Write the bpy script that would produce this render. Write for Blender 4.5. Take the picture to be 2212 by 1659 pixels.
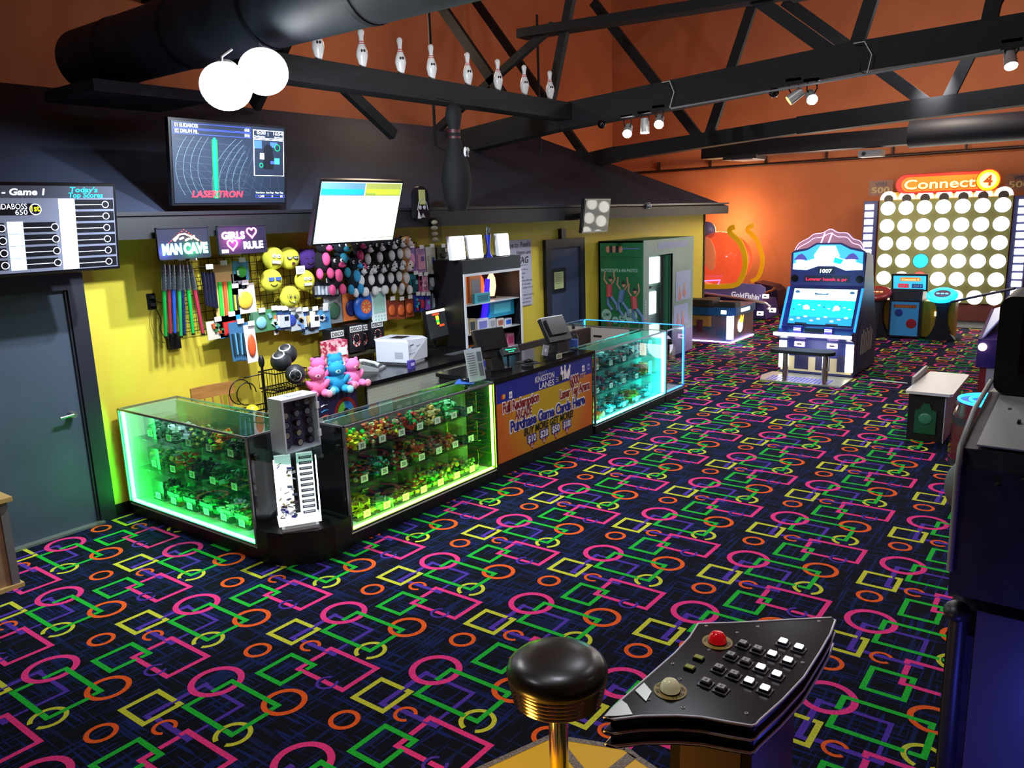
import bpy, math, random
from math import sin, cos, pi, radians
from mathutils import Vector, Matrix

for o in list(bpy.data.objects):
    bpy.data.objects.remove(o, do_unlink=True)
SC = bpy.context.scene
COL = SC.collection

# ---------------------------------------------------------------- camera
FPX, CX, CY, EYE = 1715.46, 1106.0, 829.5, 2.427
PITCH, ROLL, YAW = radians(11.9025), radians(-1.9149), radians(36.9134)
D_ = Vector((cos(YAW)*cos(PITCH), sin(YAW)*cos(PITCH), -sin(PITCH)))
R0 = D_.cross(Vector((0, 0, 1))).normalized()
U0 = R0.cross(D_)
R_ = R0*cos(ROLL) + U0*sin(ROLL)
U_ = -R0*sin(ROLL) + U0*cos(ROLL)
cam_data = bpy.data.cameras.new('camera')
cam = bpy.data.objects.new('camera', cam_data)
COL.objects.link(cam)
cam_data.sensor_width = 36.0
cam_data.lens = FPX/2212*36
cam_data.clip_start = 0.05
mw = Matrix((R_, U_, -D_)).transposed().to_4x4()
mw.translation = Vector((0, 0, EYE))
cam.matrix_world = mw
SC.camera = cam

# ---------------------------------------------------------------- world, exposure
w = bpy.data.worlds.new('world'); SC.world = w
w.use_nodes = True
w.node_tree.nodes['Background'].inputs[0].default_value = (0.35, 0.42, 0.7, 1)
w.node_tree.nodes['Background'].inputs[1].default_value = 0.05
vs = SC.view_settings
vs.view_transform = 'Standard'
vs.look = 'None'
vs.gamma = 1.0
vs.use_curve_mapping = False
vs.exposure = 0.0

def light(kind, name, loc, power, color=(1, 1, 1), target=None, size=0.1, size_y=None, spot=None, blend=0.5):
    L = bpy.data.lights.new(name, kind)
    L.energy = power; L.color = color
    if kind == 'AREA':
        L.size = size
        if size_y: L.shape = 'RECTANGLE'; L.size_y = size_y
    else:
        L.shadow_soft_size = size
    if kind == 'SPOT':
        L.spot_size = radians(spot or 80); L.spot_blend = blend
    o = bpy.data.objects.new(name, L); COL.objects.link(o)
    o.location = loc
    if target is not None:
        o.rotation_euler = (Vector(target)-Vector(loc)).to_track_quat('-Z', 'Y').to_euler()
    return o

COOL = (0.82, 0.92, 1.0)
# the two flood lamps by the big duct
light('SPOT', 'flood_light', (3.70, 5.12, 3.30), 270, COOL, (5.2, 6.7, 1.0), size=0.035, spot=165, blend=0.5)
light('SPOT', 'flood_light', (4.08, 5.12, 3.44), 270, COOL, (5.6, 6.7, 1.0), size=0.035, spot=165, blend=0.5)
# track lamps on the truss over the floor (seen)
TRACK = [((10.0, 5.42, 3.42), (8.6, 4.6, 0), 120), ((10.0, 5.17, 3.44), (10.0, 5.0, 0), 25), ((10.0, 4.95, 3.50), (9.0, 5.6, 0), 120),
         ((10.0, 3.02, 3.60), (8.0, 2.6, 0), 160), ((10.0, 1.05, 3.75), (9.0, 1.0, 0), 90)]
for p, t, e in TRACK:
    light('SPOT', 'track_and_fill_light', p, e, (0.92, 0.96, 1.0), t, size=0.05, spot=110, blend=0.8)
for p, t, e in (((3.0, 2.0, 4.2), (4.0, 2.8, 0), 110), ((5.6, 1.2, 4.2), (6.5, 2.3, 0), 170), ((1.0, 3.2, 4.2), (2.0, 4.2, 0), 80),
                ((14.5, 4.0, 4.2), (14.5, 4.0, 0), 160), ((13.5, 0.5, 4.2), (13.5, 1.0, 0), 120)):
    light('SPOT', 'track_and_fill_light', p, e, (0.85, 0.9, 1.0), t, size=0.12, spot=140, blend=0.9)  # unseen spots added as room fill, not actual track heads
light('SPOT', 'track_and_fill_light', (3.2, 1.6, 4.7), 420, (0.92, 0.96, 1.0), (5.7, 6.6, 1.6), size=0.06, spot=48, blend=0.6)  # extra unseen spot, added to fill the goods on the wall
for p, e in (((7.0, 3.2, 5.4), 110), ((2.2, 2.6, 5.2), 35), ((12.5, 2.0, 5.2), 150), ((5.0, -1.5, 4.8), 70)):
    light('POINT', 'ambient_fill_light', p, e, (0.85, 0.92, 1.0), size=0.3)  # invented overhead points that lift the ambient level
# added fill points, no fixtures there, to brighten the orange walls
light('POINT', 'wall_fill_light', (18.7, 7.5, 2.0), 120, (1.0, 0.6, 0.28), size=0.25)
light('POINT', 'wall_fill_light', (16.0, 2.5, 4.6), 150, (1.0, 0.85, 0.7), size=0.3)
light('POINT', 'wall_fill_light', (9.0, 8.8, 5.2), 60, (1.0, 0.75, 0.55), size=0.3)
light('POINT', 'wall_fill_light', (16.6, 4.6, 2.9), 110, (1.0, 0.82, 0.62), size=0.3)
light('SPOT', 'track_and_fill_light', (13.2, 2.2, 4.4), 260, (0.95, 0.96, 1.0), (16.2, 2.7, 0.2), size=0.1, spot=60, blend=0.8)  # added spot without a fixture, brightens the play station
# glow of the machines beside the camera
light('POINT', 'machine_glow_light', (1.65, 1.75, 0.35), 16, (1.0, 0.55, 0.08), size=0.12)
light('POINT', 'machine_glow_light', (2.75, -0.1, 0.15), 16, (0.08, 0.1, 1.0), size=0.15)

# ---------------------------------------------------------------- pixel -> place
def ray(px, py): return D_ + R_*((px-CX)/FPX) - U_*((py-CY)/FPX)
def PZ(px, py, z=0.0):
    v = ray(px, py); t = (z-EYE)/v.z
    return Vector((0, 0, EYE)) + v*t
def PY(px, py, y):
    v = ray(px, py); return Vector((0, 0, EYE)) + v*(y/v.y)
def PX(px, py, x):
    v = ray(px, py); return Vector((0, 0, EYE)) + v*(x/v.x)

# ---------------------------------------------------------------- materials
def lin(c):
    return tuple((x/12.92 if x <= 0.04045 else ((x+0.055)/1.055)**2.4) for x in c)
def hx(s):
    return tuple(int(s[i:i+2], 16)/255 for i in (0, 2, 4))
_m = {}
def M(c, rough=0.6, metal=0.0, emit=0.0, bump=0.0, coat=0.0):
    key = (c, rough, metal, emit, bump, coat)
    if key in _m: return _m[key]
    m = bpy.data.materials.new('mat_'+str(c)); m.use_nodes = True
    nt = m.node_tree; b = nt.nodes['Principled BSDF']
    col = lin(hx(c)) + (1,)
    b.inputs['Base Color'].default_value = col
    b.inputs['Roughness'].default_value = rough
    b.inputs['Metallic'].default_value = metal
    if coat: b.inputs['Coat Weight'].default_value = coat; b.inputs['Coat Roughness'].default_value = 0.08
    if emit:
        b.inputs['Emission Color'].default_value = col
        b.inputs['Emission Strength'].default_value = emit
    if bump:
        tc = nt.nodes.new('ShaderNodeTexCoord'); n = nt.nodes.new('ShaderNodeTexNoise'); bp = nt.nodes.new('ShaderNodeBump')
        n.inputs['Scale'].default_value = bump; n.inputs['Detail'].default_value = 4
        bp.inputs['Strength'].default_value = 0.25
        nt.links.new(tc.outputs['Object'], n.inputs['Vector']); nt.links.new(n.outputs['Fac'], bp.inputs['Height']); nt.links.new(bp.outputs[0], b.inputs['Normal'])
    _m[key] = m
    return m
def noisy(c1, c2, scale=3.0, rough=0.7, stretch=(1, 1, 1), lo=0.35, hi=0.65, bump=0.0, metal=0.0):
    m = bpy.data.materials.new('mat_noise'); m.use_nodes = True
    nt = m.node_tree; b = nt.nodes['Principled BSDF']
    tc = nt.nodes.new('ShaderNodeTexCoord'); mp = nt.nodes.new('ShaderNodeMapping'); n = nt.nodes.new('ShaderNodeTexNoise'); r = nt.nodes.new('ShaderNodeValToRGB')
    mp.inputs['Scale'].default_value = stretch
    n.inputs['Scale'].default_value = scale; n.inputs['Detail'].default_value = 5
    r.color_ramp.elements[0].position = lo; r.color_ramp.elements[1].position = hi
    r.color_ramp.elements[0].color = lin(hx(c1))+(1,); r.color_ramp.elements[1].color = lin(hx(c2))+(1,)
    L = nt.links.new
    L(tc.outputs['Object'], mp.inputs[0]); L(mp.outputs[0], n.inputs['Vector']); L(n.outputs['Fac'], r.inputs[0]); L(r.outputs[0], b.inputs['Base Color'])
    b.inputs['Roughness'].default_value = rough; b.inputs['Metallic'].default_value = metal
    if bump:
        bp = nt.nodes.new('ShaderNodeBump'); bp.inputs['Strength'].default_value = bump
        L(n.outputs['Fac'], bp.inputs['Height']); L(bp.outputs[0], b.inputs['Normal'])
    return m
def glass(tint='eaf6f2', gloss=1.0, ior=1.5):
    key = ('glass', tint, gloss)
    if key in _m: return _m[key]
    m = bpy.data.materials.new('mat_glass'); m.use_nodes = True
    nt = m.node_tree; nt.nodes.clear()
    out = nt.nodes.new('ShaderNodeOutputMaterial'); t = nt.nodes.new('ShaderNodeBsdfTransparent'); g = nt.nodes.new('ShaderNodeBsdfGlossy')
    mx = nt.nodes.new('ShaderNodeMixShader'); f = nt.nodes.new('ShaderNodeLayerWeight'); pw = nt.nodes.new('ShaderNodeMath'); pw.operation = 'POWER'; pw.inputs[1].default_value = 4.0; ad = nt.nodes.new('ShaderNodeMath'); ad.operation = 'MULTIPLY_ADD'; ad.inputs[1].default_value = .92; ad.inputs[2].default_value = .045; mu = nt.nodes.new('ShaderNodeMath')
    mu.operation = 'MULTIPLY'; mu.inputs[1].default_value = gloss
    t.inputs[0].default_value = lin(hx(tint))+(1,)
    g.inputs['Roughness'].default_value = 0.02
    nt.links.new(f.outputs['Facing'], pw.inputs[0]); nt.links.new(pw.outputs[0], ad.inputs[0]); nt.links.new(ad.outputs[0], mu.inputs[0]); nt.links.new(mu.outputs[0], mx.inputs[0]); nt.links.new(t.outputs[0], mx.inputs[1]); nt.links.new(g.outputs[0], mx.inputs[2]); nt.links.new(mx.outputs[0], out.inputs[0])
    _m[key] = m
    return m
GL = glass(); GLG = glass('d4eee4', .55); PLAS = glass('e8ecee', .55); ORGL = glass('ffb08a', 0.8)
def film(c, alpha, rough=.2, emit=0.0):
    m = M(c, rough, 0, emit+1e-5).copy(); b = m.node_tree.nodes['Principled BSDF']; b.inputs['Alpha'].default_value = alpha
    return m
def smooth(P, k=5):
    P = [Vector(p) for p in P]; out = []
    for i in range(len(P)-1):
        a, b, c, d = P[max(i-1, 0)], P[i], P[i+1], P[min(i+2, len(P)-1)]
        for j in range(k):
            t = j/k; out.append(.5*((2*b)+(c-a)*t+(2*a-5*b+4*c-d)*t*t+(3*b-a-3*c+d)*t**3))
    return out+[P[-1]]
BLACK = M('0c0c0e', 0.45); GBLACK = M('08080a', 0.18); DARK = M('1c1c20', 0.6); WHITE = M('f2f2f2', 0.5); CHROME = M('c8ccd0', 0.18, 1.0)
GREY = M('8a8c90', 0.5); STEEL = M('9a9ca0', 0.35, 0.8); TAG = M('f4f4f0', 0.6); INK = M('141414', 0.7); WIRE = M('101012', 0.4, 0.5)

# ---------------------------------------------------------------- mesh builder
def frame(n):
    n = Vector(n).normalized()
    a = Vector((0, 0, 1)) if abs(n.z) < 0.9 else Vector((1, 0, 0))
    u = n.cross(a).normalized(); v = n.cross(u)
    return u, v, n
_tc = {}
def text_data(body, bold, shear):
    k = (body, bold, shear)
    if k in _tc: return _tc[k]
    cu = bpy.data.curves.new('t', 'FONT'); cu.body = body; cu.size = 1.0; cu.offset = bold; cu.shear = shear; cu.resolution_u = 3
    cu.align_x = 'LEFT'
    o = bpy.data.objects.new('t', cu); COL.objects.link(o)
    dg = bpy.context.evaluated_depsgraph_get(); dg.update()
    me = bpy.data.meshes.new_from_object(o.evaluated_get(dg))
    vs_ = [v.co.copy() for v in me.vertices]; fs = [list(p.vertices) for p in me.polygons]
    bpy.data.objects.remove(o); bpy.data.curves.remove(cu); bpy.data.meshes.remove(me)
    _tc[k] = (vs_, fs)
    return _tc[k]

class MB:
    def __init__(s): s.v = []; s.f = []; s.m = []; s.sm = []
    def add(s, vs_, fs, m=0, smooth=False):
        b = len(s.v); s.v += [Vector(p) for p in vs_]
        for f in fs: s.f.append([b+i for i in f]); s.m.append(m); s.sm.append(smooth)
        return s
    def box(s, x0, x1, y0, y1, z0, z1, m=0):
        v = [(x, y, z) for x in (x0, x1) for y in (y0, y1) for z in (z0, z1)]
        return s.add(v, [(0, 1, 3, 2), (4, 6, 7, 5), (0, 4, 5, 1), (2, 3, 7, 6), (0, 2, 6, 4), (1, 5, 7, 3)], m)
    def obox(s, c, size, m=0, rot=None, ax=None):
        c = Vector(c); R = rot or Matrix.Identity(3)
        v = []
        for i in (-.5, .5):
            for j in (-.5, .5):
                for k in (-.5, .5):
                    v.append(c + R @ Vector((i*size[0], j*size[1], k*size[2])))
        return s.add(v, [(0, 1, 3, 2), (4, 6, 7, 5), (0, 4, 5, 1), (2, 3, 7, 6), (0, 2, 6, 4), (1, 5, 7, 3)], m)
    def poly(s, pts, m=0): return s.add(pts, [list(range(len(pts)))], m)
    def prism(s, pts, off, m=0, mside=None, smooth=False):
        n = len(pts); off = Vector(off); P = [Vector(p) for p in pts]
        s.add(P + [p+off for p in P], [list(range(n))[::-1], list(range(n, 2*n))], m)
        return s.add(P + [p+off for p in P], [(i, (i+1) % n, n+(i+1) % n, n+i) for i in range(n)], m if mside is None else mside, smooth)
    def cyl(s, p0, p1, r0, r1=None, n=16, m=0, caps=True, smooth=True):
        p0 = Vector(p0); p1 = Vector(p1); r1 = r0 if r1 is None else r1
        u, v, w_ = frame(p1-p0)
        a = [p0+(u*cos(2*pi*i/n)+v*sin(2*pi*i/n))*r0 for i in range(n)]
        b = [p1+(u*cos(2*pi*i/n)+v*sin(2*pi*i/n))*r1 for i in range(n)]
        s.add(a+b, [(i, (i+1) % n, n+(i+1) % n, n+i) for i in range(n)], m, smooth)
        if caps: s.add(a+b, [list(range(n))[::-1], list(range(n, 2*n))], m)
        return s
    def tube(s, pts, r, n=8, m=0):
        pts = [Vector(p) for p in pts]; rings = []
        u = None
        for i, p in enumerate(pts):
            d = (pts[min(i+1, len(pts)-1)]-pts[max(i-1, 0)]).normalized()
            if u is None: u, v, _ = frame(d)
            else: u = (u-d*u.dot(d)).normalized(); v = d.cross(u)
            rr = r[i] if isinstance(r, (list, tuple)) else r
            rings.append([p+(u*cos(2*pi*k/n)+v*sin(2*pi*k/n))*rr for k in range(n)])
        vv = [q for g in rings for q in g]
        ff = [(i*n+k, i*n+(k+1) % n, (i+1)*n+(k+1) % n, (i+1)*n+k) for i in range(len(pts)-1) for k in range(n)]
        s.add(vv, ff, m, True)
        return s.add(vv, [list(range(n))[::-1], [len(vv)-n+k for k in range(n)]], m)
    def lathe(s, prof, c=(0, 0, 0), axis=(0, 0, 1), n=20, m=0, smooth=True):
        c = Vector(c)
        if tuple(axis) == (0, 0, 1): u, v, w_ = Vector((1, 0, 0)), Vector((0, 1, 0)), Vector((0, 0, 1))
        else: u, v, w_ = frame(axis)
        vv = [c+w_*h+(u*cos(2*pi*k/n)+v*sin(2*pi*k/n))*r for r, h in prof for k in range(n)]
        ff = [(i*n+k, i*n+(k+1) % n, (i+1)*n+(k+1) % n, (i+1)*n+k) for i in range(len(prof)-1) for k in range(n)]
        mm = m
        s.add(vv, ff, mm, smooth)
        if prof[0][0] > 1e-4: s.add([vv[k] for k in range(n)], [list(range(n))[::-1]], mm)
        if prof[-1][0] > 1e-4: s.add([vv[len(vv)-n+k] for k in range(n)], [list(range(n))], mm)
        return s
    def ball(s, c, r, m=0, n=16, k=10, rot=None):
        c = Vector(c); r = (r, r, r) if not hasattr(r, '__len__') else r
        vv = []
        for i in range(k+1):
            t = pi*i/k
            for j in range(n):
                p = Vector((r[0]*sin(t)*cos(2*pi*j/n), r[1]*sin(t)*sin(2*pi*j/n), r[2]*cos(t)))
                vv.append(c+(rot @ p if rot else p))
        return s.add(vv, [(i*n+j, (i+1)*n+j, (i+1)*n+(j+1) % n, i*n+(j+1) % n) for i in range(k) for j in range(n)], m, True)
    def disc(s, c, r, nrm, m=0, n=24, ry=None):
        u, v, w_ = frame(nrm); c = Vector(c)
        return s.poly([c+u*r*cos(2*pi*i/n)+v*(ry or r)*sin(2*pi*i/n) for i in range(n)], m)
    def text(s, body, o, right, up, size, m=0, align='L', width=None, bold=0.0, shear=0.0, xs=1.0):
        vs_, fs = text_data(body, bold, shear)
        if not vs_: return s
        x0 = min(v.x for v in vs_); x1 = max(v.x for v in vs_)
        if width: xs = width/((x1-x0)*size)
        right = Vector(right).normalized(); up = Vector(up).normalized(); o = Vector(o)
        sh = {'L': -x0, 'C': -(x0+x1)/2, 'R': -x1}[align]
        return s.add([o+right*((v.x+sh)*size*xs)+up*(v.y*size) for v in vs_], fs, m)
    def build(s, name, mats, parent=None, local=False):
        if not hasattr(mats, '__len__'): mats = [mats]
        me = bpy.data.meshes.new(name)
        loc = Vector((0, 0, 0))
        if parent is None and not local and s.v:
            xs = [v.x for v in s.v]; ys = [v.y for v in s.v]; zs = [v.z for v in s.v]
            loc = Vector(((min(xs)+max(xs))/2, (min(ys)+max(ys))/2, min(zs)))
        elif parent is not None and not local:
            loc = WORLD.get(parent.name, Vector((0, 0, 0)))
        me.from_pydata([tuple(v-loc) for v in s.v], [], s.f)
        for m in mats: me.materials.append(m)
        for p, mi, sm in zip(me.polygons, s.m, s.sm): p.material_index = mi; p.use_smooth = sm
        me.validate()
        o = bpy.data.objects.new(name, me); COL.objects.link(o)
        if parent is None: o.location = loc
        else: o.parent = parent
        WORLD[o.name] = loc if not local else Vector((0, 0, 0))
        return o
WORLD = {}
def tag(o, label=None, cat=None, group=None, kind=None):
    if label: o['label'] = label
    if cat: o['category'] = cat
    if group: o['group'] = group
    if kind: o['kind'] = kind
    return o
def thing(name, label, cat, loc, group=None, rotz=0.0, kind=None):
    o = bpy.data.objects.new(name, None); COL.objects.link(o)
    o.empty_display_size = 0.1
    o.location = loc; o.rotation_euler = (0, 0, rotz)
    WORLD[o.name] = Vector(loc)
    return tag(o, label, cat, group, kind)
def dup(root, loc, rot=None, label=None, scale=None, group=None):
    r = root.copy(); COL.objects.link(r); r.location = loc
    if rot is not None: r.rotation_euler = rot
    if scale is not None: r.scale = (scale, scale, scale) if not hasattr(scale, '__len__') else scale
    if label: r['label'] = label
    if group: r['group'] = group
    for ch in list(root.children):
        c = ch.copy(); COL.objects.link(c); c.parent = r
        for g in list(ch.children):
            d = g.copy(); COL.objects.link(d); d.parent = c
    return r
def struct(o): o['kind'] = 'structure'; return o
XA, YA, ZA = Vector((1, 0, 0)), Vector((0, 1, 0)), Vector((0, 0, 1))
NORTH = -YA      # faces the aisle
WEST = -XA       # faces the camera side
# ================================================================ THE SETTING
rnd = random.Random(7)
XF, YL = 19.5, 6.7
# carpet: one mesh, the printed figures are polygons a hair above the pile
def carpet():
    m0 = bpy.data.materials.new('carpet_base'); m0.use_nodes = True
    nt = m0.node_tree; b = nt.nodes['Principled BSDF']; L = nt.links.new
    tc = nt.nodes.new('ShaderNodeTexCoord')
    last = None
    base = nt.nodes.new('ShaderNodeRGB'); base.outputs[0].default_value = lin(hx('0b0b14'))+(1,)
    last = base.outputs[0]
    for st, sc, lo, hi, cc in (((3, 60, 1), 1.0, .60, .64, '152056'), ((60, 3, 1), 1.0, .60, .64, '152056'), ((1.4, 26, 1), 1.0, .62, .66, '142048'), ((26, 1.4, 1), 1.0, .62, .66, '121a3c')):
        mp = nt.nodes.new('ShaderNodeMapping'); mp.inputs['Scale'].default_value = st
        n = nt.nodes.new('ShaderNodeTexNoise'); n.inputs['Scale'].default_value = sc; n.inputs['Detail'].default_value = 1
        r = nt.nodes.new('ShaderNodeValToRGB'); r.color_ramp.elements[0].position = lo; r.color_ramp.elements[1].position = hi
        mx = nt.nodes.new('ShaderNodeMix'); mx.data_type = 'RGBA'; mx.inputs[7].default_value = lin(hx(cc))+(1,)
        L(tc.outputs['Object'], mp.inputs[0]); L(mp.outputs[0], n.inputs['Vector']); L(n.outputs['Fac'], r.inputs[0]); L(r.outputs[0], mx.inputs[0]); L(last, mx.inputs[6])
        last = mx.outputs[2]
    L(last, b.inputs['Base Color']); b.inputs['Roughness'].default_value = 0.95
    b.inputs['Specular IOR Level'].default_value = 0.1
    def fib(c, c2):
        m = noisy(c2, c, 90, 0.9, lo=.3, hi=.6); m.node_tree.nodes['Principled BSDF'].inputs['Specular IOR Level'].default_value = 0.1
        return m
    cols = [m0, fib('e83a80', 'c42a68'), fib('ea5e22', 'c44a18'), fib('c8c838', 'a8a82c'), fib('24b436', '189428'), fib('5434a0', '3c2680')]
    PK, OR, YE, GN, PU = 1, 2, 3, 4, 5
    B = MB()
    T = 0.9144
    figs = []   # (material, [polygon pts in tile coords], layer)
    def ring(c, ro, ri, m, lay, a0=0, a1=360):
        n = max(6, int((a1-a0)/12))
        for i in range(n):
            t0 = radians(a0+(a1-a0)*i/n); t1 = radians(a0+(a1-a0)*(i+1)/n)
            figs.append((m, [(c[0]+ro*cos(t0), c[1]+ro*sin(t0)), (c[0]+ro*cos(t1), c[1]+ro*sin(t1)), (c[0]+ri*cos(t1), c[1]+ri*sin(t1)), (c[0]+ri*cos(t0), c[1]+ri*sin(t0))], lay))
    def seg(a, b_, m, lay, w_=0.030):
        # axis aligned bar from a to b, width w, grown by half its width at both ends
        h = w_/2; x0, x1 = min(a[0], b_[0])-h, max(a[0], b_[0])+h; y0, y1 = min(a[1], b_[1])-h, max(a[1], b_[1])+h
        figs.append((m, [(x0, y0), (x1, y0), (x1, y1), (x0, y1)], lay))
    # purple (lowest)
    seg((-.05, .026), (-.387, .022), PU, 1, .028); seg((-.055, .02), (-.055, -.31), PU, 1, .024); seg((-.055, -.31), (-.20, -.31), PU, 1, .024); seg((-.26, -.31), (-.31, -.31), PU, 1, .02)
    seg((-.37, -.06), (-.37, -.33), PU, 1, .032)
    seg((-.387, .022), (-.387, .0), PU, 1, .028)
    ring((-.585, -.521), .062, .046, PU, 3, 20, 320)
    # pink ring
    ring((0, 0), .148, .112, PK, 2, 0, 360)
    # green square
    seg((.048, -.07), (.048, -.47), GN, 3); seg((.048, -.07), (-.06, -.07), GN, 3); seg((-.115, -.07), (-.23, -.07), GN, 2); seg((-.23, -.07), (-.23, -.385), GN, 3)
    seg((-.23, -.43), (-.23, -.48), GN, 4); seg((-.23, -.48), (-.035, -.48), GN, 3); seg((.048, -.47), (.018, -.47), GN, 4)
    ring((.088, -.470), .118, .088, OR, 2, 0, 360)
    ring((-.224, -.478), .095, .070, YE, 2, -150, 165)
    # pink square
    for a, b_ in (((-.337, -.265), (-.337, -.645)), ((-.337, -.645), (-.585, -.645)), ((-.585, -.645), (-.585, -.50)), ((-.585, -.45), (-.585, -.28)), ((-.585, -.28), (-.53, -.28)), ((-.40, -.275), (-.475, -.275)), ((-.337, -.265), (-.36, -.265))):
        seg(a, b_, PK, 2)
    # small green square
    for a, b_ in (((-.51, -.125), (-.51, -.325)), ((-.51, -.325), (-.55, -.325)), ((-.605, -.32), (-.735, -.32)), ((-.735, -.32), (-.735, -.125)), ((-.735, -.125), (-.51, -.125))):
        seg(a, b_, GN, 3)
    # yellow square
    for a, b_ in (((-.232, .185), (-.232, .035)), ((-.232, .185), (-.432, .185)), ((-.432, .185), (-.432, -.03)), ((-.432, -.03), (-.232, -.03)), ((-.232, -.03), (-.232, -.012))):
        seg(a, b_, YE, 3)
    ring((-.588, .082), .080, .055, OR, 2)
    ring((-.384, -.141), .062, .042, OR, 2, -60, 230)
    B.poly([(-3, -4, 0), (XF, -4, 0), (XF, 11, 0), (-3, 11, 0)], 0)
    def clip(poly, y, keep_above):
        out = []
        for i in range(len(poly)):
            p, q = poly[i], poly[(i+1) % len(poly)]
            ip = (p[1] >= y) == keep_above; iq = (q[1] >= y) == keep_above
            if ip: out.append(p)
            if ip != iq:
                t = (y-p[1])/(q[1]-p[1]); out.append((p[0]+t*(q[0]-p[0]), y))
        return out
    seam = 2.972
    for grp, (ox, oy) in enumerate(((3.0448, 3.6836), (3.3371, 3.6688))):
        for c in range(-10, 9):
            y = oy-c*T
            if grp == 0 and (y < seam-.9 or y > 11.8): continue
            if grp == 1 and y > seam+.9: continue
            for k in range(-8, 22):
                x = ox+(k+0.5*(c % 2))*T
                if x < -2.2 or x > XF+.7: continue
                if x < 1.0 and (y < 2.5): continue
                if y > 7.6 and x < 15: continue
                for fi, (m, P, lay) in enumerate(figs):
                    Q = [(x+a, y+b_) for a, b_ in P]
                    Q = clip(Q, seam, grp == 0)
                    Q = [q for q in Q]
                    if len(Q) < 3 or min(q[0] for q in Q) < -3 or max(q[0] for q in Q) > XF or min(q[1] for q in Q) < -4 or max(q[1] for q in Q) > 11: continue
                    B.poly([(q[0], q[1], 0.0004*lay+0.00002*(fi % 17)) for q in Q], m)
    return struct(B.build('floor', cols))
carpet()

orange = noisy('b26a46', 'bc724c', 1.2, 0.85, bump=0.02)
yellow = noisy('d4c038', 'dcc840', 1.5, 0.6)
blackp = noisy('141c30', '1a2238', 2.0, 0.75)
struct(MB().box(XF, XF+.15, -4, 11, 0, 8).build('wall_far', orange))
struct(MB().box(-3, XF, 11, 11.15, 0, 8).build('wall_left', orange))
struct(MB().box(-3.15, -3, -4, 11, 0, 8).build('wall_near', M('3a2a24', .9)))
struct(MB().box(-3, XF, -4.15, -4, 0, 8).build('wall_right', orange))
struct(MB().box(-3.1, XF+.1, -4.1, 11.1, 8, 8.15).build('ceiling', noisy('8a3a20', '9a4426', 1.0, .9)))
struct(MB().box(-3, 15.6, YL, YL+.12, 0, 2.55).build('wall_counter', yellow))
struct(MB().box(15.48, 15.6, YL+.12, 11, 0, 2.6).build('wall_return', orange))
struct(MB().box(15.6, 15.66, YL-.02, YL+.14, 0, 2.36).build('trim_1', M('2a1c18', .6)))
# sloped black roof over the service room
B = MB()
e = 6.3; zx = 2.56
A0, A1 = (-3, e, zx), (15.85, e, 2.50)
rz = 3.90
R0_, R1_ = (-3, 9.03, rz), (13.1, 9.03, rz)
B.poly([A0, A1, R1_, R0_], 0)
B.poly([A1, (15.85, 11, 2.5), R1_], 0); B.poly([R0_, R1_, (13.1, 11, rz), (-3, 11, rz)], 0); B.poly([R1_, (15.85, 11, 2.5), (13.1, 11, rz)], 0)
struct(B.build('trim_2', blackp))
B = MB(); B.prism([(-3, e-.02, 2.345), (15.86, e-.02, 2.345), (15.86, e-.02, 2.50), (-3, e-.02, 2.56)], (0, .03, 0)); B.box(15.83, 15.86, e, 11, 2.345, 2.5); B.box(-3, 15.84, e+.01, YL+.1, 2.345, 2.36)
struct(B.build('trim_3', M('0a0a10', .6)))
B = MB(); B.box(-3, 15.85, e-.035, e-.02, 2.53, 2.56)
struct(B.build('trim_4', M('14151c', .45)))
struct(MB().box(XF-.02, XF, -4, 11, 0, .12).build('baseboard_far', BLACK))
struct(MB().box(3.1, 9.78, YL-.015, YL, 0, .10).build('baseboard_counter', BLACK))

# ---- doors
def door(name, x0, x1, ztop, c, casing, label, lx):
    t = thing(name, label, 'door', ((x0+x1)/2, YL-.05, 0)); struct(t)
    B = MB(); w_ = .13
    B.box(x0, x0+w_, YL-.06, YL, 0, ztop); B.box(x1-w_, x1, YL-.06, YL, 0, ztop); B.box(x0+w_, x1-w_, YL-.06, YL, ztop-w_, ztop)
    B.build('casing', casing, t)
    B = MB(); B.box(x0+w_, x1-w_, YL-.03, YL-.001, 0.02, ztop-w_)
    B.box(x0+w_, x0+w_+.02, YL-.045, YL-.03, 0.02, ztop-w_, 1); B.box(x1-w_-.02, x1-w_, YL-.045, YL-.03, .02, ztop-w_, 1)
    B.build('panel', [c, casing], t)
    return t
dcas = M('1c1e2c', .5); dblue = noisy('3c4658', '424e62', 2, .55)
d1 = door('door_1', 2.02, 3.115, 2.10, dblue, dcas, 'slate blue door in a black frame under the score screen', 2.5)
B = MB(); B.cyl((2.88, YL-.03, .97), (2.88, YL-.09, .97), .028, n=16); B.tube([(2.88, YL-.085, .97), (2.84, YL-.09, .97), (2.77, YL-.09, .965)], .011); B.build('door_handle', STEEL, d1)
B = MB(); B.box(2.12, 3.0, YL-.10, YL-.01, 0.0, .018); B.build('threshold', M('8e9490', .4, .6), d1)
d2 = door('door_2', 9.78, 10.87, 2.07, noisy('33405a', '3a4764', 2, .55), dcas, 'narrow blue door in a black frame between poster and photo booth', 10)
a = PY(1191, 582, YL-.05); b_ = PY(1223, 628, YL-.05)
B = MB(); B.box(a.x, b_.x, YL-.05, YL-.03, b_.z, a.z); B.box(a.x+.07, b_.x-.07, YL-.053, YL-.05, b_.z+.05, a.z-.05, 1)
for i in range(6): B.box(a.x+.10, b_.x-.12-.03*(i % 2), YL-.055, YL-.053, a.z-.085-.028*i, a.z-.079-.028*i, 2)
B.build('notice_frame', [BLACK, M('b8c88a', .6), M('5a6a40', .7)], d2)

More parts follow.
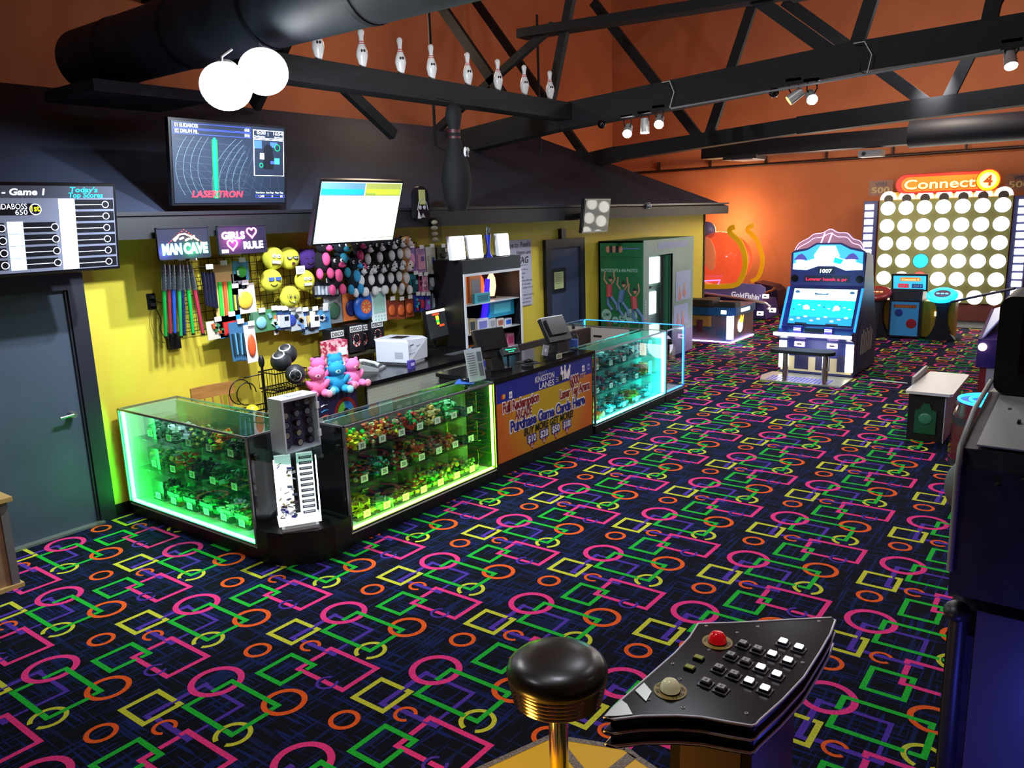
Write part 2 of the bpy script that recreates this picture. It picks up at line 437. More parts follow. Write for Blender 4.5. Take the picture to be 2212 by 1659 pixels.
# ---- trusses: heavy black timber
timber = noisy('08080a', '121116', 6, .75, stretch=(1, 1, 4))
def beam(B, p, q, h, d, m=0):
    p, q = Vector(p), Vector(q); ax = (q-p).normalized()
    side = XA if abs(ax.x) < .7 else YA
    up = ax.cross(side).normalized()
    if up.z < 0: up = -up
    R = Matrix((ax, side, up)).transposed()
    B.obox((p+q)/2, ((q-p).length, d, h), m, R)
def truss(label, X, chords, webs):
    t = thing('roof_truss', label, 'roof truss', (X, 3, 3.6)); struct(t)
    B = MB()
    for p, q, h in chords: beam(B, (X, *p), (X, *q), h, .26)
    B.build('bottom_chord', timber, t)
    for p, q, h in webs:
        B = MB(); beam(B, (X, *p), (X, *q), h, .09); B.build('web_member', timber, t)
    return t
t1 = truss('black timber truss carrying the row of bowling pins beam', 10.1,
      [((12.0, 3.22), (6.5, 3.80), .34), ((6.5, 3.80), (2.45, 4.06), .35), ((2.45, 4.06), (-3.9, 4.22), .33), ((7.2, 5.02), (3.3, 4.90), .12), ((3.3, 4.90), (-3.9, 5.2), .2)],
      [((7.405, 4.0), (8.9, 5.9), .15), ((9.2, 3.7), (6.64, 5.06), .11), ((6.75, 3.9), (6.3, 5.5), .12), ((3.9, 5.05), (2.75, 4.12), .15), ((2.56, 4.1), (2.33, 4.9), .15), ((-.5, 4.2), (.5, 5.2), .15), ((1.25, 4.1), (1.12, 5.1), .15)])
t2 = truss('black timber truss in the second row, nearer the far wall', 13.5,
      [((12.0, 2.95), (7.5, 3.50), .26), ((7.5, 3.50), (4.2, 3.70), .24), ((4.2, 3.70), (-3.9, 4.05), .27)],
      [((7.993, 6.2), (5.856, 3.6), .16), ((5.0, 5.7), (5.75, 3.6), .16), ((4.5, 5.62), (2.3, 3.8), .17), ((1.5, 5.3), (2.12, 3.8), .16), ((8.2, 3.5), (10.9, 6.9), .15)])
truss('black timber truss behind the duct, above the flood lamps', 6.6, [((11.0, 5.6), (-3.9, 5.6), .3)],
      [((8.9, 3.9), (7.2, 5.5), .16), ((9.6, 5.5), (8.9, 4.0), .16)])
# long beam with the pins on it, level and parallel to the counter
B = MB(); B.box(4.64, 10.0, 6.27, 6.53, 3.735, 3.965)
tb = B.build('ceiling_beam', timber); struct(tb); tag(tb, 'black ceiling beam along the counter with bowling pins standing on it', 'beam')
# thin rods and pipe
for i, (p, q) in enumerate((((926, 22), (957, 282)), ((1160, 32), (1185, 304)))):
    a, c = PY(*p, 8.2), PY(*q, 8.2)
    o = MB().cyl(a, Vector((a.x, 8.2, 3.46)), .022, n=8).build('hanger_rod', timber)
    struct(tag(o, ('thin black rod hanging left of the crossed truss members', 'thin black rod hanging beside the last bowling pin')[i], 'rod'))
a, c = PY(745, 202, 7.4), PY(837, 272, 7.4)
B = MB(); beam(B, (a.x-.3, 7.4, a.z+.25), (c.x+.1, 7.4, c.z-.1), .13, .09)
struct(tag(B.build('roof_brace', timber), 'short black brace slanting down under the pins beam to the roof', 'brace'))
a, c = PX(1392, 370, XF-.1), PX(2212, 313, XF-.1)
B = MB(); B.cyl((XF-.1, 10.9, a.z-.03), (XF-.1, -3.8, c.z-.03), .035, n=10)
for y in (9.6, 8.2, 6.8, 5.4, 4.0, 2.6, 1.2): B.box(XF-.12, XF-.0, y-.015, y+.015, a.z-.05, a.z+.2)
pp = B.build('wall_pipe', M('2a1a1a', .5)); tag(pp, 'long dark sprinkler pipe across the far orange wall', 'pipe')

# ---- big round duct
ductm = noisy('3a4250', '485264', 3, .6)
t = thing('air_duct', 'big round grey blue air duct crossing the upper left', 'duct', (4.25, 4, 3.7))
B = MB(); B.cyl((4.25, 8.35, 4.075), (4.25, -3.9, 4.075), .295, n=40, caps=True); B.build('pipe', ductm, t)
for k, y in enumerate((7.6, 6.5, 5.4, 4.3, 3.2, 2.1, 1.0)):
    B = MB(); B.cyl((4.25, y, 4.075), (4.25, y+.05, 4.075), .303, n=40); B.build('seam_band', M('2a303c', .5, .4), t)
t = thing('air_duct', 'flat black duct box tucked under the left end of the round duct', 'duct', (3.7, 8, 3.6))
B = MB(); B.box(3.6, 4.7, 7.0, 7.9, 3.58, 3.68); B.build('box', M('343b4a', .6), t)
# far duct behind the second truss
t = thing('air_duct', 'long dark duct with a wider right section near the far wall', 'duct', (16.6, 3, 3.4))
B = MB(); B.box(16.35, 16.85, 3.15, 7.1, 3.48, 3.78); B.build('narrow_run', M('1e1c22', .6), t)
B = MB(); B.cyl((16.6, 3.15, 3.66), (16.6, -3.9, 3.66), .24, n=24); B.build('wide_run', M('22222c', .6), t)
B = MB(); B.box(16.3, 16.9, 5.9, 6.6, 3.42, 3.5); B.box(16.25, 16.95, 5.95, 6.4, 3.40, 3.42, 1); B.build('vent_grille', [M('2c2024', .6), M('a8a4a8', .5)], t)
# projector
a = PX(1883, 332, 16.6)
t = thing('projector', 'small white projector hanging below the far duct', 'projector', (16.6, a.y, a.z-.07))
B = MB(); B.box(16.42, 16.78, a.y-.2, a.y+.2, a.z-.06, a.z+.06); B.build('case', M('b0aeb0', .5), t)
B = MB(); B.cyl((16.42, a.y+.1, a.z), (16.40, a.y+.1, a.z), .035); B.build('lens', GBLACK, t)
B = MB(); B.cyl((16.6, a.y, a.z+.06), (16.6, a.y, 3.44), .03); B.build('mount_pole', BLACK, t)

# ---- bowling pins on the beam
def pin_mb():
    prof = [(.026, 0), (.03, .01), (.045, .06), (.058, .11), (.0605, .125), (.055, .17), (.038, .215), (.026, .25), (.0225, .275), (.024, .30), (.0305, .33), (.0325, .345), (.029, .365), (.016, .379), (0, .381)]
    return prof
pins = [PY(*p, 6.4).x for p in ((680, 137), (775, 152), (858, 167), (925, 180), (1003, 192), (1068, 201), (1125, 210), (1180, 216))]
where = ['leftmost of the row', 'second from the left', 'third from the left', 'fourth from the left', 'fifth from the left', 'sixth from the left', 'second from the right', 'rightmost of the row']
p0 = thing('bowling_pin', '', 'bowling pin', (pins[0], 6.335, 3.965), 'bowling pins on the ceiling beam')
B = MB(); B.lathe(pin_mb(), n=24); B.build('body', M('e8e4e0', .25, coat=.6), p0, local=True)
B = MB()
for h in (.232, .252): B.lathe([(.0325 if h < .24 else .0268, h), (.030 if h < .24 else .0255, h+.008)], n=24)
B.build('neck_stripe', M('c03028', .35), p0, local=True)
B = MB(); 
for a in (-.3, .15): B.ball((-.056*cos(a), -.056*sin(a)-.0, .16), (.006, .012, .016), 0, 8, 6)
B.build('emblem', INK, p0, local=True)
p0['label'] = 'white bowling pin with red neck stripes, '+where[0]
p0.rotation_euler.z = 1.1
for i in range(1, 8): dup(p0, (pins[i], 6.335, 3.965), (0, 0, 1.1), 'white bowling pin with red neck stripes, '+where[i])

# ---- flood lamps
LAMPW = M('ffffff', .4, 0, 40)
for i, p in enumerate(((3.70, 5.3, 3.44), (4.04, 5.3, 3.58))):
    t = thing('flood_lamp', ('blazing white flood lamp under the duct, the lower left of the pair', 'blazing white flood lamp under the duct, the upper right of the pair')[i], 'flood lamp', p, 'flood lamps under the duct')
    R = (Matrix.Rotation(radians(-37), 3, 'Z') @ Matrix.Rotation(radians(32), 3, 'X'))
    nd = R @ Vector((0, -1, 0)); pv = Vector(p)
    B = MB(); B.cyl(pv-nd*.10, pv+nd*.04, .10, .185, n=32)
    for k in range(5): B.cyl(pv-nd*(.07+.03*k), pv-nd*(.06+.03*k), .11, n=24)
    B.build('housing', M('b8bcc0', .4, .5), t)
    B = MB(); B.lathe([(.175, .04), (.15, .065), (.09, .08), (0, .085)], pv, tuple(nd), 32); B.build('lens', LAMPW, t)
    B = MB(); B.tube([Vector(p)+Vector((0, .05, .05)), Vector(p)+Vector((.02, .05, .2)), (p[0]+.1, 5.33, 3.70)], .012); B.build('bracket', STEEL, t)

# ---- track lights
def tlight(px, py, X, on, label, tilt, pz=None):
    a = PX(px, py, X)
    t = thing('track_light', label, 'track light', a, 'track lights under the trusses')
    zt = a.z+.20
    B = MB(); B.box(a.x-.03, a.x+.03, a.y-.09, a.y+.09, zt-.02, zt+.012); B.build('track_adapter', M('d0d0d0', .4), t)
    B = MB(); B.tube([(a.x, a.y-.05, zt-.02), (a.x, a.y-.06, a.z+.10), (a.x, a.y-.02, a.z+.03)], .008); B.tube([(a.x, a.y+.05, zt-.02), (a.x, a.y+.06, a.z+.10), (a.x, a.y+.02, a.z+.03)], .008); B.build('yoke', WIRE, t)
    d = Vector(tilt).normalized()
    B = MB(); B.cyl(a-d*.12, a+d*.06, .055, .062, n=20); B.build('lamp_head', M('b8b8b4', .35, .3), t)
    B = MB(); B.cyl(a+d*.06, a+d*.072, .056, n=20)
    B.build('lamp_lens', M('ffffff', .4, 0, 60) if on else M('f0d890', .4, 0, 1.2), t)
    return t
tlight(1356, 284, 10.0, True, 'lit track light, leftmost of the three under the first truss', (-.8, -.3, -.6))
tlight(1393, 276, 10.0, True, 'middle track light of three, aimed straight down', (0, 0, -1))
tlight(1424, 264, 10.0, True, 'lit track light, rightmost of the three under the first truss', (-.8, -.3, -.6))
tlight(1714, 210, 10.0, False, 'dim silver track light tilted beside the bright one', (-.3, .8, -.6))
tlight(1753, 211, 10.0, True, 'single blazing track light beside a dim tilted one', (-.8, -.4, -.5))
tlight(2183, 132, 10.0, True, 'silver track light at the upper right edge of the photo', (-.5, -.2, -.9))
for i, (px, py) in enumerate(((1300, 268), (1672, 200))):
    a = PX(px, py, 10.0)
    o = MB().ball(a, .06, 0, 16, 10).cyl(a+Vector((0, 0, .04)), a+Vector((0, 0, .11)), .03).build('dome_camera', GBLACK)
    tag(o, ('small black dome under the first truss, left of the three track lights', 'small black dome under the first truss, left of the dim track light')[i], 'dome camera', 'dark domes under the truss')
for i, (px, py, px2, py2) in enumerate(((1430, 178, 1449, 233), (1844, 94, 1875, 158))):
    a, c = PX(px, py, 9.93), PX(px2, py2, 9.93)
    o = MB().tube([a, a+Vector((-.03, -.12, .0)), (a+c)/2+Vector((-.03, -.12, .02)), c+Vector((-.03, .0, .0)), c], .006).build('cable', M('c8c8c8', .5))
    tag(o, ('thin white cable looped over the truss chord left of centre', 'thin white cable looped over the truss chord at upper right')[i], 'cable')
o = MB().box(9.90, 9.93, -3.8, 4.8, 3.70, 3.715)
a, c = PX(1450, 234, 9.94), PX(2161, 108, 9.94)
o = MB().tube([a, PX(1877, 160, 9.94), c], .012).build('light_track', M('8c8c90', .5)); tag(o, 'pale strip running along the lower edge of the first truss', 'light track')
# ================================================================ SHOWCASES
def led(c, s): return M(c, .5, 0, s)
def showcase(label, x0, x1, y0, y1, face, ledc, led_s, vert, walls, floorc, z0=.115, z1=.935, posts=None, shelves=(.40, .67), seg_led=False, glow=None, blackends=()):
    """glass counter; face 'W' looks to -x, 'N' looks to -y"""
    t = thing('showcase', label, 'display case', ((x0+x1)/2, (y0+y1)/2, 0))
    B = MB(); B.box(x0+.004, x1-.004, y0+.004, y1-.01, 0, z0-.02); B.build('plinth', BLACK, t)
    B = MB(); B.box(x0, x1, y0, y1, z0-.02, z0); B.build('deck', floorc, t)
    fr = MB(); r = .011
    ed = [(x0, y0), (x1, y0), (x1, y1), (x0, y1)]
    for i in range(4):
        (ax, ay), (bx, by) = ed[i], ed[(i+1) % 4]
        for z in (z0, z1):
            fr.box(min(ax, bx)-.001*r, max(ax, bx)+r, min(ay, by), max(ay, by)+r, z-.008, z+.010)
        fr.box(ax-.004, ax+.016 if ax == x0 else ax+.004, ay-.004, ay+.016, z0, z1)
    fr.build('frame', STEEL, t)
    for nm, q in (('front_glass', (x0+.004, x1-.004, y0+.003, y0+.006, z0, z1)) if face == 'N' else ('front_glass', (x0+.003, x0+.006, y0+.004, y1-.004, z0, z1)), ('top_glass', (x0+.006, x1-.006, y0+.006, y1-.006, z1-.003, z1+.003))):
        B = MB()
        if nm == 'top_glass': B.poly([(q[0], q[2], z1+.008), (q[1], q[2], z1+.008), (q[1], q[3], z1+.008), (q[0], q[3], z1+.008)])
        elif face == 'N': B.poly([(q[0], q[2], z0), (q[1], q[2], z0), (q[1], q[2], z1), (q[0], q[2], z1)])
        else: B.poly([(q[0], q[2], z0), (q[0], q[3], z0), (q[0], q[3], z1), (q[0], q[2], z1)])
        B.build(nm, GLG if nm == 'top_glass' else GL, t)
    if face == 'N':
        B = MB().box(x0, x1, y1-.02, y1-.004, z0, z1-.02); B.build('back_panel', walls, t)
    else:
        B = MB().box(x1-.02, x1-.004, y0, y1, z0, z1-.02); B.build('back_panel', walls, t)
    for e, c in blackends:
        B = MB()
        if e == 'x0': B.box(x0+.001, x0+.012, y0+.01, y1-.01, z0, z1-.01)
        if e == 'x1': B.box(x1-.012, x1-.001, y0+.01, y1-.01, z0, z1-.01)
        if e == 'y0': B.box(x0+.01, x1-.01, y0+.001, y0+.012, z0, z1-.01)
        if e == 'y1': B.box(x0+.01, x1-.01, y1-.012, y1-.001, z0, z1-.01)
        B.build('end_panel', c, t)
    for z in shelves:
        B = MB(); 
        if face == 'N': B.box(x0+.02, x1-.02, y0+.10, y1-.03, z-.003, z+.003)
        else: B.box(x0+.10, x1-.03, y0+.02, y1-.02, z-.003, z+.003)
        B.build('shelf', PLAS, t)
    lm = led(ledc, led_s)
    B = MB()
    if face == 'N': B.box(x0+.03, x1-.03, y0+.012, y0+.034, z0+.004, z0+.020)
    elif seg_led:
        for a, b_ in ((.0, .10), (.115, .20), (.215, 1)): B.box(x0+.012, x0+.036, y1-.03-(y1-y0-.06)*b_, y1-.03-(y1-y0-.06)*a, z0+.004, z0+.022)
    else: B.box(x0+.012, x0+.036, y0+.03, y1-.03, z0+.004, z0+.022)
    B.build('led_strip', lm, t)
    for vx, vy, wd in vert:
        B = MB().box(vx-wd, vx+wd, vy-wd, vy+wd, z0+.03, z1-.02); B.build('led_strip', lm, t)
    return t

GREENW = M('b8e0b8', .5)
caseA = showcase('glass display case glowing green against the yellow wall, left of the black corner', 3.24, 3.78, 4.83, 6.62, 'W', '30ff61', 42, [(3.262, 6.585, .010)], M('9ab4a0', .5), M('c4d8c8', .5), seg_led=True,
    blackends=(('y1', M('c8d0c0', .5)), ('y0', M('10261a', .3))))
caseB = showcase('long glass display case with lime green light between black corner and price sign', 3.80, 5.615, 4.43, 4.79, 'N', '98ff30', 36, [(5.595, 4.452, .008)], M('8f998c', .5), M('d8dcc8', .5), blackends=(('x1', M('204020', .12)), ('x0', M('101a14', .4))))
caseC = showcase('glass display case filled with cyan light right of the price sign', 7.43, 9.19, 4.43, 4.79, 'N', '38fff0', 42, [(9.165, 4.455, .016)], M('8fb4b0', .5), M('b8dcd8', .5), blackends=(('x1', M('a8d8d4', .4)),))
caseD = showcase('end display case edged in blue light beside the photo booth', 9.21, 9.76, 4.43, 6.0, 'N', '3070ff', 7, [(9.745, 4.447, .008)], M('6a7078', .5), M('b0b4b8', .4), shelves=(.5,))
B = MB(); B.box(9.212, 9.225, 4.97, 5.99, .12, .92); B.build('sliding_door', M('b4a89c', .5), caseD)
B = MB(); B.box(9.19, 9.212, 5.38, 5.50, .80, .82); B.build('door_handle', BLACK, caseD)
B = MB(); B.box(9.742, 9.75, 4.46, 5.98, .936, .946); B.build('led_strip', led('1e6cff', 7), caseD)
B = MB(); B.box(9.735, 9.752, 5.965, 5.985, .76, .93); B.build('led_strip', led('30b0ff', 6), caseD)
B = MB(); B.box(7.45, 9.16, 4.434, 4.446, .925, .94); B.build('led_strip', led('c8fff8', 1.3), caseC)

# acrylic bins with candy and trinkets
def bin_(cx, cy, z, w_, d, h, face, price, cols, label, group, fill=.75, kind='mix', dark=False):
    t = thing('prize_bin', label, 'prize bin', (cx, cy, z), group)
    B = MB(); g = .004
    if face == 'N': a, b_ = w_/2, d/2
    else: a, b_ = d/2, w_/2
    B.box(cx-a, cx+a, cy-b_, cy+b_, z+.001, z+.006)
    B.poly([(cx-a, cy-b_, z), (cx+a, cy-b_, z), (cx+a, cy-b_, z+h), (cx-a, cy-b_, z+h)])
    B.poly([(cx-a, cy+b_, z), (cx+a, cy+b_, z), (cx+a, cy+b_, z+h), (cx-a, cy+b_, z+h)])
    B.poly([(cx-a, cy-b_, z), (cx-a, cy+b_, z), (cx-a, cy+b_, z+h), (cx-a, cy-b_, z+h)])
    B.poly([(cx+a, cy-b_, z), (cx+a, cy+b_, z), (cx+a, cy+b_, z+h), (cx+a, cy-b_, z+h)])
    B.build('bin_box', PLAS, t)
    B = MB(); n = 62
    mats = [M(c, .35) for c in cols]
    for i in range(n):
        u = rnd.uniform(-.42, .42)*w_; v = rnd.uniform(-.42, .42)*d; zz = z+.012+rnd.random()*h*fill
        if face == 'N': p = (cx+u, cy+v, zz)
        else: p = (cx+v, cy+u, zz)
        R = Matrix.Rotation(rnd.uniform(0, 6), 3, 'Z') @ Matrix.Rotation(rnd.uniform(0, 6), 3, 'X')
        k = rnd.random(); mi = rnd.randrange(len(mats))
        s_ = w_*.19
        if kind == 'ring' or (kind == 'mix' and k < .4): 
            ax = R @ Vector((0, 0, 1)); B.cyl(Vector(p)-ax*s_*.25, Vector(p)+ax*s_*.25, s_*.45, n=8, m=mi)
        elif kind == 'flat': B.obox(p, (s_*1.6, s_*1.0, s_*.12), mi, R)
        else: B.obox(p, (s_*1.2, s_*.45, s_*.3), mi, R)
    tag(B.build('contents', mats, t), kind='stuff')
    if price:
        B = MB(); tw, th = .075, .058
        if face == 'N':
            y = cy-b_-.004; B.poly([(cx-tw/2, y, z+.015), (cx+tw/2, y, z+.015), (cx+tw/2, y, z+.015+th), (cx-tw/2, y, z+.015+th)], 0)
            B.text(price, (cx, y-.001, z+.03), XA, ZA, .042, 1, 'C', bold=.01)
        else:
            x = cx-a-.004; B.poly([(x, cy+tw/2, z+.015), (x, cy-tw/2, z+.015), (x, cy-tw/2, z+.015+th), (x, cy+tw/2, z+.015+th)], 0)
            B.text(price, (x-.001, cy, z+.03), -YA, ZA, .042, 1, 'C', bold=.01)
        B.build('price_tag', [TAG, INK], t)
    return t
ordn = ['leftmost', 'second from left', 'third from left', 'fourth from left', 'fifth from left', 'sixth from left', 'seventh from left', 'eighth from left']
HOT = ['f0e020', '20d040', 'ff8020', 'f8f040']; CANDY = ['e06030', 'f0b040', 'd04028', 'f0e0a0']; XM = ['c02828', '209030', 'e0d0a0', '802020']; TEAL = ['20b090', '187858', '60e0c0', '204838']; GOLD = ['d8c030', 'b09020', 'f0e060', '90a030']; PAPER = ['d0f0d0', '90d8a0', 'e8f8e8', '60b080']; ORG = ['e07030', 'c05028', 'f0a060', '80c040']
rowsB = [(.676, [('35', HOT, 'neon yellow orange and green rings', 'ring'), ('30', CANDY, 'orange wrapped trinkets', 'mix'), ('20', XM+['f0e020'], 'red and yellow trinkets', 'mix'), ('20', ['d03028', '20b050', 'c04030', '18a060'], 'red and green pieces', 'ring'), ('15', ['d8b860', 'c09040', 'f0e0a0'], 'gold coloured pieces', 'mix'), ('10', ['30d060', '20a048', 'a0f0b0'], 'green packets', 'flat'), ('5', ['204028', '305038'], 'a few dark pieces', 'flat')], (.80, .80, .78, .75, .7, .8, .1)),
         (.406, [('35', XM+['183018'], 'dark red and green candies', 'mix'), ('25', TEAL, 'teal wrapped candies', 'mix'), ('20', XM, 'brown and green figures', 'mix'), ('20', ORG, 'orange and green figures', 'mix'), ('15', ['a0a080', 'c07050', '607050'], 'small pale trinkets', 'mix'), ('10', CANDY, 'tan and red trinkets', 'mix'), ('5', ['204028', '305038'], 'hardly anything inside', 'flat')], (.75, .6, .6, .75, .55, .6, .08)),
         (.116, [('15', GOLD, 'gold yellow packets', 'flat'), ('25', PAPER, 'pale green folded packets', 'flat'), ('20', ['8a8a40', 'a0803a', 'c0b060'], 'flat tan packets', 'flat'), ('15', ORG, 'orange and green wrapped sweets', 'mix'), ('10', ['30c050', 'e09040', 'f0f0a0'], 'green sachets and orange balls', 'ring'), ('15', ['f0a040', 'e8e040', '40c040'], 'yellow and orange toys', 'mix'), ('5', ['60a050', 'c0d080'], 'a few green sticks', 'mix')], (.8, .4, .45, .75, .6, .75, .5))]
rn = ['top shelf', 'middle shelf', 'bottom deck']
for ri, (z, items, fills) in enumerate(rowsB):
    n = len(items)
    for i, (pr, cols, what, kd) in enumerate(items):
        cx = 4.06+i*(5.38-4.06)/(n-1)
        bin_(cx, 4.635, z, .20, .20, .19, 'N', pr, cols, 'bin of %s, %s, lime case %s' % (what, ordn[i], rn[ri]), 'prize bins in the lime lit case', fills[i], kd)
rowsA = [(.676, 6, ['a few trinkets', 'white beads', 'green trinkets', 'orange and green spiky toys', 'dark packets', 'green gems']), (.406, 6, ['pale green packets', 'dotted white sticks', 'dark toys', 'green figures', 'orange spiral toys', 'leafy green toys']), (.116, 7, ['green strings', 'dark green packets', 'green wrapped sweets', 'clear green packets', 'dark wrapped sweets', 'green trinkets', 'plain dark sweets'])]
palA = [['50a070', '308050', '70c090'], ['e0f0e8', 'b0d8c0', 'ffffff'], ['408060', '60b070', 'c0d060'], ['ff7a28', '60d030', 'ff9850'], ['203828', '305038', '182820'], ['40c878', '20a058', '80f0a8'], ['38704c', '58905c']]
for ri, (z, n, wh) in enumerate(rowsA):
    for i in range(n):
        cy = 6.42-i*(6.42-4.98)/(n-1)
        bin_(3.50, cy, z, .18, .22, .18, 'W', ('10', '15', '20', '25')[(i+ri) % 4], palA[(i+ri*2) % 7], 'bin of %s, %s, green case %s' % (wh[i], ordn[i], rn[ri]), 'prize bins in the green lit case', .7, ('mix', 'flat')[i % 2])
palC = [['ff8a30', '50d050', 'ffb060'], ['50b8c0', '308890', '90e0e0'], ['c05878', '308890', '60c0b0'], ['60c8d0', '205860', 'b0f0f0'], ['307880', '50a0a8']]
whC = [['orange and green toys', 'cyan packets', 'pink and teal toys', 'clear blue packets', 'thin teal boxes'], ['green balls', 'glassy blue boxes', 'dark red and teal toys', 'pale cyan packets', 'dark sticks'], ['white trinkets', 'teal packets', 'small dark toys', 'teal standing cards', 'stacked cyan boxes']]
for ri, z in enumerate((.676, .406, .116)):
    for i in range(5):
        if ri == 2 and i == 0: continue
        bin_(7.66+i*.32, 4.645, z, .22, .20, .17, 'N', ('50', '75', '60', '40', '30')[i] if i < 4 else None, palC[(i+ri) % 5], 'bin of %s, %s, cyan case %s' % (whC[ri][i], ordn[i], rn[ri]), 'prize bins in the cyan lit case', .75, ('mix', 'flat')[(i+ri) % 2])

# plush bear builder (own proportions, seated)
def bear(name, label, cat, loc, rotz, scale, fur, pad, nose='201a1c', group=None, ears=True, tag_=True):
    t = thing(name, label, cat, loc, group, rotz)
    f = M(fur, .95, bump=60); p = M(pad, .9, bump=60)
    s = scale
    B = MB(); B.ball((0, 0, .095*s), (.09*s, .078*s, .10*s), 0)
    B.build('body', f, t, local=True)
    B = MB(); B.ball((0, -.012*s, .235*s), (.086*s, .074*s, .076*s), 0)
    for sx in (-1, 1): B.ball((sx*.058*s, -.005*s, .292*s), (.027*s, .016*s, .027*s), 0, 12, 8)
    hd = B.build('head', f, t, local=True)
    B = MB(); B.ball((0, -.068*s, .218*s), (.033*s, .026*s, .026*s), 0, 12, 8); B.build('muzzle', p, hd, local=True)
    B = MB()
    for sx in (-1, 1): B.ball((sx*.026*s, -.071*s, .250*s), .0075*s, 0, 8, 6)
    B.ball((0, -.094*s, .227*s), (.011*s, .007*s, .008*s), 0, 8, 6)
    B.build('face', M(nose, .2), hd, local=True)
    for sx in (-1, 1):
        R = Matrix.Rotation(sx*.7, 3, 'Y')
        B = MB(); B.ball((sx*.083*s, -.03*s, .125*s), (.033*s, .036*s, .062*s), 0, 12, 8, R); B.build('arm', f, t, local=True)
        B = MB(); B.ball((sx*.062*s, -.085*s, .035*s), (.044*s, .078*s, .042*s), 0, 12, 8, Matrix.Rotation(-sx*.35, 3, 'Z')); lg = B.build('leg', f, t, local=True)
        B = MB(); B.ball((sx*.088*s, -.150*s, .038*s), (.038*s, .018*s, .042*s), 0, 12, 8, Matrix.Rotation(-sx*.35, 3, 'Z')); B.build('foot_pad', p, lg, local=True)
    return t
bear('teddy_bear', 'orange teddy bear sitting at the left of the cyan case bottom', 'teddy bear', (7.68, 4.64, .118), .3, .85, 'f08838', 'ffc080')

# ---- black corner between the cases
cc = thing('corner_cabinet', 'black octagonal corner cabinet between green and lime display cases', 'cabinet', (3.5, 4.65, 0))
B = MB(); B.prism([(3.24, 4.83, 0), (3.24, 4.70, 0), (3.28, 4.58, 0), (3.46, 4.41, 0), (3.60, 4.38, 0), (3.80, 4.425, 0), (3.80, 4.83, 0)], (0, 0, .25)); B.build('plinth', M('08080a', .4), cc)
B = MB(); B.box(3.25, 3.80, 4.815, 4.83, .25, .935); B.box(3.785, 3.80, 4.45, 4.83, .25, .935); B.build('back_panel', M('141619', .16), cc)
B = MB(); B.prism([(3.25, 4.81, .788), (3.25, 4.62, .788), (3.29, 4.45, .788), (3.42, 4.36, .788), (3.60, 4.36, .788), (3.78, 4.42, .788), (3.78, 4.81, .788)], (0, 0, .010)); B.build('glass_shelf', GLG, cc)
for (x, y) in ((3.28, 4.79), (3.76, 4.46)):
    B = MB(); B.box(x-.015, x+.015, y-.015, y+.015, .77, .81); B.build('shelf_clip', BLACK, cc)
# spinning jewellery case
t = thing('jewellery_case', 'tall lit acrylic case of trinkets standing in the black corner', 'display case', (3.46, 4.60, .25), rotz=radians(-33))
B = MB(); B.box(-.13, .13, -.10, .10, 0, .025, 0); B.box(-.11, .11, -.085, .085, .025, .05, 0); B.build('base', M('c0c4c8', .3, .2), t, local=True)
B = MB()
for q in ((-.15, -.11, .15, -.11), (.15, -.11, .15, .11), (.15, .11, -.15, .11), (-.15, .11, -.15, -.11)): B.poly([(q[0], q[1], .05), (q[2], q[3], .05), (q[2], q[3], .56), (q[0], q[1], .56)])
B.poly([(-.15, -.11, .56), (.15, -.11, .56), (.15, .11, .56), (-.15, .11, .56)]); B.build('acrylic_box', PLAS, t, local=True)
B = MB(); B.box(-.135, -.02, .02, .05, .06, .54, 0); B.box(.02, .135, .02, .05, .06, .54, 0); B.box(-.15, .15, -.11, .11, .05, .06, 0); B.build('display_board', M('f4f6f8', .5, 0, 1.1), t, local=True)
B = MB()
for i in range(11): B.box(.035, .125, .012, .02, .08+i*.042, .10+i*.042, 0); B.box(.045, .115, .008, .012, .09+i*.042, .097+i*.042, 1)
B.build('ring_rack', [M('50545a', .4), M('e0e4ea', .3)], t, local=True)
B = MB()
for i in range(46):
    p = (rnd.uniform(-.12, -.01), rnd.uniform(-.07, .01), rnd.uniform(.07, .5) if i > 20 else rnd.uniform(.07, .2))
    R = Matrix.Rotation(rnd.uniform(0, 6), 3, 'Z') @ Matrix.Rotation(rnd.uniform(0, 6), 3, 'X')
    B.obox(p, (.035, .018, .006), rnd.randrange(5), R)
tag(B.build('trinkets', [M('e8e8f0', .3), M('9098b0', .3, .5), M('3838a0', .4), M('c0a860', .4), M('303038', .4)], t, local=True), kind='stuff')
B = MB(); 
for x in (-.145, .145): B.box(x-.004, x+.004, -.106, -.098, .06, .55)
B.build('led_strip', led('f0f6ff', 9), t, local=True)

# watch case on the glass shelf
t = thing('watch_case', 'white rotating watch case with dark windows on the corner glass shelf', 'display case', (3.575, 4.70, .80), rotz=radians(-2))
W2, D2, H2 = .157, .085, .40
B = MB(); B.box(-W2, W2, -D2+.0, D2, 0, .02); B.box(-W2, W2, -D2, D2, H2-.02, H2); B.box(-W2, -W2+.015, -D2, D2, .02, H2-.02); B.box(W2-.015, W2, -D2, D2, .02, H2-.02); B.box(-W2+.015, W2-.015, D2-.015, D2, .02, H2-.02)
B.box(-.06, .06, -.03, .03, H2, H2+.012); B.build('cabinet', M('d8dae2', .4), t, local=True)
B = MB(); B.box(-W2+.015, W2-.015, .02, .03, .02, H2-.02); B.build('velvet_board', M('625c80', .9), t, local=True)
B = MB(); B.poly([(-W2+.012, -D2-.002, .015), (W2-.012, -D2-.002, .015), (W2-.012, -D2-.002, H2-.015), (-W2+.012, -D2-.002, H2-.015)]); B.build('window', PLAS, t, local=True)
B = MB(); B.box(W2-.02, W2+.006, -D2-.008, -D2+.01, .07, .12); B.build('hinge', WHITE, t, local=True)
B = MB(); B.box(W2-.02, W2+.006, -D2-.008, -D2+.01, .28, .33); B.build('hinge', WHITE, t, local=True)
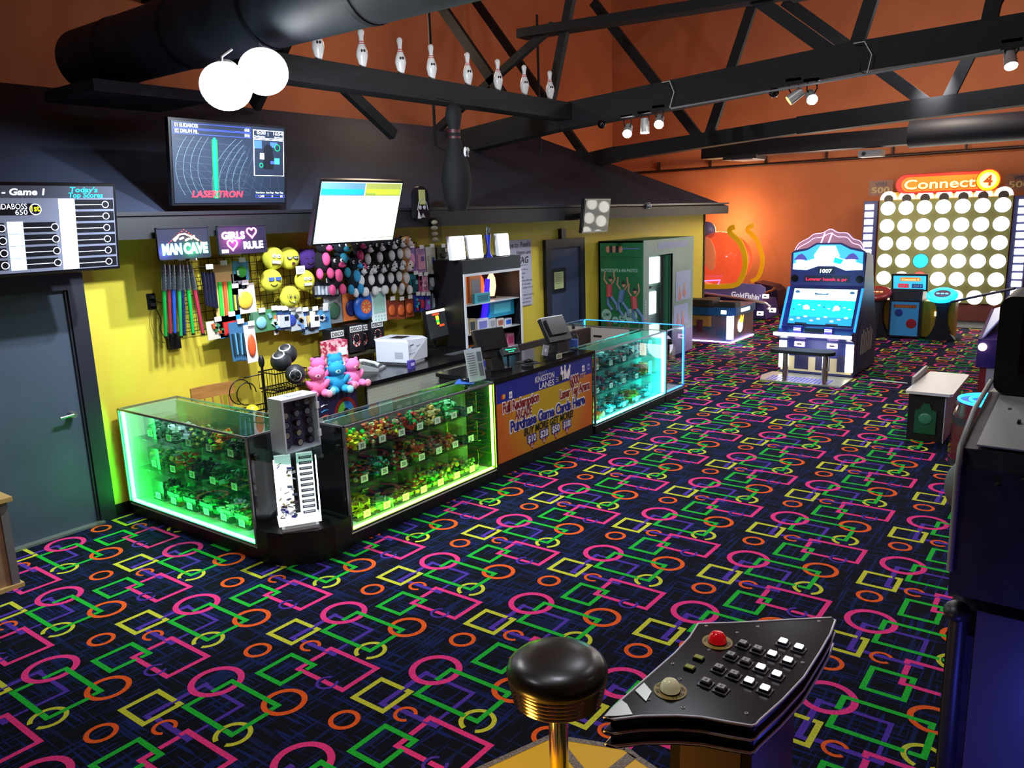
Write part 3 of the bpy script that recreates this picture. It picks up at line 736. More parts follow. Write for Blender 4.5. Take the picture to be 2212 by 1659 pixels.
for r in range(5):
    for c in range(3):
        x, z = -.10+c*.10+rnd.uniform(-.01, .01), .05+r*.073
        w_ = tag(thing('wrist_watch', 'dark wrist watch in the white case, %s column, %s' % (('left', 'middle', 'right')[c], ('bottom row', 'second row up', 'middle row', 'fourth row up', 'top row')[r]), 'watch', (0, 0, 0), 'watches in the white case'))
        w_.location = Vector((3.575, 4.70, .80)) + Matrix.Rotation(radians(-2), 3, 'Z') @ Vector((x, -.035, z)); w_.rotation_euler = (0, 0, radians(-2)+rnd.uniform(-.2, .2)); 
        cc_ = ('16161a', '24242a', '3a3c48', '101014', '4a4038')[rnd.randrange(5)]
        B = MB(); B.cyl((0, -.008, 0), (0, .008, 0), .028, n=18); B.build('dial_case', M(cc_, .25, .4), w_, local=True)
        B = MB(); B.cyl((0, -.0095, 0), (0, -.008, 0), .022, n=16); B.build('dial', M(('808088', 'b0a090', '50505c')[rnd.randrange(3)], .3), w_, local=True)
        B = MB(); B.lathe([(.020, -.008), (.020, .008), (.024, .008), (.024, -.008)], (0, .022, 0), axis=(1, 0, 0), n=16); B.build('strap', M(cc_, .6), w_, local=True)

# ---- middle counter with the sign
ct = thing('service_counter', 'black service counter carrying the blue and orange price sign', 'counter', (6.5, 4.75, 0))
B = MB(); B.box(5.64, 7.41, 4.45, 5.12, 0, .925); B.build('body', M('0c0c10', .5), ct)
B = MB(); B.box(5.625, 7.425, 4.425, 5.15, .925, .96); B.build('worktop', M('121315', .15), ct)
sx0, sx1, sz0, sz1 = 5.665, 7.385, .135, .905
sg = thing('price_sign', 'blue and orange game card price sign on the counter front', 'sign', ((sx0+sx1)/2, 4.44, sz0))
ys = 4.444
B = MB(); B.box(sx0, sx1, ys, ys+.004, sz0, sz1, 0)
sm = noisy('d87820', 'c8981c', .9, .5, lo=.3, hi=.6); 
# orange field with a golden middle
g = bpy.data.materials.new('sign_field'); g.use_nodes = True; nt = g.node_tree; bb = nt.nodes['Principled BSDF']; tc = nt.nodes.new('ShaderNodeTexCoord'); gr = nt.nodes.new('ShaderNodeTexGradient'); gr.gradient_type = 'SPHERICAL'; mp = nt.nodes.new('ShaderNodeMapping'); rp = nt.nodes.new('ShaderNodeValToRGB')
mp.inputs['Location'].default_value = (0, 0, -.62); mp.inputs['Scale'].default_value = (1.25, 1, 1.4)
rp.color_ramp.elements[0].color = lin(hx('d06a20'))+(1,); rp.color_ramp.elements[1].color = lin(hx('c8a81c'))+(1,); rp.color_ramp.elements[1].position = .6
nt.links.new(tc.outputs['Object'], mp.inputs[0]); nt.links.new(mp.outputs[0], gr.inputs[0]); nt.links.new(gr.outputs[0], rp.inputs[0]); nt.links.new(rp.outputs[0], bb.inputs['Base Color']); bb.inputs['Roughness'].default_value = .45
zb = sz1-.19
B = MB(); B.box(sx0, sx1, ys, ys+.005, sz0, zb); 
for x in (sx0, sx1-.004): B.box(x, x+.004, ys-.001, ys, sz0, sz1)
B.build('field', g, sg)
B = MB(); B.box(sx0, sx1, ys, ys+.005, zb, sz1); B.build('header_band', M('202c90', .4), sg)
def ST(B, s, u, v, size, m, width, bold=0.02, halo=None, hm=0, shear=0, al='C'):
    if halo: B.text(s, (sx0+u, ys-.0016, sz0+v), XA, ZA, size, hm, al, (width or 1)*1.02, bold+halo, shear)
    B.text(s, (sx0+u, ys-.0036, sz0+v), XA, ZA, size, m, al, width, bold, shear)
B = MB()
ST(B, 'KINGSTON', .80, .668, .088, 0, .34, .01); ST(B, 'LANES', .83, .592, .088, 0, .27, .01); ST(B, 'Patel\'s', .76, .738, .05, 3, .16, .0, shear=.3)
ST(B, '6000', 1.36, .522, .14, 1, .19, .03, .085, 0); ST(B, 'SQFT', 1.53, .565, .06, 1, .115, .03, .085, 0)
ST(B, 'Laser Tag Arena', 1.37, .415, .135, 1, .60, .03, .085, 0)
ST(B, 'Full Redemption', .39, .478, .135, 1, .60, .03, .085, 0); ST(B, 'ARCADE', .42, .375, .12, 1, .28, .03, .085, 0)
ST(B, 'Purchase Game Cards Here', .88, .268, .15, 2, 1.36, .035, .09, 0)
ST(B, 'BUY MORE GET MORE!', .87, .178, .105, 4, .90, .035, shear=.12)
for i, (s, b2) in enumerate((('$10', '$2'), ('$20', '$5'), ('$50', '$10'), ('$100', '$20'))):
    u = .55+i*.215; v = .075
    B.poly([(sx0+u-.08, ys-.0012, sz0+v), (sx0+u+.085, ys-.0012, sz0+v), (sx0+u+.08, ys-.0012, sz0+v+.092), (sx0+u-.085, ys-.0012, sz0+v+.092)], 2)
    B.poly([(sx0+u-.05, ys-.001, sz0+v), (sx0+u+.05, ys-.001, sz0+v), (sx0+u, ys-.001, sz0+v-.07)][::-1], 1)
    ST(B, s, u, v+.016, .095, 0, .14, .03); ST(B, 'GET', u, v-.016, .018, 0, .036, .01); ST(B, b2, u, v-.042, .032, 0, None or .04, .014)
# bowling logo: ball and three pins
def flat(B, pts, m, y): B.poly([(sx0+a, y, sz0+b_) for a, b_ in pts], m)
for (u, v, a) in ((1.13, .61, -.16), (1.17, .612, .06), (1.22, .61, .40)):
    pr = [(.024, 0), (.034, .045), (.026, .085), (.011, .11), (.016, .135), (.010, .15)]
    pts = [(r, h) for r, h in pr]+[(-r, h) for r, h in pr[::-1]]
    flat(B, [(u+x*cos(a)+z*sin(a), v+z*cos(a)-x*sin(a)) for x, z in pts], 0, ys-.0026)
B.poly([(sx0+1.09+.036*cos(t*.4), ys-.003, sz0+.635+.04*sin(t*.4)) for t in range(16)][::-1], 4)
for k in range(3): flat(B, [(1.0, .615+.018*k), (1.055, .613+.018*k), (1.055, .618+.018*k), (1.0, .619+.018*k)], 0, ys-.0028)
for u, v in ((.22, .63), (1.54, .66), (1.65, .66)): flat(B, [(u-.026, v-.03), (u+.026, v-.03), (u+.026, v+.035), (u-.026, v+.035)], 0 if u < 1.6 else 3, ys-.002); flat(B, [(u-.018, v-.012), (u+.018, v-.012), (u+.018, v+.012), (u-.018, v+.012)], 3 if u < 1.6 else 2, ys-.0024)
B.poly([(sx0+.09+.022*cos(t*.5), ys-.002, sz0+.635+.025*sin(t*.5)) for t in range(12)][::-1], 5); B.poly([(sx0+.115+.022*cos(t*.5), ys-.0024, sz0+.637+.025*sin(t*.5)) for t in range(12)][::-1], 6)
B.build('lettering', [M('f4f0ec', .5), M('8c1c18', .5), M('1c2890', .5), M('9aa0c8', .5), INK, M('c83020', .5), M('e8a828', .5)], sg)

# ---- things on the middle counter
def pos_terminal(label, x, y, rot, tilt, display=False):
    t = thing('cash_register', label, 'cash register', (x, y, .96), 'touch screen registers on the counter', rot)
    b = M('101214', .3)
    B = MB(); B.prism([(-.13, -.10, 0), (.13, -.10, 0), (.13, .12, 0), (-.13, .12, 0)], (0, 0, .035)); B.build('foot', b, t, local=True)
    B = MB(); B.prism([(-.07, -.06, .035), (-.07, .06, .035), (-.055, .10, .22), (-.055, .02, .22)], (.14, 0, 0)); B.build('neck', b, t, local=True)
    R = Matrix.Rotation(radians(tilt), 3, 'X')
    c = Vector((0, .06, .27))
    B = MB(); B.obox(c, (.36, .05, .28), 0, R); B.obox(c+R @ Vector((0, -.035, .02)), (.26, .03, .18), 0, R); B.build('monitor_shell', b, t, local=True)
    B = MB(); B.obox(c+R @ Vector((0, .028, 0)), (.345, .004, .265), 0, R); B.build('screen', M('a8e8d8', .3, 0, .7), t, local=True)
    B = MB(); B.obox(c+R @ Vector((0, .0, .142)), (.35, .052, .008), 0, R); B.build('top_trim', M('e8ecec' if not display else '50585a', .3), t, local=True)
    if display:
        B = MB(); B.cyl((.13, -.04, .0), (.13, -.04, .17), .012, n=10); d = B.build('display_pole', b, t, local=True)
        R2 = Matrix.Rotation(radians(-35), 3, 'X')
        B = MB(); B.obox((.14, -.06, .185), (.20, .05, .075), 0, R2); d = B.build('customer_display', M('2c3034', .4), t, local=True)
        B = MB(); 
        n = R2 @ Vector((0, -1, 0)); u = R2 @ Vector((0, 0, 1)); c2 = Vector((.14, -.06, .185))+n*.0262
        B.poly([c2-XA*.085-u*.025, c2+XA*.085-u*.025, c2+XA*.085+u*.025, c2-XA*.085+u*.025], 0)
        B.text('Welcome to the', c2-XA*.07+u*.004+n*.001, XA, u, .018, 1, 'L', .13); B.text('arcade', c2-XA*.04-u*.018+n*.001, XA, u, .018, 1, 'L', .07)
        B.build('display_window', [INK, M('20f0a0', .4, 0, 4)], d, local=True)
    return t
pos_terminal('black cash register with green lit customer display, left of the pair', 5.97, 4.68, radians(-14), -22, True)
pos_terminal('black cash register with pale top edge, right of the pair', 7.02, 4.62, radians(-8), -30)
def mouse_(loc, rot, pad, padc, label):
    t = thing('computer_mouse', label, 'mouse', loc, rotz=rot)
    B = MB(); B.ball((0, 0, .012), (.032, .055, .022), 0, 16, 8); B.build('body', M('16181c', .25), t, local=True)
    B = MB(); B.ball((0, -.02, .03), (.005, .012, .006), 0, 8, 6); B.build('scroll_wheel', STEEL, t, local=True)
    if pad:
        o = MB().obox((loc[0], loc[1], loc[2]-.004), (.22, .18, .004), 0, Matrix.Rotation(rot, 3, 'Z')).build('mouse_pad', M(padc, .8)); tag(o, pad, 'mouse pad')
mouse_((5.50, 4.66, .953), .5, 'blue mouse pad on the end of the lime case', '2a5ab0', 'black mouse on a blue pad beside the menu holder')
o = MB()
mouse_((6.50, 4.66, .966), 1.2, 'dark round edged mouse pad between the registers', '18181c', 'black mouse between the two registers')
t = thing('card_holder', 'clear plastic card holder box with a barcode card, before the right register', 'card holder', (6.70, 4.52, .96), rotz=-.15)
B = MB(); B.box(-.11, .11, -.05, .05, 0, .07); B.build('box', PLAS, t, local=True)
B = MB(); B.box(.03, .11, -.053, -.051, .015, .065, 0)
for k in range(7): B.box(.04+k*.009, .044+k*.009, -.054, -.053, .022, .058, 1)
B.build('barcode_card', [M('e8e8c0', .5), INK], t, local=True)
B = MB(); B.obox((-.09, -.01, .12), (.085, .004, .11), 0, Matrix.Rotation(.25, 3, 'Y')); B.obox((-.09, -.013, .12), (.02, .003, .03), 1, Matrix.Rotation(.25, 3, 'Y')); B.build('standing_card', [M('a0a4ac', .4), WHITE], t, local=True)
t = thing('card_reader', 'small black card reader with a raised corner near the sign edge', 'card reader', (6.28, 4.52, .96), rotz=-.4)
B = MB(); B.box(-.05, .05, -.035, .035, 0, .022); B.build('body', M('1a1c20', .3), t, local=True); B = MB(); B.box(-.01, .09, .02, .03, .022, .034); B.build('slot', M('3a3c40', .3), t, local=True)
# water bottle
t = thing('sanitizer_bottle', 'clear pump bottle with dark pump beside the right register', 'bottle', (7.30, 4.62, .96))
B = MB(); B.lathe([(.045, 0), (.05, .01), (.05, .16), (.03, .21), (.015, .23), (.015, .245)], n=20); B.build('body', PLAS, t, local=True)
B = MB(); B.cyl((0, 0, .245), (0, 0, .275), .017, n=12); B.tube([(0, 0, .275), (0, 0, .30), (-.03, -.01, .30)], .007); B.build('pump', BLACK, t, local=True)
B = MB(); B.lathe([(.051, .05), (.051, .13)], n=20); B.build('wrapper_label', M('3a5aa8', .5), t, local=True)
# paper menu holder
t = thing('menu_holder', 'clear slanted holder with a printed price list on the counter corner', 'menu holder', (5.55, 4.56, .953), rotz=radians(-10))
R = Matrix.Rotation(radians(-12), 3, 'X')
B = MB(); B.obox((0, .03, .15), (.20, .004, .30), 0, R)
for k in range(10): B.obox(Vector((-.04, .027, .15))+R @ Vector((0, -.002, .11-.022*k)), (.09, .002, .005), 1, R)
B.obox(Vector((.06, .027, .15))+R @ Vector((0, -.002, .07)), (.05, .002, .09), 2, R); B.obox(Vector((.06, .027, .15))+R @ Vector((0, -.002, -.05)), (.05, .002, .12), 2, R)
B.build('price_list', [M('e4e4e0', .5), GREY, M('84868a', .6)], t, local=True)
B = MB(); B.box(-.11, .11, -.04, .06, 0, .006); B.obox((0, .02, .15), (.215, .003, .31), 0, R); B.build('acrylic_stand', PLAS, t, local=True)

# ---- back counter and the low wall
bc = thing('back_counter', 'black topped work counter with white pegboard front behind the cases', 'counter', (6.2, 5.9, 0))
B = MB(); B.box(5.12, 7.08, 5.62, 6.15, 0, .88); B.build('body', BLACK, bc)
B = MB(); B.box(5.10, 7.10, 5.56, 6.62, .88, .92); B.build('worktop', M('101114', .2), bc)
B = MB(); B.box(5.14, 7.06, 5.60, 5.615, .48, .872, 0)
for i in range(56):
    for j in range(10): B.poly([(5.16+i*.034+dx, 5.599, .51+j*.034+dz) for dx, dz in ((-.004, 0), (0, -.004), (.004, 0), (0, .004))], 1)
B.build('pegboard', [M('c4c8b8', .6), M('55584c', .8)], bc)
for x in (6.12, 6.22): 
    B = MB(); B.tube([(x, 5.60, .72), (x, 5.56, .73), (x, 5.555, .78), (x, 5.56, .83), (x, 5.60, .84)], .007); B.build('handle', CHROME, bc)
o = MB().box(7.6, 9.2, 5.55, 5.60, 0, .92).build('low_partition', M('2c1a14', .6)); tag(o, 'dark brown low partition behind the registers', 'partition')
o = MB().box(9.22, 9.75, 6.02, 6.12, 0, .92)
# ================================================================ BEHIND THE COUNTER
Wt = .92
t = thing('printer', 'boxy white laser printer on the back counter', 'printer', (6.10, 6.05, Wt), rotz=radians(14))
B = MB(); B.prism([(-.20, -.19, .03), (.20, -.19, .03), (.20, -.20, .24), (.16, -.16, .27), (-.18, -.16, .27), (-.20, -.19, .25)], (0, .40, 0)); B.box(-.17, .17, -.17, .19, 0, .03); B.build('body', M('d4d8e4', .4), t, local=True)
B = MB(); B.box(-.10, .07, -.06, .10, .271, .274); B.box(-.19, .19, -.1915, -.19, .12, .123); B.box(-.16, -.09, -.192, -.19, .205, .215); B.build('output_slot', M('22242a', .5), t, local=True)
B = MB(); B.box(-.202, -.2, -.12, -.02, .07, .14); B.build('side_vent', M('a8acb8', .5), t, local=True)
B = MB(); B.box(-.03, .09, -.193, -.19, .18, .195); B.build('control_panel', M('b4b8c4', .5), t, local=True)
# monitor
t = thing('computer_monitor', 'black computer monitor with pale bar and sticky notes beside the cabinet', 'monitor', (6.95, 6.30, Wt), rotz=radians(8))
R = Matrix.Rotation(radians(-10), 3, 'X')
B = MB(); B.obox((0, 0, .30), (.46, .03, .36), 0, R); B.build('housing', BLACK, t, local=True)
B = MB(); B.obox(Vector((0, 0, .30))+R @ Vector((0, -.017, -.01)), (.42, .002, .30), 0, R); B.build('screen', M('34363a', .3, 0, .3), t, local=True)
B = MB()
for (dx, dz, w_, h, m) in ((0, .145, .40, .03, 0), (-.02, .11, .14, .022, 1), (0, .065, .06, .05, 2), (0, .03, .05, .04, 3), (0, -.0, .05, .025, 2), (.07, -.03, .10, .025, 1)): B.obox(Vector((0, 0, .30))+R @ Vector((dx, -.0195, dz)), (w_, .002, h), m, R)
B.build('window_bar', [M('fffce0', .5, 0, 2.2), M('ff5a30', .5, 0, .8), M('f0f030', .5, 0, 1), M('30e040', .5, 0, 1)], t, local=True)
B = MB(); B.cyl((0, .05, 0), (0, .04, .2), .02); B.box(-.12, .12, -.06, .12, 0, .012); B.build('stand', BLACK, t, local=True)
t = thing('keyboard', 'flat dark keyboard in front of the black monitor', 'keyboard', (6.78, 5.82, Wt), rotz=radians(0))
B = MB(); B.box(-.21, .21, -.07, .07, 0, .015); B.build('base', BLACK, t, local=True)
B = MB()
for i in range(13):
    for j in range(4): B.box(-.19+i*.029, -.167+i*.029, -.055+j*.028, -.033+j*.028, .015, .021)
B.build('keys', M('4a4c52', .5), t, local=True)
mouse_((7.10, 5.85, Wt+.006), .3, 'light blue mouse pad at the end of the back counter', '70b0e0', 'black mouse on a light blue pad by the lit cabinet')
t = thing('desk_phone', 'grey desk phone with keypad left of the white printer', 'phone', (5.62, 6.02, Wt), rotz=radians(25))
B = MB(); B.prism([(-.10, -.10, 0), (-.10, .10, 0), (-.10, .10, .07), (-.10, -.10, .02)], (.22, 0, 0)); B.build('base', M('8c9090', .4), t, local=True)
B = MB(); B.tube([(-.08, -.10, .06), (-.08, -.06, .085), (-.08, .06, .11), (-.08, .10, .10)], [.026, .018, .018, .026]); B.build('handset', M('b8bcbc', .4), t, local=True)
B = MB()
for i in range(4):
    for j in range(4): B.box(-.02+i*.03, 0+i*.03, -.07+j*.03, -.05+j*.03, .03+j*.011, .042+j*.011)
B.build('keypad', M('50545c', .5), t, local=True)
B = MB(); B.obox((.04, .075, .08), (.10, .04, .004), 0, Matrix.Rotation(.3, 3, 'X')); B.build('display', M('6060a0', .3), t, local=True)
o = MB().lathe([(.0, 0), (.06, .004), (.12, .03), (.13, .045), (.08, .055), (0, .055)], (5.50, 6.20, Wt), n=24).build('bowl_lid', M('e0e018', .4)); tag(o, 'bright yellow domed plate beside the desk phone', 'plate')
t = thing('small_box', 'small purple carton at the foot of the white printer', 'box', (5.86, 5.70, Wt)); B = MB(); B.box(5.82, 5.90, 5.68, 5.72, Wt, Wt+.085); B.build('carton', M('4a3a9a', .5), t); B = MB(); B.box(5.835, 5.885, 5.677, 5.68, Wt+.03, Wt+.06); B.build('printed_patch', M('b8a8e0', .5), t)
# black boxed masks on the wall shelf
sk = [(5.50, 6.45), (5.76, 6.45), (5.95, 6.55), (6.12, 6.50)]
lb = ['left', 'second', 'third, set behind', 'right']
for i, ((x, y), l) in enumerate(zip(sk, lb)):
    z = Wt+.12+.02*(i % 2)
    t = thing('toy_box', 'black boxed toy with dotted grinning face, %s of the four' % l, 'toy box', (x, y, z), 'black boxed toys by the printer')
    B = MB(); B.box(x-.10, x+.10, y-.06, y+.06, z, z+.30); B.build('carton', M('141218', .4), t)
    B = MB(); B.box(x-.085, x+.085, y-.063, y-.06, z+.215, z+.28); B.text('DISCO', (x, y-.0645, z+.228), XA, ZA, .055, 1, 'C', .15, .03); B.build('header_print', [M('d8d8d8', .5), INK], t)
    B = MB()
    for a in range(9):
        th = radians(200+a*17.5); B.obox((x+.05*cos(th), y-.063, z+.12+.055*sin(th)), (.010, .004, .022), a % 3)
    for a in range(14):
        th = a*2*pi/14; B.ball((x+.045*cos(th), y-.062, z+.14+.05*sin(th)), .006, (a+1) % 3, 6, 4)
    B.build('skull_print', [M('f0f0f0', .5), M('e08060', .5), M('c04060', .5)], t)
o = MB().box(5.38, 6.25, 6.36, 6.68, Wt+.10, Wt+.118).build('wall_shelf', M('3a3420', .6)); tag(o, 'narrow shelf carrying the black boxed toys', 'shelf')
t = thing('candy_box', 'pink and red patterned carton with white stickers behind the bears', 'box', (5.36, 6.1, .62))
B = MB(); B.box(5.22, 5.46, 6.20, 6.34, Wt, Wt+.33); B.build('carton', noisy('c02850', 'f0c0c8', 22, .5, lo=.45, hi=.55), t)
B = MB(); B.box(5.34, 5.44, 6.19, 6.20, Wt+.18, Wt+.26); B.box(5.24, 5.34, 6.19, 6.20, Wt+.04, Wt+.12); B.box(5.36, 5.45, 6.19, 6.20, Wt+.03, Wt+.10); B.build('sticker', WHITE, t)
# dart board box with the bears on it
t = thing('dart_game_box', 'purple boxed dart game with a round red and green board behind the glass', 'box', (4.75, 5.6, .0))
X0, X1, Y0 = 4.50, 4.98, 5.58
B = MB(); B.box(X0, X1, Y0, Y0+.12, .42, .90); B.box(X0+.1, X1-.1, Y0+.02, Y0+.12, 0, .42); B.build('carton', M('2a2048', .5), t)
B = MB(); cx_, cz_ = 4.83, .70
for r, y, m in ((.135, .002, 0), (.100, .004, 1)): B.disc((cx_, Y0-y, cz_), r, (0, -1, 0), m, 32)
for a in range(4):
    th = a*pi/2+.2
    B.poly([(cx_, Y0-.006, cz_)]+[(cx_+.098*cos(th+k*pi/24), Y0-.006, cz_+.098*sin(th+k*pi/24)) for k in range(13)], 2+(a % 2))
B.disc((cx_, Y0-.008, cz_), .034, (0, -1, 0), 4, 20); B.build('board_print', [M('8a1c20', .5), M('102030', .5), M('2878c0', .5), M('60b030', .5), INK], t)
B = MB()
for k in range(5): B.tube([(4.54, Y0-.004, .80-k*.05), (4.58, Y0-.006, .812-k*.05), (4.62, Y0-.004, .81-k*.05)], .006, 6, k % 3)
B.build('dart_print', [M('e0e0e8', .4), M('3090d0', .4), M('d05040', .4)], t)
bear('teddy_bear', 'pink teddy bear leaning left on the dart game box', 'teddy bear', (4.56, 5.62, .90), radians(-30), .86, 'e070a0', 'f0a0b8', '5a2030', 'teddy bears on the dart game box')
bear('teddy_bear', 'blue teddy bear with pale foot pads in the middle of the row', 'teddy bear', (4.77, 5.60, .90), radians(-25), .9, '2090c0', '90d8e8', '101010', 'teddy bears on the dart game box')
bear('teddy_bear', 'pink teddy bear slumped right beside the blue one', 'teddy bear', (4.98, 5.62, .91), radians(-5), .86, 'e878b0', 'f090a8', '5a2030', 'teddy bears on the dart game box')
bear('teddy_bear', 'pink teddy bear half hidden behind the other three', 'teddy bear', (4.68, 5.74, .96), radians(-20), .84, 'e068a0', 'f0a0b8', '5a2030', 'teddy bears on the dart game box')
bear('teddy_bear', 'blue teddy bear half hidden behind the blue front one', 'teddy bear', (4.88, 5.74, .96), radians(-20), .86, '2088b8', '90d8e8', '101010', 'teddy bears on the dart game box')
# wire rack with the rubber balls
t = thing('wire_rack', 'black wire basket stand holding black balls before the yellow wall', 'rack', (4.15, 5.9, 0))
def basket(cx, cy, z, w_, d, h, parent, name='basket'):
    B = MB(); r = .004
    for zz in (z, z+h): B.tube([(cx-w_, cy-d, zz), (cx+w_, cy-d, zz), (cx+w_, cy+d, zz), (cx-w_, cy+d, zz), (cx-w_, cy-d, zz)], r*1.6, 6)
    n = 12
    for i in range(n+1):
        x = cx-w_+2*w_*i/n; B.tube([(x, cy-d, z+h), (x, cy-d, z), (x, cy+d, z), (x, cy+d, z+h)], r*.7, 5)
    for i in range(5):
        y = cy-d+2*d*i/4; B.tube([(cx-w_, y, z+h), (cx-w_, y, z), (cx+w_, y, z), (cx+w_, y, z+h)], r*.7, 5)
    B.build(name, WIRE, parent)
basket(4.37, 5.85, 1.0, .17, .12, .15, t)
basket(4.07, 5.90, .76, .17, .10, .09, t)
basket(4.36, 5.92, .80, .12, .08, .16, t)
B = MB(); B.tube([(4.30, 6.05, 0), (4.30, 6.05, 1.22)], .012); B.build('post', WIRE, t)
B = MB(); B.ball((4.30, 6.05, 1.22), (.028, .028, .06), 0, 12, 8); B.build('post_cap', BLACK, t)
B = MB()
for (c, r) in (((4.02, 6.0, 1.0), .11), ((4.08, 6.0, .97), .10)): B.tube([(c[0]+r*cos(a*.4), c[1], c[2]+r*sin(a*.4)) for a in range(13)], .005)
B.tube([(4.0, 5.9, 1.14), (4.08, 5.8, 1.16), (4.2, 5.9, 1.14)], .005); B.build('wire_loops', WIRE, t)
def ball8(label, c, r, kind):
    t = thing('rubber_ball', label, 'ball', (c[0], c[1], c[2]-r), 'balls in the wire rack')
    B = MB(); B.ball(c, r, 0, 24, 16); B.build('ball', M('202226', .5), t)
    B = MB(); d = (Vector((0, 0, 1.6))-Vector(c)); d.z *= .3; d.normalize() 
    if kind == 'stripe':
        d = Vector((-.45, -.25, .85)).normalized(); u, v, n = frame(d)
    u, v, n = frame(d)
    if kind != 'plain':
        k = 24; q = [Vector(c)+(n*cos(.62)+(u*cos(2*pi*i/k)+v*sin(2*pi*i/k))*sin(.62))*(r*1.004) for i in range(k)]; q2 = [Vector(c)+(n*cos(.50)+(u*cos(2*pi*i/k)+v*sin(2*pi*i/k))*sin(.50))*(r*1.012) for i in range(k)]
        if kind == 'stripe': B.add(q+q2, [(i, (i+1) % k, k+(i+1) % k, k+i) for i in range(k)], 0, True)
        else:
            B.add(q+[Vector(c)+n*r*1.02], [(i, (i+1) % k, k) for i in range(k)], 0, True)
            up = (ZA-n*n.z).normalized(); rt = up.cross(n)
            if rt.dot(XA) < 0: rt = -rt
            for s_ in (-1, 1):
                cc2 = Vector(c)+n*(r*1.04)+rt*(s_*.022)+up*(s_*.008)
                B.tube([cc2+rt*.02*cos(a*.5)+up*.024*sin(a*.5) for a in range(14)], .005, 6, 1)
        B.build('number_patch', [M('e8e8e8', .5), INK], t)
    return t
ball8('dark grey ball with a white band, upper one on the rack', (4.51, 5.95, 1.265), .092, 'stripe')
ball8('dark grey ball with white trim on its left, lower left on the rack', (4.34, 5.82, 1.235), .092, 'stripe')
ball8('black ball marked with an eight in the front of the rack', (4.36, 5.66, 1.13), .088, 'eight')
ball8('small yellow ball in the low left wire basket', (4.05, 5.90, .83), .06, 'plain').children[0].data.materials[0] = M('e8d820', .35)
# wooden chair behind green case
t = thing('wooden_chair', 'light wooden chair with spindle back behind the green case', 'chair', (4.06, 6.30, 0), rotz=radians(-5))
wood = noisy('9a6a34', 'b07c42', 4, .45, stretch=(1, 1, 6))
B = MB(); B.box(-.20, .20, -.20, .20, .43, .465); B.build('seat', wood, t, local=True)
for x in (-.17, .17):
    for y in (-.17, .17): B = MB(); B.cyl((x*1.15, y*1.15, 0), (x, y, .43), .018, .022, n=10); B.build('leg', wood, t, local=True)
B = MB(); pts = [(-.21+.42*i/10, .21+.03*sin(pi*i/10)) for i in range(11)]
B.add([(x, y, z) for x, y in pts for z in (.885, 1.0)]+[(x, y+.022, z) for x, y in pts for z in (.885, 1.0)], [q for i in range(10) for q in ((2*i, 2*i+2, 2*i+3, 2*i+1), (22+2*i, 22+2*i+1, 22+2*i+3, 22+2*i+2), (2*i+1, 2*i+3, 22+2*i+3, 22+2*i+1), (2*i, 22+2*i, 22+2*i+2, 2*i+2))]+[(0, 1, 23, 22), (20, 42, 43, 21)])
B.build('top_rail', wood, t, local=True)
for i in range(5):
    B = MB(); x = -.16+.08*i; B.cyl((x, .18, .46), (x, .235 if 0 < i < 4 else .225, .89), .009 if 0 < i < 4 else .016, n=8); B.build('spindle', wood, t, local=True)

# ---- tall black cabinet with lit shelves
cx0, cx1, cy0, cy1, ch = 7.13, 8.28, 6.02, 6.66, 1.925
t = thing('display_cabinet', 'tall black cabinet with white edged glass shelves behind the registers', 'display cabinet', ((cx0+cx1)/2, 6.3, 0))
B = MB(); B.box(cx0, cx0+.02, cy0, cy1, 0, ch); B.box(cx1-.02, cx1, cy0, cy1, 0, ch); B.box(cx0+.02, cx1-.02, cy1-.02, cy1, 0, ch); B.box(cx0, cx1, cy0, cy1, ch, ch+.02); B.box(cx0+.02, cx1-.02, cy0, cy1-.02, 0, .4); B.box(cx0+.02, cx1-.02, cy0, cy0+.02, ch-.15, ch)
B.build('carcass', M('0e0f14', .4), t)
B = MB(); B.box(cx0+.0, cx0+.03, cy0-.012, cy0, .4, ch-.14); B.box(cx1-.03, cx1, cy0-.012, cy0, .4, ch-.14); B.box(cx0+.03, cx1-.03, cy0-.012, cy0, ch-.17, ch-.14); B.build('white_trim', M('e8eaee', .4), t)
B = MB(); B.box(cx0+.02, cx1-.02, cy1-.03, cy1-.021, .4, ch-.01); B.build('mirror_back', M('c8ccd4', .05, 1.0), t)
for z in (.78, 1.05, 1.40):
    B = MB(); B.box(cx0+.02, cx1-.02, cy0+.02, cy1-.03, z, z+.012); B.build('shelf', M('c8d0d4', .15), t)
B = MB(); B.box(cx0+.05, cx1-.05, cy0+.03, cy0+.05, ch-.03, ch-.012); B.build('light_tube', led('ffe8d0', 14), t)
def bx(name, label, cat, x0, x1, y0, y1, z0, z1, c, c2=None, group=None, pn='printed_face'):
    t = thing(name, label, cat, ((x0+x1)/2, (y0+y1)/2, z0), group)
    B = MB(); B.box(x0, x1, y0, y1, z0, z1); B.build('carton', M(c, .45), t)
    if c2:
        w_, h = x1-x0, z1-z0
        B = MB(); B.box(x0+.15*w_, x1-.15*w_, y0-.003, y0, z0+.2*h, z1-.2*h); B.build(pn, M(c2, .4), t)
    return t
gb = 'boxed prizes in the black cabinet'
bx('tablet_box', 'orange tinted box on the top left of the lit cabinet', 'box', 7.18, 7.42, 6.2, 6.28, 1.412, 1.76, 'ff9030', None, gb)
bx('tablet_box', 'grey tablet box with a dark logo on the cabinet top shelf', 'box', 7.44, 7.66, 6.18, 6.24, 1.412, 1.76, 'c88050', '8c8c90', gb)
bx('toy_box', 'teal flat carton on the cabinet shelf edge', 'box', 7.40, 7.68, 6.06, 6.12, 1.412, 1.53, '40a0b0', '207080', gb)
bx('toy_box', 'wide aqua blue carton with a sea picture in the cabinet', 'box', 7.72, 8.22, 6.10, 6.20, 1.20, 1.40, '18a0c8', '50d0e8', gb)
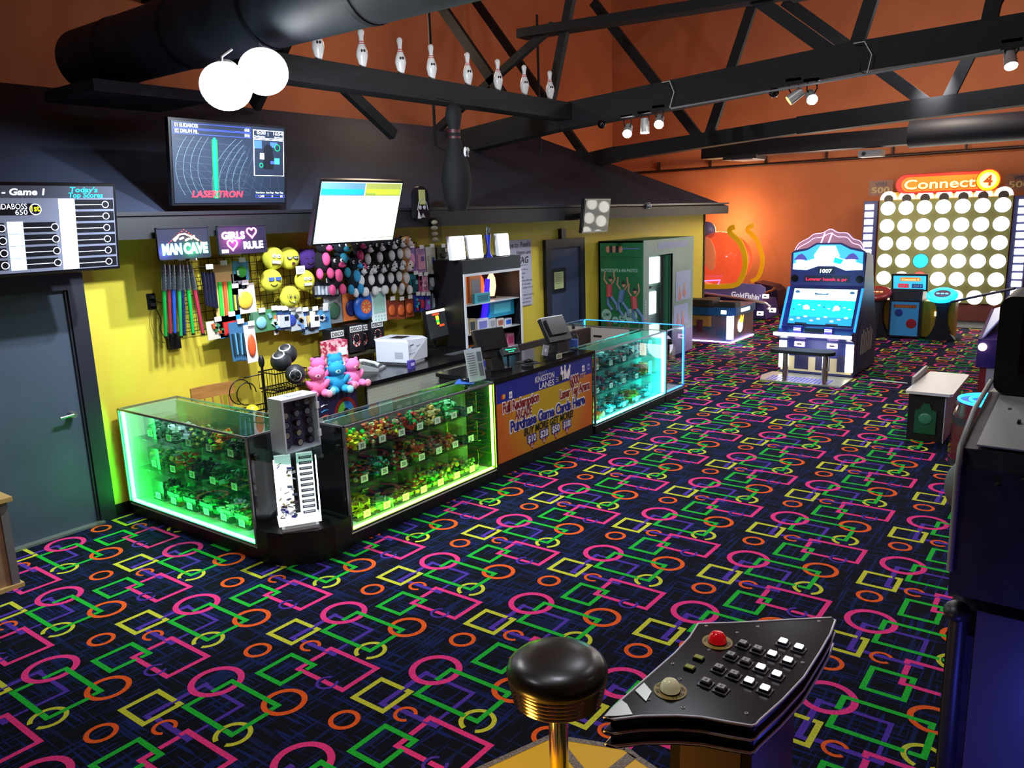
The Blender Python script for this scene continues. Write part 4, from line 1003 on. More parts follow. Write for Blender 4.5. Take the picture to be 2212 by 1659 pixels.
for i, (x, w_, c, c2) in enumerate(((7.20, .09, 'e8e8ea', None), (7.31, .12, 'd0b880', '404048'), (7.46, .22, 'eceef8', '8080d0'), (7.70, .12, 'd8d8dc', 'a0a0a8'), (7.86, .13, 'e0d8d0', 'b06040'), (8.02, .14, 'e8e8f0', '2060e0'))):
    bx('gadget_box', ['thin white carton', 'tan carton with a dark gadget', 'white carton with a violet shape', 'pale grey carton', 'cream carton with a rust patch', 'white carton with a blue patch'][i]+' on the second cabinet shelf', 'box', x, x+w_, 6.10, 6.18, 1.062, 1.062+.19-.02*i, c, c2, gb)
for i, (x, c) in enumerate(((7.86, 'a8acb4'), (8.05, 'd080a0'))): bx('gadget_box', ('grey cube carton', 'pink cube carton')[i]+' on the third cabinet shelf', 'box', x, x+.15, 6.10, 6.2, .792, .95, c, 'd0d0d8' if i == 0 else 'c04070', gb)
t = thing('toy_car', 'orange toy car on the low cabinet shelf', 'toy car', (7.40, 6.14, .792))
B = MB(); B.prism([(-.16, -.05, .03), (.16, -.05, .03), (.165, -.05, .06), (.09, -.05, .075), (.04, -.05, .11), (-.08, -.05, .11), (-.12, -.05, .075), (-.165, -.05, .065)], (0, .10, 0)); B.build('body', M('e08020', .25), t, local=True)
B = MB(); B.prism([(-.075, -.052, .078), (.065, -.052, .078), (.035, -.052, .103), (-.06, -.052, .103)], (0, .104, 0)); B.build('window', GBLACK, t, local=True)
for x in (-.1, .1):
    for y in (-.055, .045): B = MB(); B.cyl((x, y, .03), (x, y+.012, .03), .03, n=14); B.build('wheel', BLACK, t, local=True)
# lava-like violet lamp and orange lamps
o = MB().tube([(7.62, 6.16, 1.10), (7.72, 6.16, 1.40), (7.77, 6.16, 1.68)], [.035, .04, .03], 12).build('glow_stick', M('3018e0', .4, 0, 1.6)); tag(o, 'violet glowing tube leaning across the lit cabinet shelves', 'glow tube')
for i, (x, z) in enumerate(((7.78, 1.55), (8.02, 1.56))):
    t = thing('salt_lamp', ('red orange glowing lamp on the left of the cabinet top shelf', 'tall pale orange glowing lamp, right on the cabinet top shelf')[i], 'lamp', (x, 6.3, 1.412))
    B = MB(); B.lathe([(.05, 0), (.05, .02), (.03, .03)], n=16); B.build('base', BLACK, t, local=True)
    B = MB(); B.lathe([(.035, .03), (.06, .15), (.05, .26), (.02, .32)], n=16); B.build('glass_body', M(('ff5020', 'ffc890')[i], .3, 0, 2.0), t, local=True)
# lamps on the cabinet top: glowing white blocks
for i, (pa, pb, l) in enumerate((((972, 507), (1007, 560), 'left'), ((1012, 508), (1045, 556), 'middle'), ((1075, 504), (1102, 552), 'right'))):
    a, b_ = PY(*pa, 6.08), PY(*pb, 6.08)
    t = thing('lamp_box', 'glaring white lamp box standing on the black cabinet, %s one' % l, 'light panel', ((a.x+b_.x)/2, 6.1, ch+.02), 'light panels on the cabinet')
    zc = 2.225
    B = MB(); B.prism([(a.x-.0, 6.06, ch+.03), (b_.x-.03, 6.06, ch+.03), (b_.x+.02, 6.12, zc), (a.x+.03, 6.12, zc)], (0, .05, 0)); B.build('casing', M('e8e8e8', .4), t)
    B = MB(); B.prism([(a.x+.01, 6.055, ch+.04), (b_.x-.04, 6.055, ch+.04), (b_.x+.01, 6.114, zc-.01), (a.x+.04, 6.114, zc-.01)], (0, -.004, 0)); B.build('glowing_face', led('ffffff', 9), t)
for i, (x, c) in enumerate(((7.78, '2838c0'), (7.86, 'b0c020'))):
    t = thing('hookah_vase', ('blue waisted glass vase between the light panels', 'lime waisted glass vase behind the blue one')[i], 'vase', (x, 6.14+.06*i, ch+.02))
    B = MB(); B.lathe([(.055, 0), (.05, .02), (.025, .06), (.022, .14), (.03, .20), (.04, .27)], n=18); B.build('body', M(c, .15, coat=1), t, local=True)
    B = MB(); B.cyl((0, 0, .27), (0, 0, .29), .042, n=14); B.cyl((.02, 0, .29), (.04, 0, .36), .012, n=8); B.cyl((-.02, 0, .29), (-.01, 0, .37), .012, n=8); B.build('metal_top', M('60686c', .3, .8), t, local=True)
# laser tag poster
a, b_ = PY(1097, 520, YL-.01), PY(1151, 656, YL-.01)
t = thing('wall_poster', 'white laser tag welcome poster between cabinet and blue door', 'poster', ((a.x+b_.x)/2, YL-.01, b_.z))
px0, px1, pz0, pz1 = 8.62, b_.x, 1.16, a.z
B = MB(); B.box(px0, px1, YL-.008, YL-.002, pz0, pz1); B.build('sheet', M('b8b8cc', .7), t)
B = MB(); yy = YL-.010
B.text('Welcome to  Patel\'s', (px0+.05, yy, pz1-.10), XA, ZA, .10, 0, 'L', .78, .01); B.text('Kingston Lanes', (px0+.50, yy, pz1-.20), XA, ZA, .08, 0, 'L', .34, .005); B.text('LASER TAG', (px0+.10, yy, pz1-.33), XA, ZA, .13, 0, 'L', .68, .02, .2)
for k, (s_, w_) in enumerate((('Laser Tag will fire', .55), ('one shot at a time only', .5), ('no running', .45), ('Closed toed shoes please', .66), ('Must be 7 or older to play', .62), ('Vests operate in play areas', .68), ('released', .3), ('Do not climb the walls', .70), ('games limited to 2 teams', .62), ('$4.00 per person', .60), ('$7.00 per person', .6))):
    B.text(s_, (px0+.20, yy, pz1-.43-k*.052), XA, ZA, .034, 1, 'L', w_, .005)
B.box(px0+.2, px0+.75, yy, yy+.001, pz1-.36, pz1-.355); B.build('lettering', [INK, M('3a3a48', .7)], t)
# ================================================================ SCREENS AND SIGNS ON THE BLACK FASCIA
def tv(label, x0, x1, z0, z1, y=6.25, tilt=0.0, bez=.02, rotz=0.0):
    t = thing('television', label, 'television', ((x0+x1)/2, y, z0), 'televisions over the counter', rotz)
    w_, h = (x1-x0)/2, z1-z0
    R = Matrix.Rotation(radians(tilt), 3, 'X')
    t['_r'] = 0; del t['_r']
    def P(u, v, d): return R @ Vector((u, d, v))
    B = MB(); B.obox(P(0, h/2, .03), (2*w_, .05, h), 0, R); B.build('housing', M('101014', .3), t, local=True)
    B = MB(); B.cyl(P(0, h/2, .05), P(0, h/2, .05)+Vector((0, .44, 0)), .04); B.build('wall_mount', BLACK, t, local=True)
    return t, w_, h, P
# left score screen
t, w_, h, P = tv('wide score table screen with top scores list at the left edge', 1.95, 3.205, 2.13, 2.775, 6.20, 8)
def SR(B, P, u0, u1, v0, v1, d, m): B.poly([P(u0, v0, -d), P(u1, v0, -d), P(u1, v1, -d), P(u0, v1, -d)], m)
B = MB(); e_ = .0
U = lambda u: -w_+.02+(2*w_-.04)*u
V = lambda v: .02+(h-.04)*v
SR(B, P, U(0), U(1), V(0), V(1), .001, 0)
# local helpers in screen units 0..1
def sr(u0, u1, v0, v1, m, d=.002): SR(B, P, U(u0), U(u1), V(v0), V(v1), d, m)
def sc(u, v, r, m, d, n=20): B.poly([P(U(u)+r*cos(2*pi*i/n), V(v)+r*sin(2*pi*i/n), -d) for i in range(n)][::-1], m)
def tx(s, u, v, size, m, al='L', width=None, bold=0.0, shear=0.0, d=.0045): B.text(s, P(U(u), V(v), -d), XA, P(0, 1, 0)-P(0, 0, 0), size, m, al, width, bold, shear)
sr(0, 1, .86, 1, 1)

for k in range(6):
    v0 = .005+k*.142
    sr(.76, .995, v0+.01, v0+.125, 2); sr(.665, .76, v0, v0+.137, 3, .003); sr(.755, .93, v0+.06, v0+.067, 3, .003); sc(.945, v0+.065, .026, 3, .0032); sc(.945, v0+.065, .021, 2, .0036)
for k in range(4):
    v0 = .03+k*.142
    sr(.46, .64, v0+.01, v0+.125, 2); sr(.375, .46, v0, v0+.137, 4, .003); sr(.46, .62, v0+.06, v0+.067, 3, .003); sc(.635, v0+.065, .026, 3, .0032); sc(.635, v0+.065, .021, 2, .0036)
    sr(.0, .36, v0+.01, v0+.125, 2); sc(.345, v0+.065, .026, 3, .0032); sc(.345, v0+.065, .021, 2, .0036)
sr(.0, .52, .665, .80, 2); sc(.535, .73, .040, 3, .0032, 24); sc(.535, .73, .034, 2, .0036, 24)
tx('Players - Game 1', .595, .895, .062, 3, 'R', .52, .03, .15); tx("Today's", .82, .93, .050, 5, 'C', .20, .02, .15); tx('Top Scores', .83, .865, .050, 5, 'C', .25, .02, .15)
tx('ELIDABOSS', .49, .735, .055, 3, 'R', .22); tx('650', .49, .672, .05, 3, 'R', .08); tx('1st', .535, .71, .06, 6, 'C', .055, .02)
B.build('screen', [M('6a7086', .4, 0, .75), M('3a3e4c', .4, 0, .7), M('0c0e18', .4, 0, .2), M('e8ecff', .4, 0, 1.6), M('d0ecf4', .4, 0, 1.3), M('20b8d0', .4, 0, 1.6), M('e8e020', .4, 0, 1.4)], t, local=True)
# laser screen
t, w_, h, P = tv('big dark screen showing a green beam over a white grid', 3.72, 4.865, 2.605, 3.30, 6.22, 7)
B = MB(); SR(B, P, U(0), U(1), V(0), V(1), .001, 0)
g = []
def ln(p, q, wd, m, d=.002):
    p = Vector((U(p[0]), V(p[1]))); q = Vector((U(q[0]), V(q[1]))); n = Vector((-(q-p).y, (q-p).x)).normalized()*wd
    B.poly([P(*(p-n), -d), P(*(q-n), -d), P(*(q+n), -d), P(*(p+n), -d)], m)
for k in range(9):
    for a in range(10):
        t0, t1_ = a/10, (a+1)/10
        f_ = lambda s: (.02+.06*k+.28*(s-.45)**2*1.2+(.0 if k < 4 else (s*.18)), .10+.72*s)
        p, q = f_(t0), f_(t1_)
        if max(p[0], q[0]) < .66: ln(p, q, .0011, 1)
for k in range(8): ln((.03, .15+.09*k), (.64, .10+.09*k), .0007, 2)
for k in range(6): ln((.30+.12*k, .10), (.02+.1*k, .5), .0007, 2); ln((.45+.1*k, .12), (.62+.06*k, .42), .0007, 2)
for k in range(5): ln((.36+.06*k, .25), (.52+.05*k, .72), .0009, 2)
sr(.325, .375, .06, .80, 4, .003); sr(.34, .36, .06, .82, 3, .0034)
for k, (n_, s_) in enumerate((('01 ELIDABOSS', '650'), ('02 DRUM FIL', '590'))):
    v0 = .915-.07*k; sr(.01, .68, v0, v0+.062, 5, .003); sr(.013, .677, v0+.006, v0+.056, 0, .0033); tx(n_, .025, v0+.014, .040, 6, 'L', .21); tx(s_, .665, v0+.012, .034, 6, 'R', .05)
for (u0, u1, v0, v1) in ((.70, .995, .85, .96), (.70, .995, .36, .84)):
    sr(u0, u1, v0, v1, 6, .003); sr(u0+.006, u1-.006, v0+.008, v1-.008, 0, .0033)
tx('0:00', .735, .905, .04, 6, 'L', .09); tx('1', .84, .89, .04, 6); tx('16:54', .985, .905, .04, 6, 'R', .10); tx('Time Remaining', .71, .868, .018, 6, 'L', .11); tx('Start Session', .985, .868, .018, 6, 'R', .09)
sc(.84, .70, .05, 7, .0040); sr(.79, .89, .45, .66, 7, .0041); sr(.76, .80, .58, .66, 6, .0042); sr(.9, .95, .52, .60, 8, .0040); sr(.86, .9, .52, .56, 5, .0042); sc(.93, .74, .03, 3, .004); sc(.93, .74, .025, 0, .0042); sc(.77, .50, .02, 3, .004); sc(.77, .50, .015, 0, .0042); sr(.71, .78, .72, .82, 9, .0038); sr(.86, .93, .74, .81, 9, .0038)
tx('LASERTRON', .14, .075, .075, 10, 'L', .50, .03, .2); tx('Team Score   Base Tags   Player Tags', .71, .125, .02, 6, 'L', .30); sr(.71, .995, .065, .105, 5, .003); sr(.714, .991, .071, .099, 0, .0033); tx('1,240          0          62', .74, .073, .026, 6, 'L', .26)
B.build('screen', [M('1a2230', .35, 0, .35), M('5a6e78', .4, 0, .5), M('3a4a56', .4, 0, .4), M('00d060', .4, 0, 1.6), M('0a5a38', .4, 0, .8), M('3040b8', .4, 0, 1.0), M('e8f0ff', .4, 0, 1.3), M('0c1018', .4, 0, .2), M('30c0a0', .4, 0, 1.0), M('3050a0', .4, 0, .8), M('e02838', .4, 0, 1.3)], t, local=True)
# white monitor, hung out and tipped
t, w_, h, P = tv('bright white screen with blue and lime header boxes, tipped forward', 4.85, 5.915, 2.22, 2.84, 5.9, 19)
B = MB(); SR(B, P, U(0), U(1), V(0), V(1), .001, 0)
sr(.0, .52, .78, .99, 1); sr(.01, .51, .80, .89, 2, .003); sr(.53, .99, .78, .99, 3); sr(.54, .98, .80, .89, 4, .003); tx('Remaining', .54, .80, .03, 5, 'L', .12); tx('Item name', .02, .745, .016, 5, 'L', .08); tx('Qty', .92, .745, .016, 5, 'L', .03)
sr(0, .54, .02, .025, 5, .002); sr(.54, 1, .05, .055, 5)
wm = bpy.data.materials.new('white_page'); wm.use_nodes = True; nt = wm.node_tree; bb = nt.nodes['Principled BSDF']; tc = nt.nodes.new('ShaderNodeTexCoord'); sp = nt.nodes.new('ShaderNodeSeparateXYZ'); rp = nt.nodes.new('ShaderNodeValToRGB'); ma = nt.nodes.new('ShaderNodeMath'); ma.operation = 'MULTIPLY_ADD'; ma.inputs[1].default_value = .85; ma.inputs[2].default_value = .5
nt.links.new(tc.outputs['Object'], sp.inputs[0]); nt.links.new(sp.outputs[0], ma.inputs[0]); nt.links.new(ma.outputs[0], rp.inputs[0]); nt.links.new(rp.outputs[0], bb.inputs['Emission Color'])
rp.color_ramp.elements[0].color = lin(hx('b8ecf8'))+(1,); rp.color_ramp.elements[1].color = lin(hx('d4f0b0'))+(1,); e3 = rp.color_ramp.elements.new(.5); e3.color = (1, 1, 1, 1)
bb.inputs['Emission Strength'].default_value = 1.02
B.build('screen', [wm, M('6898b0', .4, 0, .8), M('20a8e0', .4, 0, 1.1), M('a8b058', .4, 0, .8), M('b8d838', .4, 0, 1.1), M('406070', .4, 0, .4)], t, local=True)
# dark reflective screen on the right
t, w_, h, P = tv('small dark television mirroring white squares, near the blue door', 10.06, 10.86, 2.15, 2.63, 6.3, 7, rotz=radians(3))
t.location = (10.20, 6.05, 2.16)
B = MB(); SR(B, P, U(0), U(1), V(0), V(1), .001, 0); 
B.build('screen', [M('15151a', .03, 0.6)], t, local=True)
# neon led signs
def neon(label, x0, x1, z0, z1, y=6.22):
    t = thing('led_sign', label, 'led sign', ((x0+x1)/2, y, z0), 'small led signs over the toys')
    B = MB(); B.box(x0, x1, y, y+.02, z0, z1); B.build('board', M('1c1c2c', .4), t)
    B = MB()
    for q in ((x0, x1, z0, z0+.008), (x0, x1, z1-.008, z1), (x0, x0+.008, z0, z1), (x1-.008, x1, z0, z1)): B.box(q[0], q[1], y-.006, y, q[2], q[3])
    B.build('rim', M('22242c', .3), t)
    return t
a0, a1, b0_, b1_ = 3.545, 4.02, 2.17, 2.43
t = neon('MAN CAVE led sign with blue and green letters over the toy swords', a0, a1, b0_, b1_)
B = MB(); y = 6.215
for s_, u, w_, m in (('MAN', .035, .175, 0), ('CAVE', .225, .225, 1)):
    B.text(s_, (a0+u, y, b0_+.045), XA, ZA, .115, m, 'L', w_, .06)
for k in range(15):
    u = k/14; z = b0_+.135+.105*(1-abs(2*u-1)**1.0)
    B.ball((a0+.10+.29*u, y, z), .0042, 2, 6, 4)
for k in range(4): B.tube([(a0+.15+.05*k, y, b0_+.15+.012*(k % 2)), (a0+.185+.05*k, y, b0_+.185-.01*(k % 3))], .008, 6, 3)
B.tube([(a0+.14, y, b0_+.16), (a0+.20, y, b0_+.20), (a0+.25, y, b0_+.205), (a0+.33, y, b0_+.17), (a0+.37, y, b0_+.145)], .006, 6, 3)
B.build('led_letters', [led('78d8ff', 14), led('70ffb0', 14), led('ff3018', 6), led('ffd8a8', 5)], t)
light('POINT', 'led_sign_light', (a0+.10, 6.12, b0_+.06), 2.5, (.15, .2, 1), size=.04); light('POINT', 'led_sign_light', (a0+.36, 6.12, b0_+.07), 2.5, (.05, 1, .35), size=.04)
a0, a1 = 4.105, 4.60; b0_, b1_ = 2.18, 2.43
t = neon('GIRLS RULE led sign with two pink hearts beside the other led sign', a0, a1, b0_, b1_)
B = MB()
B.text('GIRLS', (a0+.035, y, b0_+.135), XA, ZA, .085, 0, 'L', .235, .04); B.text('RULE', (a0+.25, y, b0_+.045), XA, ZA, .085, 1, 'L', .205, .04)
def heart(cx, cz, s, m): B.tube([(cx+s*.058*16*sin(k*pi/12)**3/16, y, cz+s*.0036*(13*cos(k*pi/12)-5*cos(k*pi/6)-2*cos(k*pi/4)-cos(k*pi/3))) for k in range(25)], .0065, 6, m)
heart(a0+.345, b0_+.185, .85, 2); heart(a0+.135, b0_+.085, .85, 2)
B.build('led_letters', [led('ffd0f0', 9), led('d0e0ff', 9), led('ff70b0', 9)], t)
B = MB(); B.box(a0+.02, a0+.085, 6.205, 6.213, b0_+.015, b0_+.045); B.build('price_sticker', WHITE, t)
light('POINT', 'led_sign_light', (a0+.25, 6.08, b0_+.12), 5.0, (1, .12, .85), size=.05)
# outlet, plate and cords
t = thing('wall_outlet', 'black wall outlet with two plugs on the yellow wall', 'outlet', (3.70, YL, 1.75))
a, b_ = PY(315, 635, YL), PY(337, 667, YL)
B = MB(); B.box(a.x, b_.x, YL-.012, YL, b_.z, a.z); B.build('plate', BLACK, t)
for k in (0, 1): B = MB(); B.box((a.x+b_.x)/2-.02, (a.x+b_.x)/2+.02, YL-.05, YL-.012, b_.z+.03+k*.065, b_.z+.055+k*.065); B.build('plug', M('383a40', .4), t)
a2, b2 = PY(357, 719, YL), PY(386, 751, YL)
o = MB().box(a2.x, b2.x, YL-.05, YL, b2.z, a2.z).build('junction_box', BLACK); tag(o, 'square black box mounted below the toy swords', 'box')
def cord(pts, label, c, r=.004, y=YL-.03):
    P3 = [PY(px, py, y) for px, py in pts]
    Q = []
    for i in range(len(P3)-1):
        for k in range(4):
            tt = k/4; p0_, p1_, p2_, p3_ = P3[max(i-1, 0)], P3[i], P3[i+1], P3[min(i+2, len(P3)-1)]
            Q.append(.5*((2*p1_)+(p2_-p0_)*tt+(2*p0_-5*p1_+4*p2_-p3_)*tt*tt+(3*p1_-p0_-3*p2_+p3_)*tt**3))
    Q.append(P3[-1])
    o = MB().tube(Q, r, 6).build('power_cord', M(c, .6)); return tag(o, label, 'cord')
cord([(337, 651), (355, 654), (372, 640), (380, 610), (385, 575)], 'black cord from outlet up to the led sign', '101010')
cord([(337, 668), (348, 692), (346, 712), (358, 732)], 'black cord curling from outlet down to the black box', '101010')
cord([(326, 668), (327, 700), (340, 735), (357, 740)], 'thin tan cord looping from outlet to the black box', '8a7a30', .003)
cord([(332, 672), (350, 665), (368, 620)], 'thin tan cord rising from the outlet', '8a7a30', .003)
for i, px in enumerate((775, 785, 793)):
    cord([(px, 680), (px+12, 710), (798+i*3, 740), (800+i*4, 780)], ('left', 'middle', 'right')[i]+' of three dark cables hanging behind the printer', '181818', .006, 6.64)
# ================================================================ GRID PANELS AND HANGING GOODS
def grid(x0, x1, z0, z1, label):
    B = MB(); n = int((x1-x0)/.076); k = int((z1-z0)/.076); y = YL-.05
    for i in range(n+1): x = x0+i*(x1-x0)/n; B.cyl((x, y, z0), (x, y, z1), .0035, n=5, caps=False)
    for j in range(k+1): z = z0+j*(z1-z0)/k; B.cyl((x0, y, z), (x1, y, z), .0035, n=5, caps=False)
    return tag(B.build('grid_panel', WIRE), label, 'wire panel', 'black wire grid panels')
grid(3.93, 4.60, 1.50, 2.14, 'black wire grid behind the toy swords')
grid(4.63, 5.55, 1.50, 2.16, 'black wire grid behind the yellow round plush faces')
grid(5.58, 7.05, 1.42, 2.16, 'black wire grid behind the black and white plush animals')
grid(7.08, 7.85, 1.42, 2.10, 'black wire grid behind the packets left of the black cabinet')
G_ = 'goods hanging on the wire grid'
def hooktag(x, y, z, t, y1=None, s_=1.0):
    B = MB(); B.cyl((x, YL-.05, z), (x, y-.02, z), .003, n=6); B.build('hook', STEEL, t)
    B = MB(); B.box(x-.035*s_, x+.035*s_, y-.026, y-.022, z-.022*s_, z+.022*s_); B.build('price_tag', TAG, t)
# toy swords
for i, (px, c, l) in enumerate(((352, '18a040', 'green'), (362, 'a03038', 'thin red'), (372, '2858c0', 'blue'), (385, '30a860', 'pale green'), (392, '203060', 'navy'), (403, '20c050', 'bright green'), (424, 'c83850', 'red'))):
    top = PY(min(px, 412)-2*(i > 4), 572, 6.50); bot = PY(px+(10 if i > 4 else 2)+4, 722+rnd.uniform(-4, 6), 6.50)
    t = thing('toy_sword', l+' bladed toy light sword in clear wrap, hanging under the MAN CAVE sign', 'toy sword', bot, 'toy swords in clear wrap')
    mid = top.lerp(bot, .36)
    B = MB(); B.cyl(top, mid, .022, n=12)
    for k in range(6): p = top.lerp(mid, .2+.13*k); B.cyl(p, p+Vector((0, 0, -.012)), .025, n=12)
    B.build('hilt', M('a8b4b8', .25, .7), t)
    B = MB(); B.cyl(mid, bot, .017, .014, n=12); B.build('blade', M(c, .25, 0, .05), t)
    B = MB(); B.cyl(bot, bot+Vector((0, 0, -.015)), .016, n=10); B.build('tip', BLACK, t)
    B = MB(); B.tube([top+Vector((0, -.0, .03)), top.lerp(bot, .4), bot+Vector((0, 0, -.03))], [.02, .032, .024], 10); B.build('clear_wrap', PLAS, t)
    if i in (3, 6): hooktag(top.x, 6.46, top.z+.06, t)
for i, px in enumerate((440, 447, 454, 461)):
    top = PY(px-2, 588, 6.50); bot = PY(px+7, 660+i*2, 6.50)
    t = thing('toy_baton', 'black wrapped baton, %s of four beside the toy swords' % ('first', 'second', 'third', 'last')[i], 'baton', bot, 'black wrapped batons')
    B = MB(); B.cyl(top, bot, .020, .018, n=10); B.build('body', M('181a2c', .2), t)
    if i == 1: hooktag(top.x, 6.46, top.z+.05, t)
# packets : flat cards
def packet(px, py, w_, h, cols, label, y=6.52, group=G_, kind=0, tagged=True, n=1):
    c = PY(px, py, y); w2, h2 = w_/2, h/2
    t = thing('hanging_packet', label, 'packet', (c.x, y, c.z-h2), group)
    B = MB(); rz = rnd.uniform(-.04, .04)
    R = Matrix.Rotation(rz, 3, 'Y')
    B.obox(c, (w_, .006, h), 0, R); B.build('card', M(cols[0], .5), t)
    B = MB()
    if kind == 0:
        B.ball(c+Vector((0, -.012, -.05*h)), (w_*.36, .02, h*.30), 0, 14, 8); 
    elif kind == 1:
        for k in range(3): B.obox(c+R @ Vector((-.25*w_+.25*w_*k, -.012, -.06*h)), (w_*.16, .02, h*.55), k % 2, R)
    elif kind == 2:
        B.obox(c+R @ Vector((0, -.012, -.08*h)), (w_*.7, .02, h*.6), 0, R); B.obox(c+R @ Vector((.1*w_, -.024, .05*h)), (w_*.28, .006, h*.2), 1, R)
    elif kind == 3:
        for k in range(5): B.obox(c+R @ Vector((rnd.uniform(-.3, .3)*w_, -.012, rnd.uniform(-.35, .25)*h)), (w_*.25, .018, h*.16), k % 2, Matrix.Rotation(rnd.uniform(0, 3), 3, 'Y'))
    B.build('goods', [M(cols[1], .4), M(cols[2], .4)], t)
    for k in range(1, n):
        B = MB(); B.obox(c+Vector((-.004*k, .022*k, 0)), (w_, .006, h), 0, R); B.build('card_behind', M(cols[0], .5), t)
    if tagged: hooktag(c.x+.01, y-.0, c.z+h2+.012, t)
    return t
packet(485, 637, .20, .56, ('c8a468', '30c840', 'e06030'), 'tan card with green arrows and a toy bow', kind=1)
packet(520, 585, .17, .18, ('58a8d8', '40b040', 'e06030'), 'blue topped packet with a green toy, under the pink sign', kind=0)
packet(516, 608, .16, .14, ('c0c8cc', '2c3038', '8090a0'), 'clear packet with a black toy under the green one', kind=3)
packet(528, 645, .24, .28, ('f0e8e0', 'e8c040', 'd05030'), 'white card with a yellow star shape, left of the round plush', kind=0)
packet(506, 650, .10, .26, ('101014', '3c4048', 'e0e050'), 'black card beside the white star card', kind=1)
packet(468, 712, .20, .17, ('c8c0b0', '307040', 'b05028'), 'clear packet with green soldiers beside the swords', kind=3)
packet(498, 704, .24, .20, ('2890e0', 'd83030', '101820'), 'blue card with a red and black gun', kind=2)
for i in range(4): packet(508+i*11, 738, .10, .36, ('3a6a90', '203848', '60a0c0'), 'dark blue long blister card, %s in the low row' % ordn[i], kind=1, y=6.42+.01*i, tagged=(i == 1))
packet(542, 742, .12, .36, ('e8e0e8', 'e86030', 'c04828'), 'white and orange long blister card at the end of the low row', kind=0, y=6.42)
packet(596, 712, .05, .10, ('f4f4f4', '181818', '888888'), 'small white hanging ticket under the grid', kind=0, tagged=False)
nm = iter(['green', 'mint', 'teal', 'blue', 'black', 'silver', 'royal blue', 'orange', 'grey'])
for i, (px, py, cl, l) in enumerate(((563, 695, ('508060', '80c0d0', 'f0c080'), 'green round toy packet'), (590, 690, ('488858', 'c0d0c0', '80b0d0'), 'dark green packet'), (600, 690, ('5888c8', 'e08050', 'e0e0e0'), 'small blue packet with orange figure'),
        (613, 690, ('284878', 'c0c8d0', '101820'), 'navy striped packet'), (628, 690, ('d0d8e0', '3048a0', '182028'), 'white and blue striped packet'), (642, 692, ('b8c0c4', '2c3438', '6890c0'), 'grey racing toy packet'), (657, 692, ('3060a8', 'e0b870', 'c0d0e0'), 'bright blue packet with a pale figure'),
        (678, 690, ('404850', 'e0e0e0', '101418'), 'black and silver glider packet'), (672, 700, ('8898a8', '20242c', 'e0e8f0'), 'grey packet with black gadget'), (700, 690, ('58a0d0', 'd8e0e0', '2858a0'), 'pale blue packet with disc'))):
    packet(px, py, .17, .20, cl, l+' in the row below the round plush', kind=(0, 3, 1, 2)[i % 4], n=3, y=6.50-.01*(i % 2))
for i in range(6): packet(683+i*8, 625, .10, .16, ('20242c', 'c8ccd4', '8090a0'), 'black and silver mini packet, %s below the pink plush' % ordn[i], kind=1, tagged=(i == 3), y=6.52-.01*i)
packet(720, 668, .24, .30, ('888c90', '3a6048', 'c8d0d0'), 'grey blister with a large round dial', kind=0)
packet(700, 676, .10, .14, ('6a6a60', '202020', 'a0a0a0'), 'small grey packet with dark discs', kind=3)
for i in range(3): packet(722+i*6, 660, .20, .30, ('e06828', 'f0a060', 'e0e0d0'), 'orange backed card, %s of the overlapping three' % ('first', 'second', 'third')[i], kind=2, tagged=False, y=6.56)
packet(757, 662, .22, .30, ('f08848', '1c2468', 'e86830'), 'orange card with a navy bell shaped toy', kind=0)
t = thing('flying_disc', 'round blue disc toy with an orange centre', 'disc toy', PY(787, 662, 6.46), G_)
c = PY(787, 662, 6.46); B = MB(); B.lathe([(0, .03), (.09, .03), (.145, .015), (.15, -.01), (.14, -.02), (0, -.02)], c, (0, -1, 0), 28); B.build('rim', M('2868d0', .3), t)
B = MB(); B.disc(c+Vector((0, -.032, 0)), .078, (0, -1, 0), 0, 24); B.build('centre', M('e06838', .5), t)
B = MB()
for a in range(8): B.obox(c+Vector((.045*cos(a*.785), -.034, .045*sin(a*.785))), (.03, .003, .014), 0, Matrix.Rotation(-a*.785, 3, 'Y'))
B.build('printed_rays', M('d8b878', .5), t); hooktag(c.x+.05, 6.46, c.z+.20, t)
t = thing('toy_phone', 'white toy tablet with pale green screen', 'toy phone', PY(818, 662, 6.44), G_); c = PY(818, 662, 6.44)
B = MB(); B.box(c.x-.105, c.x+.105, 6.43, 6.45, c.z-.17, c.z+.17); B.build('body', M('e0ecec', .3), t)
B = MB(); B.box(c.x-.085, c.x+.085, 6.427, 6.43, c.z-.07, c.z+.15); 
for i in range(4):
    for j in range(2): B.box(c.x-.075+.045*i, c.x-.055+.045*i, 6.427, 6.43, c.z-.15+.035*j, c.z-.13+.035*j)
B.build('screen', M('a0d0c0', .3), t); hooktag(c.x+.02, 6.43, c.z+.19, t)
for i, (px, py) in enumerate(((845, 668), (865, 668), (883, 664))): packet(px, py, .15, .22, ('8a3a20', 'c05828', 'e09850'), 'brown and orange wrapped snack toy, %s of three' % ('left', 'middle', 'right')[i], kind=0, y=6.44)
